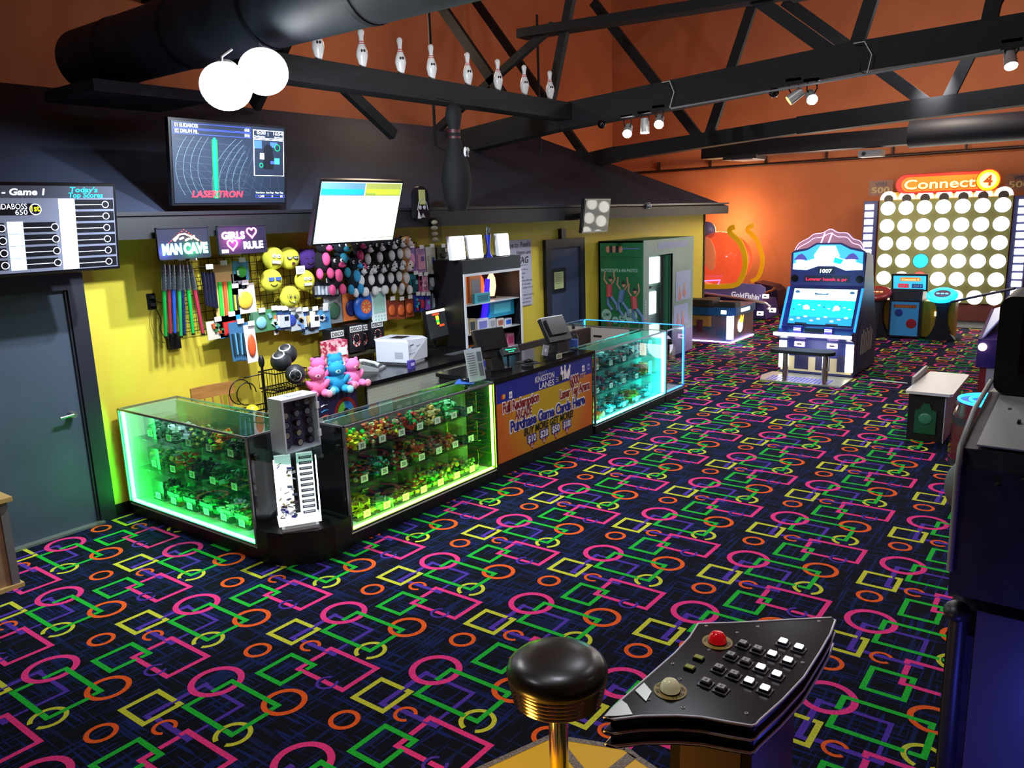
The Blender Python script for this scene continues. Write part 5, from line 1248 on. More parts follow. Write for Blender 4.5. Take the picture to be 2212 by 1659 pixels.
for i, (px, py, w_, h, cl, l) in enumerate(((887, 560, .17, .28, ('9070b0', 'e090c0', '5848a0'), 'violet doll packet'), (908, 562, .17, .28, ('b890c0', 'f0b0c8', '8060b0'), 'pink doll packet'), (931, 566, .16, .36, ('e0e0d4', 'c8c8b8', '5060a0'), 'tall cream box packet with a blue top'), (955, 560, .17, .30, ('585c44', 'a8a898', '303428'), 'camouflage toy packet'), (962, 562, .12, .22, ('a8a8a0', 'c8c8c8', '787878'), 'clear silver packet'),
        (895, 612, .14, .22, ('288090', '205060', '80c0c0'), 'teal sachet'), (905, 615, .10, .22, ('a03060', 'c05080', '602040'), 'magenta sachet'), (917, 614, .16, .22, ('e0a0c0', 'f0c0d8', 'c080a0'), 'pink sachet'), (934, 608, .16, .20, ('8090a0', 'c0c8d0', '505860'), 'grey blister with metal toy'), (950, 610, .16, .20, ('708070', 'b0b8a8', '404840'), 'olive blister with soldier'), (962, 612, .13, .18, ('889080', 'd0d0c8', '505848'), 'pale olive packet'),
        (900, 655, .10, .20, ('2840a0', '50c0d0', 'c03050'), 'blue pen packet'), (911, 655, .10, .20, ('3048b0', 'c03050', 'f0f0f0'), 'blue and red pen packet'), (922, 655, .10, .20, ('2838a0', 'a060c0', '60d0e0'), 'indigo pen packet'), (940, 650, .12, .19, ('7880a0', 'b8c0c8', '484c60'), 'clear toy car packet'), (957, 652, .14, .17, ('b8bcb0', 'c8e020', '303020'), 'pale packet with a lime square'))):
    packet(px, py, w_, h, cl, l+' left of the black cabinet', kind=(0, 2, 2, 3)[i % 4], n=2, y=6.50)
# round yellow plush faces
def emoji(px, py, r, kind, label, col='d0d03c', y=6.47, tilt=0):
    c = PY(px, py, y)
    t = thing('round_plush', label, 'round plush', (c.x, c.y, c.z), 'round plush faces on the grid', 0)
    # face the camera a little
    t.rotation_euler = (0, tilt, radians(-16))
    B = MB(); B.ball((0, 0, 0), (r, r*.62, r*1.02), 0, 28, 18); B.build('cushion', M(col, .9, bump=80), t, local=True)
    def S(u, v): 
        d = math.sqrt(max(0, 1-u*u-v*v)); return Vector((u*r, -d*r*.62-.002, v*r*1.02))
    def spot(u, v, a, b_, m, lift=0):
        B.poly([S(u, v)+Vector((a*r*cos(k*pi/8), -.003-lift+0.05*r*abs(cos(k*pi/8))*a, b_*r*sin(k*pi/8))) for k in range(16)][::1], m)
    B = MB()
    if kind in ('grin',):
        for s_ in (-.26, .16): spot(s_+.1, .22, .19, .2, 2, .006); spot(s_+.1, .22, .16, .17, 1, .009); spot(s_+.12, .2, .05, .06, 0, .012)
        q = S(.05, -.32); B.obox(q+Vector((0, -.006, 0)), (.80*r, .012, .30*r), 2); B.obox(q+Vector((0, -.010, 0)), (.72*r, .012, .22*r), 1); 
        for k in range(-3, 4): B.obox(q+Vector((k*.1*r, -.0165, 0)), (.012*r*1.2, .002, .22*r), 2)
        B.obox(q+Vector((0, -.0165, 0)), (.72*r, .002, .014*r), 2)
    elif kind == 'diva':
        for s_ in (-1, 1):
            q = S(.1+s_*.28, .08); B.poly([q+Vector((x*r, -.01, z*r)) for x, z in ((-.26, .0), (-.12, -.16), (.14, -.16), (.27, .12 if s_ > 0 else .06), (-.27, .1))], 0); B.poly([q+Vector((x*r, -.013, z*r)) for x, z in ((-.2, .02), (-.1, -.11), (.12, -.11), (.21, .07), (-.2, .06))], 2)
        spot(.15, -.45, .17, .13, 3, .008)
    elif kind == 'cool':
        for s_ in (-1, 1): q = S(.08+s_*.32, .18); B.poly([q+Vector((x*r, -.012, z*r)) for x, z in ((-.26, .14), (-.22, -.16), (.12, -.2), (.28, -.08), (.3, .14))], 4)
        B.tube([S(-.3+.08*k, -.28-.16*sin(pi*k/8))+Vector((0, -.004, 0)) for k in range(9)], .028*r, 6, 0)
    elif kind == 'nerd':
        for s_ in (-1, 1): q = S(.02+s_*.3, .05); B.tube([q+Vector((.22*r*cos(k*pi/6), -.012, .19*r*sin(k*pi/6))) for k in range(13)], .018*r, 6, 0); spot(.02+s_*.24, .05, .08, .12, 0, .006); spot(.0+s_*.24, .09, .03, .04, 1, .01)
        B.tube([S(-.3+.08*k, -.34-.14*sin(pi*k/8))+Vector((0, -.004, 0)) for k in range(9)], .022*r, 6, 0); B.obox(S(.18, -.44)+Vector((0, -.008, 0)), (.16*r, .006, .12*r), 1)
    elif kind == 'devil':
        for s_ in (-1, 1): B.tube([S(s_*.38, .18), S(s_*.2, .08)], .05*r, 6, 0); B.ball((s_*.6*r, 0, .85*r), (.14*r, .1*r, .25*r), 5, 10, 8)
        B.tube([S(-.3+.08*k, -.28-.16*sin(pi*k/8))+Vector((0, -.004, 0)) for k in range(9)], .03*r, 6, 0)
    B.build('face', [M('201c18', .7), M('f0f0ec', .7), M('9a9a8c', .7), M('4a1820', .7), M('3a5a98', .5), M(col, .9)], t, local=True)
    return t
emoji(590, 558, .108, 'grin', 'yellow round plush with gritted teeth, upper left', tilt=.12)
emoji(624, 558, .108, 'diva', 'yellow round plush with dark glasses and full lips, upper right', y=6.52)
emoji(586, 606, .108, 'cool', 'yellow round plush with blue sunglasses and a smile')
emoji(658, 606, .105, 'grin', 'yellow round plush with gritted teeth at the right, tag above it')
emoji(626, 641, .105, 'nerd', 'yellow round plush with glasses, the lowest one', tilt=.1)
emoji(664, 560, .105, 'devil', 'purple round plush with horns in the shade of the white screen', col='3a1a68', y=6.52)
t = thing('price_card', 'white price card hung above the right round plush', 'price card', PY(648, 583, 6.44)); c = PY(648, 583, 6.44)
B = MB(); B.box(c.x-.055, c.x+.055, 6.43, 6.435, c.z-.04, c.z+.04); B.build('card', TAG, t); B = MB(); B.text('500', (c.x, 6.428, c.z-.02), XA, ZA, .05, 0, 'C'); B.build('number', GREY, t)
# plush animals
def plush(px, py, s, main, acc, label, cat='plush animal', y=6.44, rot=-.3, big=False, ears=False):
    c = PY(px, py, y); t = thing('plush_animal', label, cat, (c.x, c.y, c.z), 'plush animals under the white screen', rot)
    f = M(main, .95, bump=70); a = M(acc, .9, bump=70)
    B = MB(); B.ball((0, 0, -.02*s), (.075*s, .06*s, .10*s)); B.build('body', f, t, local=True)
    B = MB(); B.ball((.01*s, -.03*s, .115*s), (.07*s, .06*s, .062*s)); hd = B.build('head', f, t, local=True)
    B = MB(); B.ball((.045*s, -.085*s, .095*s), (.034*s, .045*s, .026*s), 0, 12, 8); B.ball((.02*s, -.05*s, -.0*s), (.04*s, .03*s, .06*s), 0, 12, 8); B.build('muzzle', a, hd, local=True)
    B = MB()
    for q in (-.02, .045): B.ball((q*s, -.085*s, .135*s), (.016*s, .008*s, .018*s), 0, 8, 6); B.ball(((q+.004)*s, -.092*s, .135*s), (.008*s, .006*s, .009*s), 1, 8, 6)
    B.ball((.06*s, -.128*s, .105*s), (.012*s, .008*s, .009*s), 1, 8, 6); B.build('eyes', [WHITE, GBLACK], hd, local=True)
    for q in (-1, 1):
        B = MB(); B.ball((.01*s+q*.058*s, -.0, .165*s), (.024*s, .014*s, (.06 if ears else .032)*s), 0, 10, 8, Matrix.Rotation(q*.4, 3, 'Y')); B.build('ear', a if ears else f, t, local=True)
        B = MB(); B.ball((q*.05*s, -.05*s, -.125*s), (.032*s, .036*s, .05*s), 0, 10, 8); B.build('foot', a, t, local=True)
    return t
for i, (px, py) in enumerate(((792, 596), (815, 597), (838, 596), (857, 594), (878, 592)) if 0 else ((772, 606), (794, 604), (815, 602), (836, 600), (854, 597))):
    plush(px, py, 1.0, '101014', 'e8ecec', 'black and white plush dog, %s in the lower row' % ordn[i])
for i, (px, py) in enumerate(((786, 560), (812, 556), (838, 552), (856, 548))):
    plush(px, py, 1.0, '14141a', 'e0e4e4', 'black and white plush dog, %s in the upper row' % ordn[i])
plush(871, 547, 1.1, 'a87848', 'e8e0d4', 'brown and white plush dog at the top, beside the packets'); plush(869, 600, 1.1, 'a87448', 'e8e4dc', 'brown and white plush dog below the other brown one')
plush(695, 560, 1.15, '101018', 'e85890', 'black plush with pink ears, upper left of the plush rows', ears=True); plush(722, 595, 1.15, '101018', 'e85c94', 'black plush with pink ears, lower left of the plush rows', ears=True); plush(770, 552, 1.0, '181018', 'd85488', 'black plush with pink ears right under the white screen', ears=True)
plush(733, 560, 1.1, '10202a', '2c90a8', 'black plush with teal ears in the upper row', ears=True); plush(762, 596, 1.1, '10202a', '3098c8', 'black plush with blue ears in the lower row', ears=True)
# skateboard-like pack and pin shaped figure
a, b_ = PY(915, 402, 6.20), PY(908, 478, 6.20)
t = thing('hanging_pack', 'black helmet pack in clear shell hung on the black fascia', 'packet', (b_.x, 6.2, b_.z))
B = MB(); pts = []
w_ = .12; zc0, zc1 = b_.z, a.z
B.prism([((a.x+b_.x)/2+w_*cos(th), 6.2, (zc1-w_ if sin(th) > 0 else zc0+w_*.4)+w_*sin(th)*(1 if sin(th) > 0 else .4)) for th in [k*pi/12 for k in range(24)]][::-1], (0, .05, 0)); B.build('shell', M('14161c', .2), t)
B = MB(); xm = (a.x+b_.x)/2; B.box(xm-.045, xm+.05, 6.19, 6.198, zc1-.20, zc1-.04, 0); B.poly([(xm-.09, 6.192, zc0+.03), (xm-.03, 6.192, zc0+.03), (xm-.07, 6.192, zc0+.13)], 1); B.build('sticker', [M('a8a868', .5), M('d0d0d0', .5)], t)
B = MB(); B.tube([(xm-.085, 6.19, zc0+.12), (xm-.06, 6.19, zc0+.21), (xm, 6.19, zc0+.24), (xm+.06, 6.19, zc0+.21), (xm+.085, 6.19, zc0+.12)], .004, 6); B.ball((xm-.035, 6.195, zc0+.15), (.026, .006, .024), 0, 12, 6); B.ball((xm+.035, 6.195, zc0+.15), (.026, .006, .024), 0, 12, 6); B.poly([(xm-.04, 6.192, zc0+.04), (xm+.04, 6.192, zc0+.04), (xm, 6.192, zc0+.09)], 0); B.build('line_drawing', M('9a9ca0', .4), t)
t = thing('blister_tower', 'clear stacked blister column hanging beside the helmet pack', 'packet', (7.2, 6.2, 2.2)); c0_ = PY(944, 525, 6.22); c1_ = PY(944, 470, 6.22)
B = MB(); B.box(c0_.x-.07, c0_.x+.07, 6.2, 6.28, c0_.z, c1_.z); B.build('shell', PLAS, t)
B = MB()
for k in range(4): B.ball((c0_.x, 6.25, c0_.z+.04+k*.065), (.05, .03, .026), 0, 12, 8)
B.build('capsule', M('c8c0a0', .3), t)
# inflatable bowling pin by the truss: tall dark figure
c0_ = PY(935, 458, 6.15); c1_ = PY(913, 215, 6.15)
t = thing('giant_bowling_pin', 'giant dark bowling pin figure with white cartoonish eyes hanging under the beam', 'figure', (c0_.x, 6.12, c0_.z))
Hh = c1_.z-c0_.z
B = MB(); B.lathe([(.10, 0), (.15, .12*Hh), (.175, .30*Hh), (.15, .44*Hh), (.095, .58*Hh), (.065, .68*Hh), (.07, .78*Hh), (.095, .88*Hh), (.075, .96*Hh), (0, Hh)], (7.13, 6.05, c0_.z), n=28); B.build('body', M('040507', .8), t)
B = MB()
for k in (.66, .72): B.lathe([(.068, k*Hh), (.070, (k+.03)*Hh)], (7.13, 6.05, c0_.z), n=24)
B.build('neck_stripe', M('4a1820', .5), t)
zz = PY(938, 325, 6.0).z
B = MB(); 
for dx in (.03, .10): B.ball((7.13+dx, 6.05-.135+dx*.3, zz), (.028, .015, .055), 0, 12, 8); B.ball((7.13+dx+.004, 6.05-.150+dx*.3, zz-.012), (.012, .008, .028), 1, 10, 8)
B.build('eyes', [WHITE, GBLACK], t)
B = MB(); B.cyl((7.13, 6.05, c0_.z+Hh), (7.13, 6.28, 3.76), .005, n=6); B.build('cord', BLACK, t)
for i, (px, py, l) in enumerate(((1108, 393, 'left'), (1190, 395, 'right'), (1011, 395, 'far left'))):
    a = PY(px, py, 7.2); a2 = PY(px-8, py+50, 6.6)
    o = MB().cyl(a, a2, .012, n=8).build('roof_rod', M('3c4048', .4, .6)); tag(o, l+' thin metal rod leaning on the black sloped roof', 'rod', 'thin rods on the black roof')
a = PY(1401, 444, 6.25); o = MB().ball(a, .05, 0, 14, 8).box(a.x-.03, a.x+.05, 6.25, 6.3, a.z-.05, a.z+.05).build('camera_bracket', M('a8acb0', .3, .6)); tag(o, 'small silver bracket on the black fascia above the photo booth', 'bracket')
a = PY(1213, 505, YL-.02); o = MB().box(a.x-.06, a.x+.06, YL-.06, YL, a.z-.07, a.z+.07).build('wall_sensor', M('141418', .5)); tag(o, 'small black box on the wall above the narrow blue door', 'sensor')
# ================================================================ PHOTO BOOTH
bx0, bx1, by0, by1, bz = 11.323, 13.20, 5.857, 6.66, 1.99
t = thing('photo_booth', 'green photo booth with open curtain between blue door and orange wall', 'photo booth', ((bx0+bx1)/2, (by0+by1)/2, 0))
B = MB(); B.box(bx0, bx0+.03, by0, by1, 0, bz); B.box(bx0, bx1, by1-.03, by1, 0, bz); B.box(bx1-.03, bx1, by0, by1, 0, bz); B.box(bx0, bx1, by0, by1, bz-.03, bz)
B.build('cabinet', noisy('1a6038', '227044', 1.5, .4), t)
def u_(px): return PY(px, 600, by0).x
xo0, xo1, xr0 = u_(1401), u_(1431), u_(1452)
B = MB(); B.box(bx0, bx1, by0-.012, by0, 1.74, bz); B.box(bx0, xo0, by0-.01, by0, 0, 1.74); B.box(xr0, bx1, by0-.01, by0, 0, 1.74); B.build('front_panel', noisy('6a8a78', '7a9888', 2, .45), t)
B = MB(); B.box(xo0, xr0, by0+.12, by0+.15, .0, 1.74, 0); B.box(xo0, xo0+.01, by0, by0+.12, 0, 1.74, 0); B.build('interior', M('8aa8a0', .5), t)
B = MB(); B.box(xo0+.06, xo1+.10, by0+.10, by0+.12, 1.28, 1.70, 0); B.box(xo0+.06, xo1-.02, by0+.10, by0+.12, .78, 1.14, 0); B.build('light_panel', led('f4fff8', 3.5), t)
B = MB(); y = by0+.115; B.poly([(xo0+.12, y, 1.22), (xo0+.18, y, 1.26), (xo0+.18, y, 1.24), (xo0+.32, y, 1.24), (xo0+.32, y, 1.20), (xo0+.18, y, 1.20), (xo0+.18, y, 1.18)]); B.build('arrow_mark', INK, t)
B = MB(); xs_ = [xo1+(xr0+.08-xo1)*k/16 for k in range(17)]
v = [(x, by0+.03+.025*sin(k*1.9), z) for k, x in enumerate(xs_) for z in (.42+.1*abs(k-8)/8, 1.72)]
B.add(v, [(2*k, 2*k+2, 2*k+3, 2*k+1) for k in range(16)], 0, True); B.build('curtain', M('10241c', .8), t)
B = MB(); B.add([(x+.02, y_-.02, z) for x, y_, z in v[8:20]], [(2*k, 2*k+2, 2*k+3, 2*k+1) for k in range(5)], 0, True); B.build('curtain_fold', M('186a44', .7), t)
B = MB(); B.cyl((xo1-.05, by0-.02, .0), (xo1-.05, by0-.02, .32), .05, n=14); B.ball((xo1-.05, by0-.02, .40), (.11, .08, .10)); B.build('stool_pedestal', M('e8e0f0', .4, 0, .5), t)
B = MB(); yy = by0-.014; cxx = (bx0+bx1)/2
B.text('PRINT & SHARE', (bx0+.10, yy, .50), ZA, -XA, .08, 1, 'L', .55); B.box(bx0+.5, bx1-.25, yy, yy+.001, 1.83, 1.93, 2)
B.box(xr0+.12, bx1-.12, yy, yy+.001, .92, 1.42, 3); B.box(xr0+.05, bx1-.2, yy, yy+.001, .50, .85, 3)
def figure(cx, cz, s, top, B, y, ax='x', sk='c88a70'):
    pass
for (x, z) in ((xr0+.28, 1.12), (xr0+.46, 1.16), (xr0+.22, .66), (xr0+.40, .68)):
    B.ball((x, yy-.001, z), (.045, .003, .055), 4, 12, 8); B.ball((x, yy-.001, z-.12), (.06, .003, .08), 5, 12, 8)
B.box(xr0+.0, bx1-.0, yy+.001, yy+.002, .0, .40, 6)
B.build('front_print', [M('dfe8e4', .5), M('c8d8d8', .5), M('8890b8', .5), M('98a8c8', .5), M('b89888', .5), M('c07868', .5), M('8878a0', .5)], t)
B = MB(); xx = bx0-.003
def LF(pts, m): B.poly([(xx, by0+(by1-by0)*(1-u), z) for u, z in pts], m)   # u 0 (left, at the wall) .. 1 (right)
B.text('PHOTOSTRIPS & 4X6 PHOTOS', (xx-.001, by1-.05, 1.50), -YA, ZA, .075, 0, 'L', .66); LF([(.0, 1.74), (1, 1.74), (1, 1.73), (0, 1.73)], 4); LF([(.55, 1.88), (.93, 1.88), (.93, 1.86), (.55, 1.86)], 5)
B.add([], []); 
for k in range(5): B.ball((xx, by0+(by1-by0)*(1-(.22+.07*k)), 1.86), (.004, .045, .055), 6 if k % 2 else 3, 10, 8)
for (u, z, m, lean) in ((.25, 1.18, 2, 0), (.55, 1.10, 5, .4), (.80, 1.0, 2, -.2)):
    yc = by0+(by1-by0)*(1-u)
    B.ball((xx-.001, yc-.02, z+.20), (.004, .035, .045), 3, 10, 8); B.ball((xx-.001, yc-.02, z+.225), (.005, .038, .03), 6, 10, 8)
    B.tube([(xx, yc, z+.12), (xx, yc+lean*.1, z-.08)], .055, 8, m)
    for s_ in (-1, 1): B.tube([(xx, yc+s_*.04, z+.12), (xx, yc+s_*.10, z+.20), (xx, yc+s_*.08, z+.32)], .014, 6, 3); B.tube([(xx, yc+lean*.1+s_*.03, z-.08), (xx, yc+lean*.1+s_*.08-.05, z-.20), (xx, yc+lean*.1-.1+s_*.05, z-.30)], .028, 6, 5)
for (u, z, r, s_) in ((.18, .80, .095, 'JUMP'), (.38, .72, .06, 'INTO'), (.54, .76, .06, 'the'), (.74, .80, .115, 'SCENE')):
    yc = by0+(by1-by0)*(1-u); B.disc((xx-.003, yc, z), r, (-1, 0, 0), 1, 24); B.text(s_, (xx-.005, yc, z-.02), -YA, ZA, r*.8, 4, 'C', r*1.3, .02)
B.ball((xx, by0+.4, .38), (.006, .14, .16), 7, 16, 10); B.ball((xx-.002, by0+.4, .28), (.006, .15, .12), 6, 16, 10)
B.build('side_print', [M('c0e0d0', .5), M('8cb4ac', .5), M('b04848', .5), M('b88468', .5), M('144a34', .5), M('54749c', .5), M('1c2c28', .5), M('3a6858', .5)], t)

# ================================================================ FISHING GAME CABINET
fx = 11.75; y0, y1 = 2.76, 3.80
t = thing('arcade_machine', 'pirate ship fishing arcade cabinet glowing cyan and blue with a bench in front', 'arcade machine', (12.4, 3.28, 0))
B = MB()
prof = [(11.75, .03), (13.04, .03), (13.04, .60), (12.75, 1.15), (12.55, 1.70), (12.30, 1.76), (12.17, 1.76), (12.12, 1.29), (11.80, .70), (11.52, .66), (11.50, .60), (11.72, .53)]
B.prism([(x, y0, z) for x, z in prof], (0, y1-y0, 0)); B.build('cabinet', noisy('1c2060', '2a3478', 2.5, .35), t)
def FP(x, ya, yb, za, zb, m, B): B.poly([(x, ya, za), (x, yb, za), (x, yb, zb), (x, ya, zb)], m)   # faces -x
B = MB(); B.box(11.735, 11.75, y0+.02, y1-.02, .06, .53, 0)
for k in range(3): FP(11.732, y1-.22-.30*k, y1-.42-.30*k, .09, .50, 1, B)
B.build('lower_panel', [M('c8b888', .5), M('1c1a40', .5)], t)
for yy in (y1-.05, y0+.05): B = MB(); B.box(11.70, 11.74, yy-.05, yy+.05, .10, .50); B.build('light_bar', led('fffce0', 6), t)
B = MB(); B.box(11.48, 11.50, y0-.02, y1+.02, .61, .655); B.build('light_bar', led('f0f0ff', 5), t)
for yy in (y1-.29, y0+.29):
    B = MB(); B.box(11.70, 11.74, yy-.07, yy+.07, .43, .50, 0); B.box(11.695, 11.70, yy-.035, yy+.035, .455, .475, 1); B.build('card_reader', [led('ffd8ff', 3), INK], t)
# screen
S0 = Vector((11.80, 0, .72)); S1 = Vector((12.10, 0, 1.25)); nrm = Vector((-(S1-S0).z, 0, (S1-S0).x)).normalized()
def SP(u, v, d=.006): p = S0.lerp(S1, v)+nrm*d; return Vector((p.x, y1-.045-(y1-y0-.09)*u, p.z))
B = MB()
def sq(u0, u1, v0, v1, m, d=.006): B.poly([SP(u0, v0, d), SP(u1, v0, d), SP(u1, v1, d), SP(u0, v1, d)], m)
sq(.02, .98, .03, .99, 0); sq(.03, .97, .68, .97, 1, .008); sq(.03, .97, .05, .68, 2, .008); sq(.03, .97, .05, .25, 3, .009)
B.poly([SP(u, v, .010) for u, v in ((.36, .82), (.55, .82), (.57, .86), (.50, .845), (.40, .85), (.35, .87))], 4)
for k in range(9): q = SP(.08+.10*k, .14+.05*(k % 3), .010); B.ball(q, (.006, .030, .018), 5 if k % 2 else 1, 10, 6)
for k in range(12): q = SP(.08+.075*k, .42+.12*((k*7) % 4)/3, .010); B.ball(q, (.004, .022, .010), (4, 5, 1)[k % 3], 8, 6)
for u in (.27, .72): q = SP(u, .46, .012); B.ball(q, (.01, .05, .05), 1, 14, 8); B.ball(q+Vector((-.004, 0, -.04)), (.008, .065, .02), 5, 12, 6)
for u in (.09, .90): q = SP(u, .88, .012); B.ball(q, (.006, .035, .022), 4, 10, 6)
B.build('screen', [INK, led('c8fcf8', 1.5), led('10c8f0', 1.6), led('1888d8', 1.5), M('406890', .4, 0, .5), led('c8b0e8', 1.1)], t)
for s_ in (0, 1):
    yy = y1+.0 if s_ == 0 else y0-.0
    B = MB(); B.tube([(11.70, yy, .68), (12.04, yy, 1.26)], .016, 8); B.build('light_strip', led('1870ff', 3.2), t)
B = MB(); B.box(11.52, 11.62, y0+.25, y0+.36, .66, .75, 0); B.box(11.52, 11.62, y1-.36, y1-.25, .66, .75, 0); B.box(11.55, 11.68, y0+.38, y1-.40, .66, .73, 1)
for yy in (y0+.305, y1-.305): B.box(11.515, 11.52, yy-.05, yy+.05, .69, .705, 2); B.box(11.515, 11.52, yy-.05, yy+.05, .715, .728, 2); B.cyl((11.60, yy-.1, .78), (11.60, yy+.06, .78), .02, n=10, m=1)
B.build('control_deck', [M('4a3a98', .3), M('101426', .3), led('b8c0ff', 4)], t)
# marquee
x_ = 12.115
B = MB()
def mk(pts, m, d=0.0): B.poly([(x_-.01-d, y1-(y1-y0)*u, z) for u, z in pts], m)
mk([(0, 1.30), (1, 1.30), (1, 1.78), (.95, 1.81), (.80, 1.84), (.68, 1.905), (.34, 1.905), (.22, 1.83), (.05, 1.80), (0, 1.76)][::-1], 0)
mk([(.03, 1.52), (.22, 1.51), (.38, 1.57), (.60, 1.57), (.75, 1.51), (.97, 1.52), (.97, 1.77), (.80, 1.81), (.67, 1.88), (.35, 1.88), (.22, 1.80), (.03, 1.76)][::-1], 1, .004)
mk([(.03, 1.52), (.22, 1.51), (.38, 1.57), (.60, 1.57), (.75, 1.51), (.97, 1.52), (.97, 1.60), (.78, 1.66), (.62, 1.70), (.40, 1.70), (.2, 1.64), (.03, 1.60)][::-1], 3, .006)
mk([(.34, 1.60), (.62, 1.60), (.66, 1.72), (.60, 1.86), (.40, 1.86), (.32, 1.73)][::-1], 2, .008)
for (u, z) in ((.13, 1.66), (.82, 1.67)):
    yc = y1-(y1-y0)*u; B.ball((x_-.02, yc, z-.03), (.008, .06, .05), 2, 14, 8); mk([(u-.09, z), (u+.10, z), (u+.06, z+.06), (u+.02, z+.09), (u-.03, z+.07)][::-1], 4, .016)
mk([(.58, 1.62), (.68, 1.60), (.72, 1.66), (.60, 1.70)][::-1], 5, .012)
mk([(.38, 1.455), (.60, 1.455), (.60, 1.55), (.38, 1.55)][::-1], 6, .006); mk([(.19, 1.335), (.81, 1.335), (.81, 1.43), (.19, 1.43)][::-1], 6, .006)
B.text('1007', (x_-.022, y1-(y1-y0)*.49, 1.475), -YA, ZA, .075, 7, 'C', .17, .02, .1); B.text('Lower hook a pr', (x_-.022, y1-(y1-y0)*.50, 1.36), -YA, ZA, .06, 8, 'C', .58, .015)
for u in (.06, .94): B.disc((x_-.014, y1-(y1-y0)*u, 1.385), .055, (-1, 0, 0), 9, 20)
B.build('marquee', [M('1c2468', .4, 0, .15), led('3ca8e8', 1.3), led('ffffff', 6), led('d8fcff', 2.2), M('5048a0', .4, 0, .8), led('00d8d8', 1.8), M('0c1030', .4), led('e8fff8', 3), led('ff2048', 2), GBLACK], t)
# clear wavy crest
B = MB()
for dx in (0, .10):
    pts = [(.04, 1.80), (.10, 1.90), (.22, 1.97), (.30, 2.03), (.42, 2.05), (.52, 2.10), (.62, 2.05), (.74, 2.04), (.82, 1.96), (.92, 1.92), (.98, 1.80)]
    B.poly([(x_+dx, y1-(y1-y0)*p.x, p.y) for p in smooth([(u, z, 0) for u, z in pts])[::-1]])
B.build('clear_crest', film('e8c8f4', .22, .2, .25), t)
B = MB()
for k, z in enumerate((0, -.06)):
    pts = [(.04, 1.80), (.10, 1.90), (.22, 1.97), (.30, 2.03), (.42, 2.05), (.52, 2.10), (.62, 2.05), (.74, 2.04), (.82, 1.96), (.92, 1.92), (.98, 1.80)]
    B.tube([(x_-.002, y1-(y1-y0)*p.x, p.y+z) for p in smooth([(u, zz, 0) for u, zz in pts])], .005, 6)
for k in (.40, .50): B.tube([(x_, y1-(y1-y0)*k, 1.90), (x_+.10, y1-(y1-y0)*(k+.02), 2.04)], .012, 6)
B.build('crest_glow', led('f0c8ff', 1.6), t)
B = MB(); B.poly([(11.9, y0-.004, .15), (12.9, y0-.004, .15), (12.9, y0-.004, .45), (12.2, y0-.004, .9), (11.9, y0-.004, .6)], 0)
for k in range(7): B.tube([(12.1+.1*k, y0-.005, .3), (12.12+.1*k, y0-.005, .60+.05*(k % 2))], .014, 5, 1)
B.build('side_print', [M('2c3c6c', .5), M('b0b0a0', .5)], t)
B = MB(); B.prism([(11.08, 2.75, 0), (11.75, 2.75, 0), (11.75, 3.9, 0), (11.40, 3.95, 0), (11.08, 3.86, 0)], (0, 0, .02)); B.build('foot_plate', M('b8b8a8', .35, .4), t)
B = MB()
for k in range(16):
    for j in range(5): B.ball((11.14+.07*j, 2.95+.055*k, .022), (.02, .02, .003), 0, 6, 4)
B.build('foot_tread', M('2a20d8', .4, 0, .25), t)  # blue emission stands in for ultraviolet light on the tread
# bench of the cabinet
B = MB(); n = 20; pts = [(11.02+.14*sin(pi*k/n*2) if 0 else 0, 0)]
def stad(cx, cy, hx_, hy_, z, k=10): return [(cx+hx_*cos(a), cy+(hy_-hx_)+hx_*sin(a), z) for a in [pi*i/k for i in range(k+1)]]+[(cx+hx_*cos(a), cy-(hy_-hx_)+hx_*sin(a), z) for a in [pi+pi*i/k for i in range(k+1)]]
B.prism(stad(11.02, 3.26, .15, .44, .455), (0, 0, .045)); bench = B.build('bench_seat', M('101014', .65), t)
for yy in (2.98, 3.52): B = MB(); B.cyl((11.14, yy, .02), (11.14, yy, .455), .04, n=16); B.build('bench_leg', CHROME, t)
light('POINT', 'screen_glow', (11.3, 3.3, 1.1), 14, (.25, .6, 1), size=.3); light('POINT', 'bar_glow', (11.35, 3.3, .35), 9, (.8, .8, 1), size=.2)

# ================================================================ LOW BUMPER TABLE AND FISH BOWL GAME
tx0, tx1, ty0, ty1 = 14.05, 15.30, 5.42, 6.45
t = thing('arcade_table', 'low arcade table with blue rim and white corner light beside the photo booth', 'arcade machine', (14.7, 5.9, 0))
B = MB(); B.box(tx0+.06, tx1-.06, ty0+.06, ty1, 0.02, .50); B.build('body', noisy('2c4858', '7a4a3c', 2, .4), t)
B = MB(); c_ = .12
B.prism([(tx0, ty0+c_, .50), (tx0+c_, ty0, .50), (tx1-c_, ty0, .50), (tx1, ty0+c_, .50), (tx1, ty1, .50), (tx0, ty1, .50)], (0, 0, .14)); B.build('rim', M('184a78', .35), t)
B = MB(); B.box(tx0+.03, tx0+.35, ty0+.42, ty1-.02, .64, .78); B.box(tx0+.15, tx0+.42, ty0+.03, ty0+.36, .64, .74); B.box(tx0+.2, tx1-.1, ty1-.3, ty1-.05, .64, .72); B.cyl((tx0+.3, ty0+.2, .64), (tx0+.3, ty0+.2, .66), .12, m=1); B.build('deck_parts', [M('28201f', .6), M('b02830', .4)], t)
B = MB(); B.box(tx0-.008, tx0+.0, ty0+.14, ty0+.24, .535, .60); B.build('card_reader', led('f4ffd8', 5), t)
B = MB(); B.box(tx0+.38, tx0+.80, ty0-.01, ty0, .54, .60); B.build('light_window', led('fff0d0', 4), t)
B = MB(); B.cyl((tx0+.10, ty0+.10, .06), (tx0+.10, ty0+.10, .49), .065, n=20); B.build('corner_light', led('dcd0ff', 9), t)
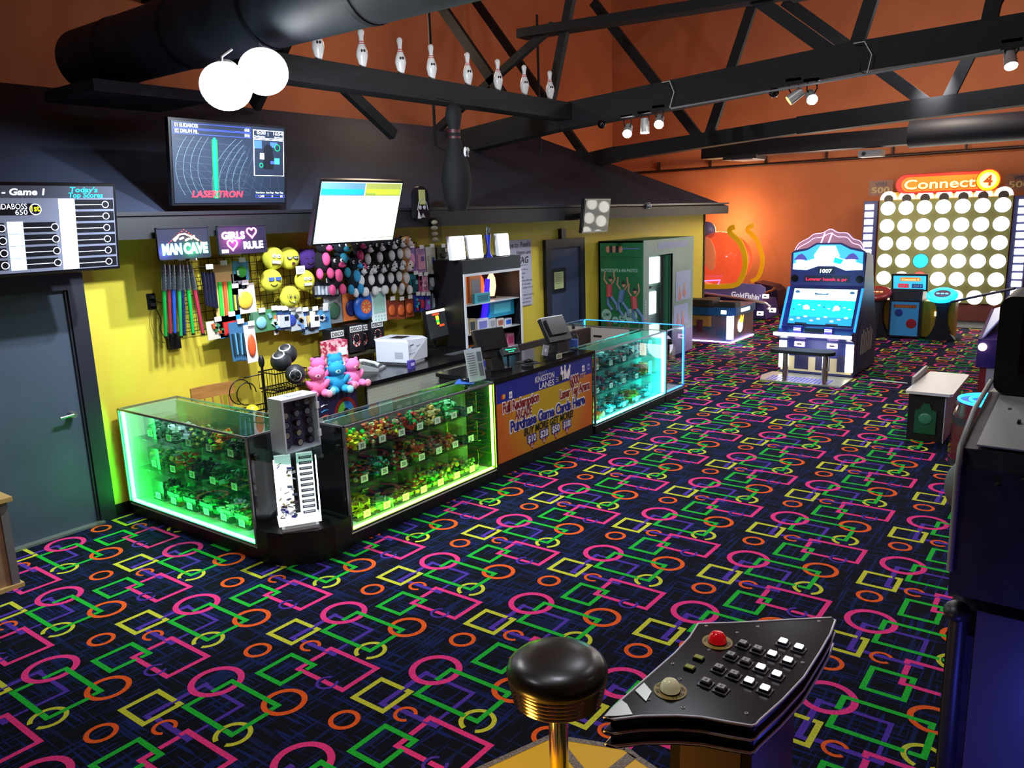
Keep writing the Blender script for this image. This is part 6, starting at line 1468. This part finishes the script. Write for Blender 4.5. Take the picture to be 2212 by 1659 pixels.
B = MB(); B.ball((tx0+.50, ty0+.055, .27), (.13, .012, .13), 0, 14, 10); B.prism([(tx0+.42, ty0+.05, .33), (tx0+.60, ty0+.05, .33), (tx0+.62, ty0+.05, .46), (tx0+.55, ty0+.05, .40), (tx0+.50, ty0+.05, .47)], (0, -.012, 0), 1); B.build('flame_emblem', [led('fff4c0', 3), led('ffb030', 2)], t)
B = MB(); B.box(tx0+.05, tx0+.058, ty0+.45, ty1-.05, .28, .48, 0); B.box(tx0+.04, tx0+.05, ty0+.62, ty0+.74, .17, .40, 1); B.build('side_print', [M('a87a38', .5), M('5a2030', .5)], t)
B = MB(); B.box(tx0-.03, tx1-.1, ty0+.02, ty0+.05, .0, .02); B.box(tx0-.0, tx0+.03, ty0+.02, ty1, .0, .02); B.build('floor_light', led('b8a8ff', 8), t)
light('POINT', 'table_glow', (13.8, 5.2, .25), 10, (.75, .65, 1), size=.1)
# gold fish game
t = thing('arcade_machine', 'fish bowl arcade game with orange bowl, yellow hoops and a purple side panel', 'arcade machine', (17.4, 7.0, 0))
X_ = 17.3
def Q(px, py, x=X_): return PX(px, py, x)
B = MB(); pts = [Q(*p) for p in ((1515, 622), (1600, 612), (1641, 615), (1652, 622), (1652, 630), (1648, 640), (1645, 652), (1560, 640), (1515, 632))]
B.prism(pts, (.06, 0, 0)); side = B.build('side_panel', M('7a70b0', .4, 0, .12), t)
B = MB(); pr = [Q(*p) for p in ((1515, 632), (1645, 652), (1652, 690), (1515, 690))]; B.prism([(p.x+.07, p.y, max(p.z, 0)) for p in pr], (.9, 0, 0)); B.build('cabinet', M('3a3070', .5), t)
B = MB(); p0_ = Q(1578, 636); B.text('Gold', Q(1580, 640)-XA*.004, -YA+ZA*-.12, ZA, .16, 0, 'L', .30, .03, .1); B.text('Fishin\'', Q(1609, 643)-XA*.004, -YA+ZA*-.12, ZA, .16, 0, 'L', .36, .03, .1); B.build('lettering', [M('f0ecf4', .4, 0, .5)], t)
def hoop(pts, x, w_, label):
    B = MB(); P3 = smooth([Q(px, py, x) for px, py in pts], 4)
    R_in = []; 
    for i, p in enumerate(P3):
        d = (P3[min(i+1, len(P3)-1)]-P3[max(i-1, 0)]).normalized(); n_ = Vector((0, -d.z, d.y)); R_in.append((p+n_*w_/2, p-n_*w_/2))
    vv = [q for a in R_in for q in (a[0], a[1], a[0]+XA*.05, a[1]+XA*.05)]
    ff = []
    for i in range(len(P3)-1):
        a = 4*i; b_ = a+4
        ff += [(a, a+1, b_+1, b_), (a+2, b_+2, b_+3, a+3), (a, b_, b_+2, a+2), (a+1, a+3, b_+3, b_+1)]
    B.add(vv, ff); return B.build(label, M('f0b818', .35, 0, .25), t)
hoop([(1586, 490), (1577, 494), (1576, 502), (1584, 511), (1596, 522), (1605, 540), (1609, 560), (1608, 580), (1601, 600), (1588, 616), (1550, 619), (1515, 619)], 17.25, .11, 'bowl_hoop')
hoop([(1627, 487), (1617, 491), (1614, 498), (1622, 505), (1634, 520), (1642, 540), (1646, 560), (1644, 580), (1636, 600), (1622, 608)], 17.95, .09, 'bowl_hoop')
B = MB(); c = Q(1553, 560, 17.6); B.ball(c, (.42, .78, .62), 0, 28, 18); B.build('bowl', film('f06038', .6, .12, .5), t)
B = MB(); c2 = Q(1550, 548, 17.2); B.ball(c2+YA*.2, (.03, .16, .38), 0, 16, 12, Matrix.Rotation(-.2, 3, 'X')); B.build('bowl_painted_highlight', M('f08858', .3, 0, .4), t)  # the bowl's highlight, put in as a paler glowing shape
B = MB(); c3 = Q(1527, 498, 17.6); B.ball(c3, .20, 0, 18, 12); B.build('top_ball', M('7a78b0', .4), t)
B = MB(); B.tube([Q(1515, 607, 17.2), Q(1556, 605, 17.2), Q(1551, 614, 17.2)], .012, 6); B.build('violet_light', led('9858ff', 5), t)
B = MB(); B.tube([Q(1515, 633, 17.1), Q(1600, 645, 17.0), Q(1655, 655, 16.9), Q(1663, 662, 16.9), Q(1658, 668, 16.9)], .03, 8); B.build('chrome_rail', M('e8e0e8', .2, .7), t)
for i, (px, py) in enumerate(((1654, 640), (1669, 670), (1642, 677))):
    c = Q(px, py, 16.8); B = MB(); B.obox(c, (.06, .12, .085), 0); B.obox(c-XA*.032, (.004, .06, .03), 1); B.build('card_reader', [led('fff8f0', 4), INK], t)
t = thing('arcade_machine', 'dark arcade cabinet with scalloped edge between fish bowl game and pirate cabinet', 'arcade machine', (17.9, 5.7, 0))
B = MB(); p = [Q(*q, 18.45) for q in ((1630, 610), (1668, 618), (1680, 628), (1680, 690), (1640, 690))]; B.prism([(q.x, q.y, max(q.z, 0)) for q in p], (.6, 0, 0)); B.build('cabinet', M('2a1c3c', .4), t)
B = MB(); B.tube([Q(1652, 634, 18.15), Q(1660, 630, 18.15), Q(1668, 628, 18.15), Q(1674, 622, 18.15)], .03, 6); B.build('scalloped_trim', M('a05a28', .5), t)

# ================================================================ GIANT CONNECT FOUR WALL GAME
gx = 18.6
t = thing('arcade_machine', 'giant Connect 4 wall game with rows of glowing white discs', 'arcade machine', (18.9, 2.8, 0))
gy0, gy1, gz0, gz1 = 1.60, 4.02, .38, 2.50
B = MB(); B.box(gx+.05, gx+.55, gy0+.02, gy1-.02, .0, gz1); B.build('frame_body', M('6a3028', .6), t)
B = MB(); B.box(gx, gx+.05, gy0, gy1, gz0, gz1); B.build('board', noisy('7c7c44', '8c8c50', 2, .45), t)
B = MB(); B.box(gx-1.0, gx+.05, gy0-.3, gy1+.3, 0, .015); B.build('floor_platform', M('0a0a10', .7), t)
ly = [3.85-(3.85-1.765)*i/6 for i in range(7)]; lz = [2.335-(2.335-.505)*j/5 for j in range(6)]
wl = led('fffef0', 6)
B = MB()
for y in ly:
    for z in lz: B.disc((gx-.004, y, z), .152, (-1, 0, 0), 0, 28)
B.build('disc_rims', M('3c3c28', .5), t)
for i, y in enumerate(ly):
    for j, z in enumerate(lz):
        mt = wl
        if (i, j) == (2, 3): mt = led('18b0f0', 3)
        if (i, j) == (2, 4): mt = led('ff4838', 2.5)
        if (i, j) == (0, 5): mt = led('2890f0', 2)
        B = MB(); B.cyl((gx, y, z), (gx-.012, y, z), .143, n=28); o = B.build('disc_light', mt, t)
        if mt is not wl: o['label'] = 'blue lit disc' if i != 2 or j == 3 else 'red lit disc'
for y in ly:
    B = MB(); k = 12
    q = [(gx-.01, y+.165*cos(a), 2.515+.17*sin(a)) for a in [pi*i/k for i in range(k+1)]]+[(gx-.01, y+.095*cos(a), 2.515+.10*sin(a)) for a in [pi-pi*i/k for i in range(k+1)]]
    for i in range(k): B.poly([q[i], q[i+1], q[2*k-i], q[2*k+1-i]])
    B.build('arch_light', wl, t)
    B = MB(); B.disc((gx-.006, y, 2.54), .095, (-1, 0, 0)); B.build('arch_hole', M('3a3430', .5), t)
B = MB(); B.box(gx, gx+.04, gy0+.05, gy1-.05, 2.5, 2.66); B.build('arch_backing', M('c89020', .5, 0, .3), t)
for s_, yy in ((0, 4.20), (1, 1.44)):
    B = MB(); B.box(gx+.02, gx+.10, yy-.14, yy+.14, .35, 2.50); B.build('side_tower', M('303468', .5), t)
    for j in range(13):
        z = 2.375-j*.158
        B = MB(); B.box(gx, gx+.02, yy-.11+(.05 if s_ == 0 else 0), yy+.11-(.05 if s_ else 0), z-.055, z+.055); B.build('side_light', wl, t)
# sign
zc = 2.78
B = MB()
def cap(y0_, y1_, z0_, z1_, x, m, k=10):
    r = (z1_-z0_)/2; B.poly([(x, y1_-r+r*sin(a), z0_+r-r*cos(a)) for a in [pi*i/k for i in range(k+1)]]+[(x, y0_+r-r*sin(a), z1_-r+r*cos(a)) for a in [pi*i/k for i in range(k+1)]], m)
cap(1.86, 3.72, 2.62, 3.0, gx-.02, 0); cap(2.05, 3.62, 2.66, 2.95, gx-.026, 1)
B.text('Connect', (gx-.031, 3.58, 2.70), -YA, ZA, .29, 4, 'L', 1.34, .05); B.text('Connect', (gx-.037, 3.56, 2.71), -YA, ZA, .27, 2, 'L', 1.30, .015); 
for r, m, d in ((.215, 0, .028), (.20, 3, .032), (.15, 2, .036)): B.disc((gx-d-.008, 2.05, 2.82), r, (-1, 0, 0), m, 32)
B.text('4', (gx-.050, 2.05, 2.72), -YA, ZA, .28, 4, 'C', .16, .03)
B.build('sign_face', [led('f02818', 1.3), led('f07818', 1.0), led('ffe878', 3.2), led('ffc010', 1.2), led('b84808', .8)], t)
B = MB(); cap(1.84, 3.74, 2.60, 3.02, gx-.005, 0); B.build('sign_backing', M('901818', .5), t)
for yy, s_, c in ((4.02, 'red', 'a02828'), (1.52, 'blue', '2858a0')):
    B = MB(); B.text('WIN', (gx-.01, yy, 2.80), -YA, ZA, .12, 0, 'C', .22, .02); B.text('500', (gx-.01, yy, 2.66), -YA, ZA, .17, 1, 'C', .36, .03); B.box(gx, gx+.012, yy-.24, yy+.24, 2.60, 2.92, 2)
    B.build('win_plaque', [M('282838', .5), M('a08858', .5), M('70402c', .5)], t)
light('POINT', 'disc_glow', (17.6, 2.8, 1.5), 26, (1, .98, .9), size=.6)
light('POINT', 'sign_glow', (18.2, 2.7, 3.2), 7, (1, .75, .2), size=.2)
# its play station
t = thing('game_console', 'yellow sided play station with red and blue round buttons before the disc wall', 'game console', (16.2, 2.7, 0))
B = MB(); B.box(16.0, 16.35, 2.10, 3.50, .03, .68); B.build('body', noisy('b88a20', 'c89a28', 2, .45), t)
B = MB(); B.prism([(15.86, 2.62, .02), (15.86, 2.62, .70), (15.92, 2.62, .9), (16.3, 2.62, .9), (16.3, 2.62, .02)], (0, .54, 0)); B.build('centre_column', M('20242e', .4), t)
B = MB(); B.box(15.852, 15.858, 2.66, 3.12, .05, .67, 0); 
for (yy, zz, m, r) in ((2.99, .47, 2, .07), (2.77, .28, 1, .09)): B.ball((15.85, yy, zz), (.004, r, r), m, 18, 12)
B.box(15.849, 15.852, 2.70, 3.08, .56, .62, 3); B.text('CONNECT 4', (15.847, 2.89, .57), -YA, ZA, .05, 4, 'C', .32, .02); B.build('front_poster', [M('3a90c8', .45, 0, .15), M('b02838', .45), M('2848a0', .45), M('b04a30', .45), M('e0a030', .45)], t)
B = MB(); B.obox((15.97, 2.86, 1.02), (.05, .60, .32), 0, Matrix.Rotation(-.25, 3, 'Y')); B.build('screen_housing', BLACK, t)
R = Matrix.Rotation(-.25, 3, 'Y'); c = Vector((15.97, 2.86, 1.02)); 
B = MB(); nn = R @ Vector((-1, 0, 0)); up = R @ Vector((0, 0, 1))
def SS(u, v, d=.027): return c+nn*d-YA*u+up*v
B.poly([SS(-.27, -.13), SS(.27, -.13), SS(.27, .13), SS(-.27, .13)], 0); B.poly([SS(-.15, .03, .029), SS(.18, .03, .029), SS(.18, .10, .029), SS(-.15, .10, .029)], 1)
B.text('Connect 4', SS(.015, .045, .031), -YA, up, .05, 2, 'C', .28, .02)
for u, m, s_ in ((-.10, 3, '0/1'), (.13, 4, '0/1')): B.poly([SS(u-.09, -.10, .029), SS(u+.09, -.10, .029), SS(u+.09, -.02, .029), SS(u-.09, -.02, .029)], m); B.text(s_, SS(u, -.085, .031), -YA, up, .065, 5, 'C', .13, .02)
B.build('screen', [led('3cb8e0', 1.2), led('e87828', 1.2), led('fff0a0', 1.5), led('d83040', 1), led('1c4078', 1), WHITE], t)
for yy, cl, gl, l in ((3.36, '8a1c20', False, 'red'), (2.29, '18c0ff', True, 'blue')):
    zz = .80
    tn = Vector((-sin(.42), 0, cos(.42)))
    B = MB(); B.lathe([(0, -.02), (.2, -.02), (.245, .0), (.25, .03), (.21, .06), (.15, .05), (0, .045)], (15.80, yy, zz), tuple(tn), n=32); o = B.build('round_button', M(cl, .3, 0, 2.6 if gl else .05), t); o['label'] = l+' round push button'
    B = MB(); B.disc(Vector((15.80, yy, zz))+tn*.053, .13, tn, 0)
    for a in range(3): B.ball(Vector((15.80, yy-.07+.07*a, zz))+tn*.056, (.025, .03, .012), 1, 10, 6)
    B.build('button_centre', [M('5a2040' if gl else '601418', .4), M('60d8ff' if gl else 'ff8050', .4, 0, 3)], t)
    B = MB(); pf = [(.14, .76), (.13, .68), (.09, .6), (.085, .45), (.10, .28), (.16, .12), (.24, .02), (.24, 0)]
    B.prism([(15.86, yy-r, z) for r, z in pf]+[(15.86, yy+r, z) for r, z in pf[::-1]], (.16, 0, 0)); B.build('pedestal', M('1c1e28', .45), t)
light('POINT', 'button_glow', (15.7, 2.29, 1.0), 2, (.1, .7, 1), size=.1)
B = MB(); B.box(15.985, 16.0, 2.36, 2.42, .42, .50); B.build('coin_light', led('ffe8a0', 3), t)
o = MB().cyl((14.6, 1.2, .78), (18.4, 1.9, .62), .015, n=8); 
a, b_ = PX(2055, 652, 15.6), PX(2192, 623, 14.2)
o = MB().cyl(a, b_, .022, n=8).build('rope_rail', M('283058', .5)); tag(o, 'thin dark blue rail crossing in front of the lowest lit discs', 'rail')

# ================================================================ RIGHT SIDE
t = thing('side_table', 'low white topped black table with a green plaque on its end', 'table', (9.4, 1.36, 0))
B = MB(); B.box(8.92, 9.98, 1.19, 1.53, 0, .50); B.build('body', [BLACK], t)
B = MB(); B.box(8.90, 9.99, 1.183, 1.19, .0, .50); B.build('side_panel', M('b0b0bc', .5), t)
B = MB(); B.prism([(8.86, 1.15, .50), (8.90, 1.12, .50), (10.0, 1.12, .50), (10.04, 1.16, .50), (10.04, 1.52, .50), (8.9, 1.56, .50), (8.86, 1.54, .50)], (0, 0, .028)); B.build('top', M('c8c4bc', .4), t)
B = MB(); B.box(9.25, 10.0, 1.545, 1.57, .50, .60); B.build('backsplash', M('a09c98', .5), t)
B = MB(); pl = [(-.10, .08), (.10, .08), (.10, .32), (.055, .34), (.03, .40), (-.03, .40), (-.055, .34), (-.10, .32)]; B.prism([(8.915, 1.36+y, z) for y, z in pl], (-.012, 0, 0)); B.build('plaque', M('145032', .4), t)
B = MB(); B.ball((8.90, 1.36, .24), (.012, .065, .06), 0, 18, 10); B.build('plaque_boss', M('3a7a5a', .3), t)
# drum with rings
t = thing('drum_machine', 'red drum wrapped in clear film with glowing blue rings on top', 'arcade machine', (8.35, .72, 0))
B = MB(); B.lathe([(.33, 0), (.33, .1), (.31, .50), (.29, .60)], (8.35, .72, 0), n=36); B.build('drum', M('7a1c28', .3), t)
for z, r in ((.0, .335), (.40, .320)): B = MB(); B.lathe([(r, z), (r, z+.07)], (8.35, .72, 0), n=36); B.build('band', M('4a4048', .35), t)
B = MB(); B.lathe([(.345, .02), (.325, .5), (.30, .60)], (8.35, .72, 0), n=18, smooth=False); B.build('clear_film', PLAS, t)
B = MB(); B.disc((8.35, .72, .605), .29, (0, 0, 1), 0, 36); B.build('top', M('1c1c70', .4, 0, .2), t)
for r, s_ in ((.285, 7), (.19, 6), (.11, 6)): B = MB(); B.tube([(8.35+r*cos(a*pi/18), .72+r*sin(a*pi/18), .62) for a in range(37)], .012, 8); B.build('light_ring', led('1898ff', s_), t)
light('POINT', 'ring_glow', (8.35, .75, .85), 2.0, (.2, .3, 1), size=.1)
o = MB().ball((6.9, .72, .22), (.20, .16, .22), 0, 24, 14).build('grey_cover', M('5a5854', .6)); tag(o, 'rounded grey shell on the carpet half hidden by the black machine', 'cover')
# far right boxy machine
t = thing('arcade_machine', 'purple and red low arcade machine behind the drum', 'arcade machine', (12.0, .8, 0))
B = MB(); B.prism([(11.66, .4, .0), (11.66, 1.2, .0), (11.66, 1.2, .33), (11.66, .4, .33)], (1.2, 0, 0)); B.build('base', M('7a1c28', .4), t)
B = MB(); B.box(11.65, 11.66, 1.02, 1.12, 0, .33); B.build('stripe', M('9a98a8', .4), t)
B = MB(); B.prism([(11.62, 1.24, .33), (11.62, 1.24, .70), (12.85, 1.24, .95), (12.85, 1.24, .33)], (0, -.9, 0)); B.build('upper_body', noisy('1c1468', '4a2a78', 2.5, .35), t)
B = MB(); B.prism([(11.64, 1.20, .712), (12.0, 1.0, 1.0), (12.6, 1.0, 1.06), (12.8, 1.2, .96)], (0, -.02, 0)); B.build('ramp', M('3a38b0', .35), t)
B = MB(); B.ball((11.60, 1.18, .60), .05, 0, 14, 10); B.build('lamp', led('fff0c0', 5), t)
# big dark machine by the camera
t = thing('arcade_machine', 'big dark arcade machine filling the right edge, closest to the camera', 'arcade machine', (4.0, -.1, 0))
yL = .385
B = MB(); B.prism([(3.36, yL, .90), (3.36, yL, 1.43), (3.38, yL, 1.50), (4.2, yL, 1.56), (4.7, yL, 1.5), (4.7, yL, .0), (3.44, yL, .0), (3.44, yL, .70), (3.60, yL, .88)], (0, -1.0, 0)); B.build('body', noisy('26262c', '34343a', 8, .4, bump=.03), t)
B = MB(); B.prism([(3.385, yL-.05, 1.512), (4.25, yL-.05, 1.565), (4.25, -.6, 1.565), (3.385, -.6, 1.512)], (0, 0, .006)); 
for (x, y) in ((3.7, .22), (3.9, .27), (3.95, .18), (3.6, .12)): B.box(x, x+.03, y, y+.012, 1.54, 1.552, 1)
B.build('top_deck', [M('9a9c96', .4), M('101012', .6)], t)
B = MB(); B.tube([(3.35, yL, 1.0), (3.345, yL, 1.40), (3.36, yL, 1.505), (3.8, yL+.01, 1.56), (4.25, yL, 1.60)], .011, 8); B.build('edge_trim', M('8a8a86', .4), t)
B = MB(); B.box(3.432, 3.44, -.55, yL-.10, .0, .82, 0); B.build('lower_panel', M('50525c', .35), t)
B = MB(); B.ball((3.43, yL-.03, .80), (.06, .05, .04), 0, 16, 10); B.cyl((3.43, yL-.04, .0), (3.43, yL-.04, .80), .034, n=16); B.build('rounded_corner', M('22242c', .4), t)
B = MB(); r = .05
hy, hz0, hz1 = .365, 1.57, 2.01
pts = [(4.12, hy-r+r*sin(a), hz1-r+r*cos(a)) for a in [pi/2*i/6 for i in range(7)]]+[(4.12, hy-r+r*cos(a), hz0+r-r*sin(a)) for a in [pi/2*i/6 for i in range(7)]]+[(4.12, -.6, hz0), (4.12, -.6, hz1)]
B.prism(pts, (.45, 0, 0)); B.build('head', M('0a0a0c', .5), t)
B = MB(); B.box(4.11, 4.12, -.5, hy-.09, hz0+.08, hz1-.06); B.build('head_screen', M('1a0a10', .1), t)
B = MB(); B.cyl((3.7, .05, 1.545), (3.7, .05, 1.56), .05); B.cyl((3.7, .05, 1.56), (3.7, .05, 1.66), .012); B.ball((3.7, .05, 1.68), .03); B.build('joystick', BLACK, t)
for k in range(2): 
    B = MB(); B.ball((3.352, .25-.08*k, 1.38+.03*k), (.006, .012, .012), 0, 10, 6); B.build('bolt', INK, t)

# ================================================================ FRONT: STOOL, BUTTON CONSOLE
sx, sy = 2.18, 1.475
t = thing('bar_stool', 'round black padded bar stool with ribbed chrome ring and chrome post', 'stool', (sx, sy, 0))
B = MB(); B.lathe([(.178, .775), (.184, .785), (.186, .80), (.180, .822), (.160, .840), (.125, .852), (.08, .859), (.03, .862), (0, .862)], (sx, sy, 0), n=48); B.build('seat_cushion', M('221c16', .28), t)
B = MB(); pr = []
for k in range(5): z = .690+.017*k; pr += [(.160+.0035*k, z), (.167+.0035*k, z+.006), (.160+.0035*k+.001, z+.012)]
B.lathe([(.05, .688)]+pr+[(.178, .776)], (sx, sy, 0), n=48); B.build('ribbed_ring', M('c8b090', .16, 1.0), t)
B = MB(); B.cyl((sx, sy, .02), (sx, sy, .69), .036, n=28); B.lathe([(.19, .012), (.19, .02), (.12, .035), (.05, .06), (.037, .10)], (sx, sy, 0), n=36); B.build('post', M('d8d0c0', .12, 1.0), t)
t = thing('floor_plate', 'yellow floor plate with grey speckled crossing bands under stool and console', 'floor plate', (2.3, 1.35, 0))
P = [(2.745, 1.90), (2.865, 1.57), (2.84, 1.50), (2.72, 1.05), (2.3, .75), (1.7, .9), (1.5, 1.5), (1.75, 2.15), (2.35, 2.05)]
B = MB(); B.prism([(x, y, 0) for x, y in P], (0, 0, .012)); B.build('plate', M('d8a810', .35, 0, .06), t)
B = MB()
gm = noisy('4a4038', '8a7c70', 120, .6)
def band(p, q, w_, z=.0135):
    p = Vector((*p, z)); q = Vector((*q, z)); n_ = (q-p).cross(ZA).normalized()*w_/2; B.poly([p-n_, q-n_, q+n_, p+n_])
for i in range(len(P)): band(P[i], P[(i+1) % len(P)], .03)
band((2.84, 1.52), (2.2, 1.62), .05); band((2.74, 1.87), (2.45, 1.35), .04); band((2.3, 2.0), (2.45, 1.35), .04)
B.build('grey_bands', gm, t)

t = thing('button_console', 'black button console with red and white domes and sixteen square keys', 'game console', (2.3, .9, 0))
zt = .95
out = [(870, 180), (1150, 172), (1400, 160), (1700, 143), (1970, 130), (2000, 150), (1960, 260), (1880, 400), (1740, 620), (1560, 810), (1380, 970), (1345, 1010), (1310, 1020), (1100, 985), (900, 948), (700, 935), (400, 940), (180, 965), (95, 950), (180, 860), (360, 700), (520, 560), (680, 420), (800, 290)]
def Z4(x, y, z=zt): return PZ(1280+x*.26221, 1300+y*.26221, z)
pts = [Z4(x, y) for x, y in out]
cen = sum(pts, Vector())/len(pts)
def layer(z0, z1, s, m, name):
    B = MB(); P = [Vector((cen.x+(p.x-cen.x)*s, cen.y+(p.y-cen.y)*s, z0)) for p in pts]; B.prism(P, (0, 0, z1-z0)); return B.build(name, m, t)
blk = M('0a080a', .22).copy(); blk.node_tree.nodes['Principled BSDF'].inputs['Specular IOR Level'].default_value = .25
layer(.938, .95, 1.0, blk, 'top_board'); layer(.908, .938, .95, M('120c10', .3), 'upper_body'); layer(.896, .908, 1.0, M('3a3440', .12), 'middle_board'); layer(.860, .896, .95, M('120c10', .3), 'lower_body'); layer(.848, .860, .99, M('2a2430', .12), 'bottom_board')
for z, s in ((.949, 1.0), (.902, 1.0), (.857, .99)):
    B = MB(); B.tube([Vector((cen.x+(p.x-cen.x)*s, cen.y+(p.y-cen.y)*s, z)) for p in pts+[pts[0]]], .0042, 6); B.build('painted_edge_glint', M('f4f0f8', .3), t)  # white colour imitates clear board edges catching light
# dirs of the key grid
ka = [(1240, 340), (1140, 437), (1040, 540), (935, 655)]; kb = [(1360, 385), (1262, 487), (1165, 592), (1060, 708)]
kc = [(1570, 325), (1480, 428), (1385, 538), (1290, 650)]; kd = [(1700, 372), (1610, 480), (1518, 595), (1420, 712)]
du = (Z4(*kd[0])-Z4(*kc[0])); 
for ci, colk in enumerate((ka, kb, kc, kd)):
    for ri, k in enumerate(colk):
        p = Z4(k[0], k[1]+12, zt+.006)
        ax = (Z4(*colk[0])-Z4(*colk[3])).normalized(); ay = ZA.cross(ax)
        R = Matrix((ax, ay, ZA)).transposed()
        p.z = zt
        B = MB(); B.obox(p+Vector((0, 0, .002)), (.040, .044, .004), 0, R); B.obox(p+Vector((0, 0, .007)), (.028, .031, .012), 1, R)
        B.obox(p+Vector((0, 0, .0155)), (.022, .024, .006), 2, R)
        if ci < 2: B.text('123456789'[(ri+ci*4) % 8] if (ri+ci*4) < 9 else '', p+Vector((0, 0, .0192))-ax*.006+ay*.0, -ay, ax, .014, 3, 'C')
        lit = ci >= 2
        o = B.build('key', [M('6a666e', .3), BLACK, led('f4f0ff', 3.2) if lit else M('b0aeac', .4), INK], t); 
        if lit: o['label'] = 'white lit key'
for (x, y, cl, nm_, w1, w2) in ((1028, 325, 'd81018', 'red', 'DEAL', 'DEAL'), (640, 725, 'dcd4a8', 'white', 'NO DEAL', 'NO DEAL')):
    p = Z4(x, y+10, zt)
    ax = (Z4(*ka[0])-Z4(*ka[3])).normalized(); ay = ZA.cross(ax)
    B = MB(); B.cyl(p, p+Vector((0, 0, .003)), .052, n=36, m=0); B.cyl(p+Vector((0, 0, .003)), p+Vector((0, 0, .006)), .033, n=30, m=1)
    for s_ in (-1, 1):
        for i, ch in enumerate(w1):
            if ch == ' ': continue
            a = s_*pi/2+(i-(len(w1)-1)/2)*.30
            rd = ax*cos(a)+ay*-sin(a)*1.0; rd = (ax*cos(a)-ay*sin(a)); tg = rd.cross(ZA)
            B.text(ch, p+rd*.036+Vector((0, 0, .0038)), tg, rd, .014, 2, 'C', bold=.01)
    dm = B.build('word_ring', [M('a08838', .4), INK, INK], t); dm['label'] = 'gold ring lettered '+w1
    B = MB(); B.lathe([(.031, .006), (.031, .014), (.028, .026), (.020, .036), (.010, .040), (0, .041)], p, n=32); o = B.build('dome_button', M(cl, .12, 0, .25 if nm_ == 'red' else .2), t); o['label'] = nm_+' dome button'
for (x, y) in ((875, 465), (800, 545)):
    p = Z4(x, y+8, zt); B = MB(); B.obox(p+Vector((0, 0, .004)), (.024, .034, .008), 0, R); B.obox(p+Vector((0, 0, .009)), (.019, .028, .004), 1, R); B.build('small_key', [BLACK, M('8c8c1c', .4, 0, .2)], t)
for (x, y) in ((937, 200), (1190, 255), (1360, 205), (1865, 160), (960, 397), (660, 512), (720, 640), (663, 805), (745, 873), (1268, 920), (1730, 502), (462, 805)):
    p = Z4(x, y, zt); B = MB(); B.lathe([(.006, .0), (.006, .002), (.003, .002), (.003, .0)], p, n=14); B.build('bolt', M('a8a8ac', .3, .8), t)
B = MB(); P2 = [Z4(x, y, zt+.001) for x, y in ((98, 948), (185, 862), (240, 815), (285, 850), (330, 932), (200, 945))]; B.prism(P2[::-1], (0, 0, .003)); P3 = [Z4(x, y, zt+.001) for x, y in ((350, 735), (425, 672), (487, 745), (440, 825))]; B.prism(P3[::-1], (0, 0, .003))
B.build('metal_plate', M('d8dcd4', .3, .5), t)
B = MB(); B.obox((2.33, .86, .425), (.42, .27, .85), 0, Matrix.Rotation(.0, 3, 'Z')); B.build('pedestal', M('140e10', .35), t)
B = MB(); B.box(2.118, 2.122, .76, .96, .10, .80); B.build('pedestal_panel', M('6a5058', .5), t)
# wooden cabinet at the left edge
t = thing('wooden_cabinet', 'light wooden cabinet at the left edge before the blue door', 'cabinet', (1.75, 6.15, 0))
wd2 = noisy('8a6a50', 'a07c5c', 3, .6, stretch=(1, 1, 5))
B = MB(); B.box(1.42, 2.04, 5.92, 6.45, .03, .63); B.build('body', wd2, t)
B = MB(); B.box(1.38, 2.08, 5.88, 6.48, .63, .66); B.build('top', noisy('b08c50', 'c8a868', 3, .5), t)
B = MB(); B.box(1.38, 2.07, 5.89, 6.48, .0, .03); B.build('base_board', noisy('b08c50', 'c8a868', 3, .5), t)
B = MB(); B.box(2.0, 2.05, 5.905, 5.92, .03, .63); B.build('corner_post', M('6a6468', .5), t)
a, b_ = PZ(1880, 821), PZ(1960, 829)
o = MB().tube([(a.x, a.y, .008), (b_.x, b_.y, .008)], .008, 6).build('loose_cable', M('e8e4e8', .5)); tag(o, 'thin white cord lying on the carpet before the white topped table', 'cord')
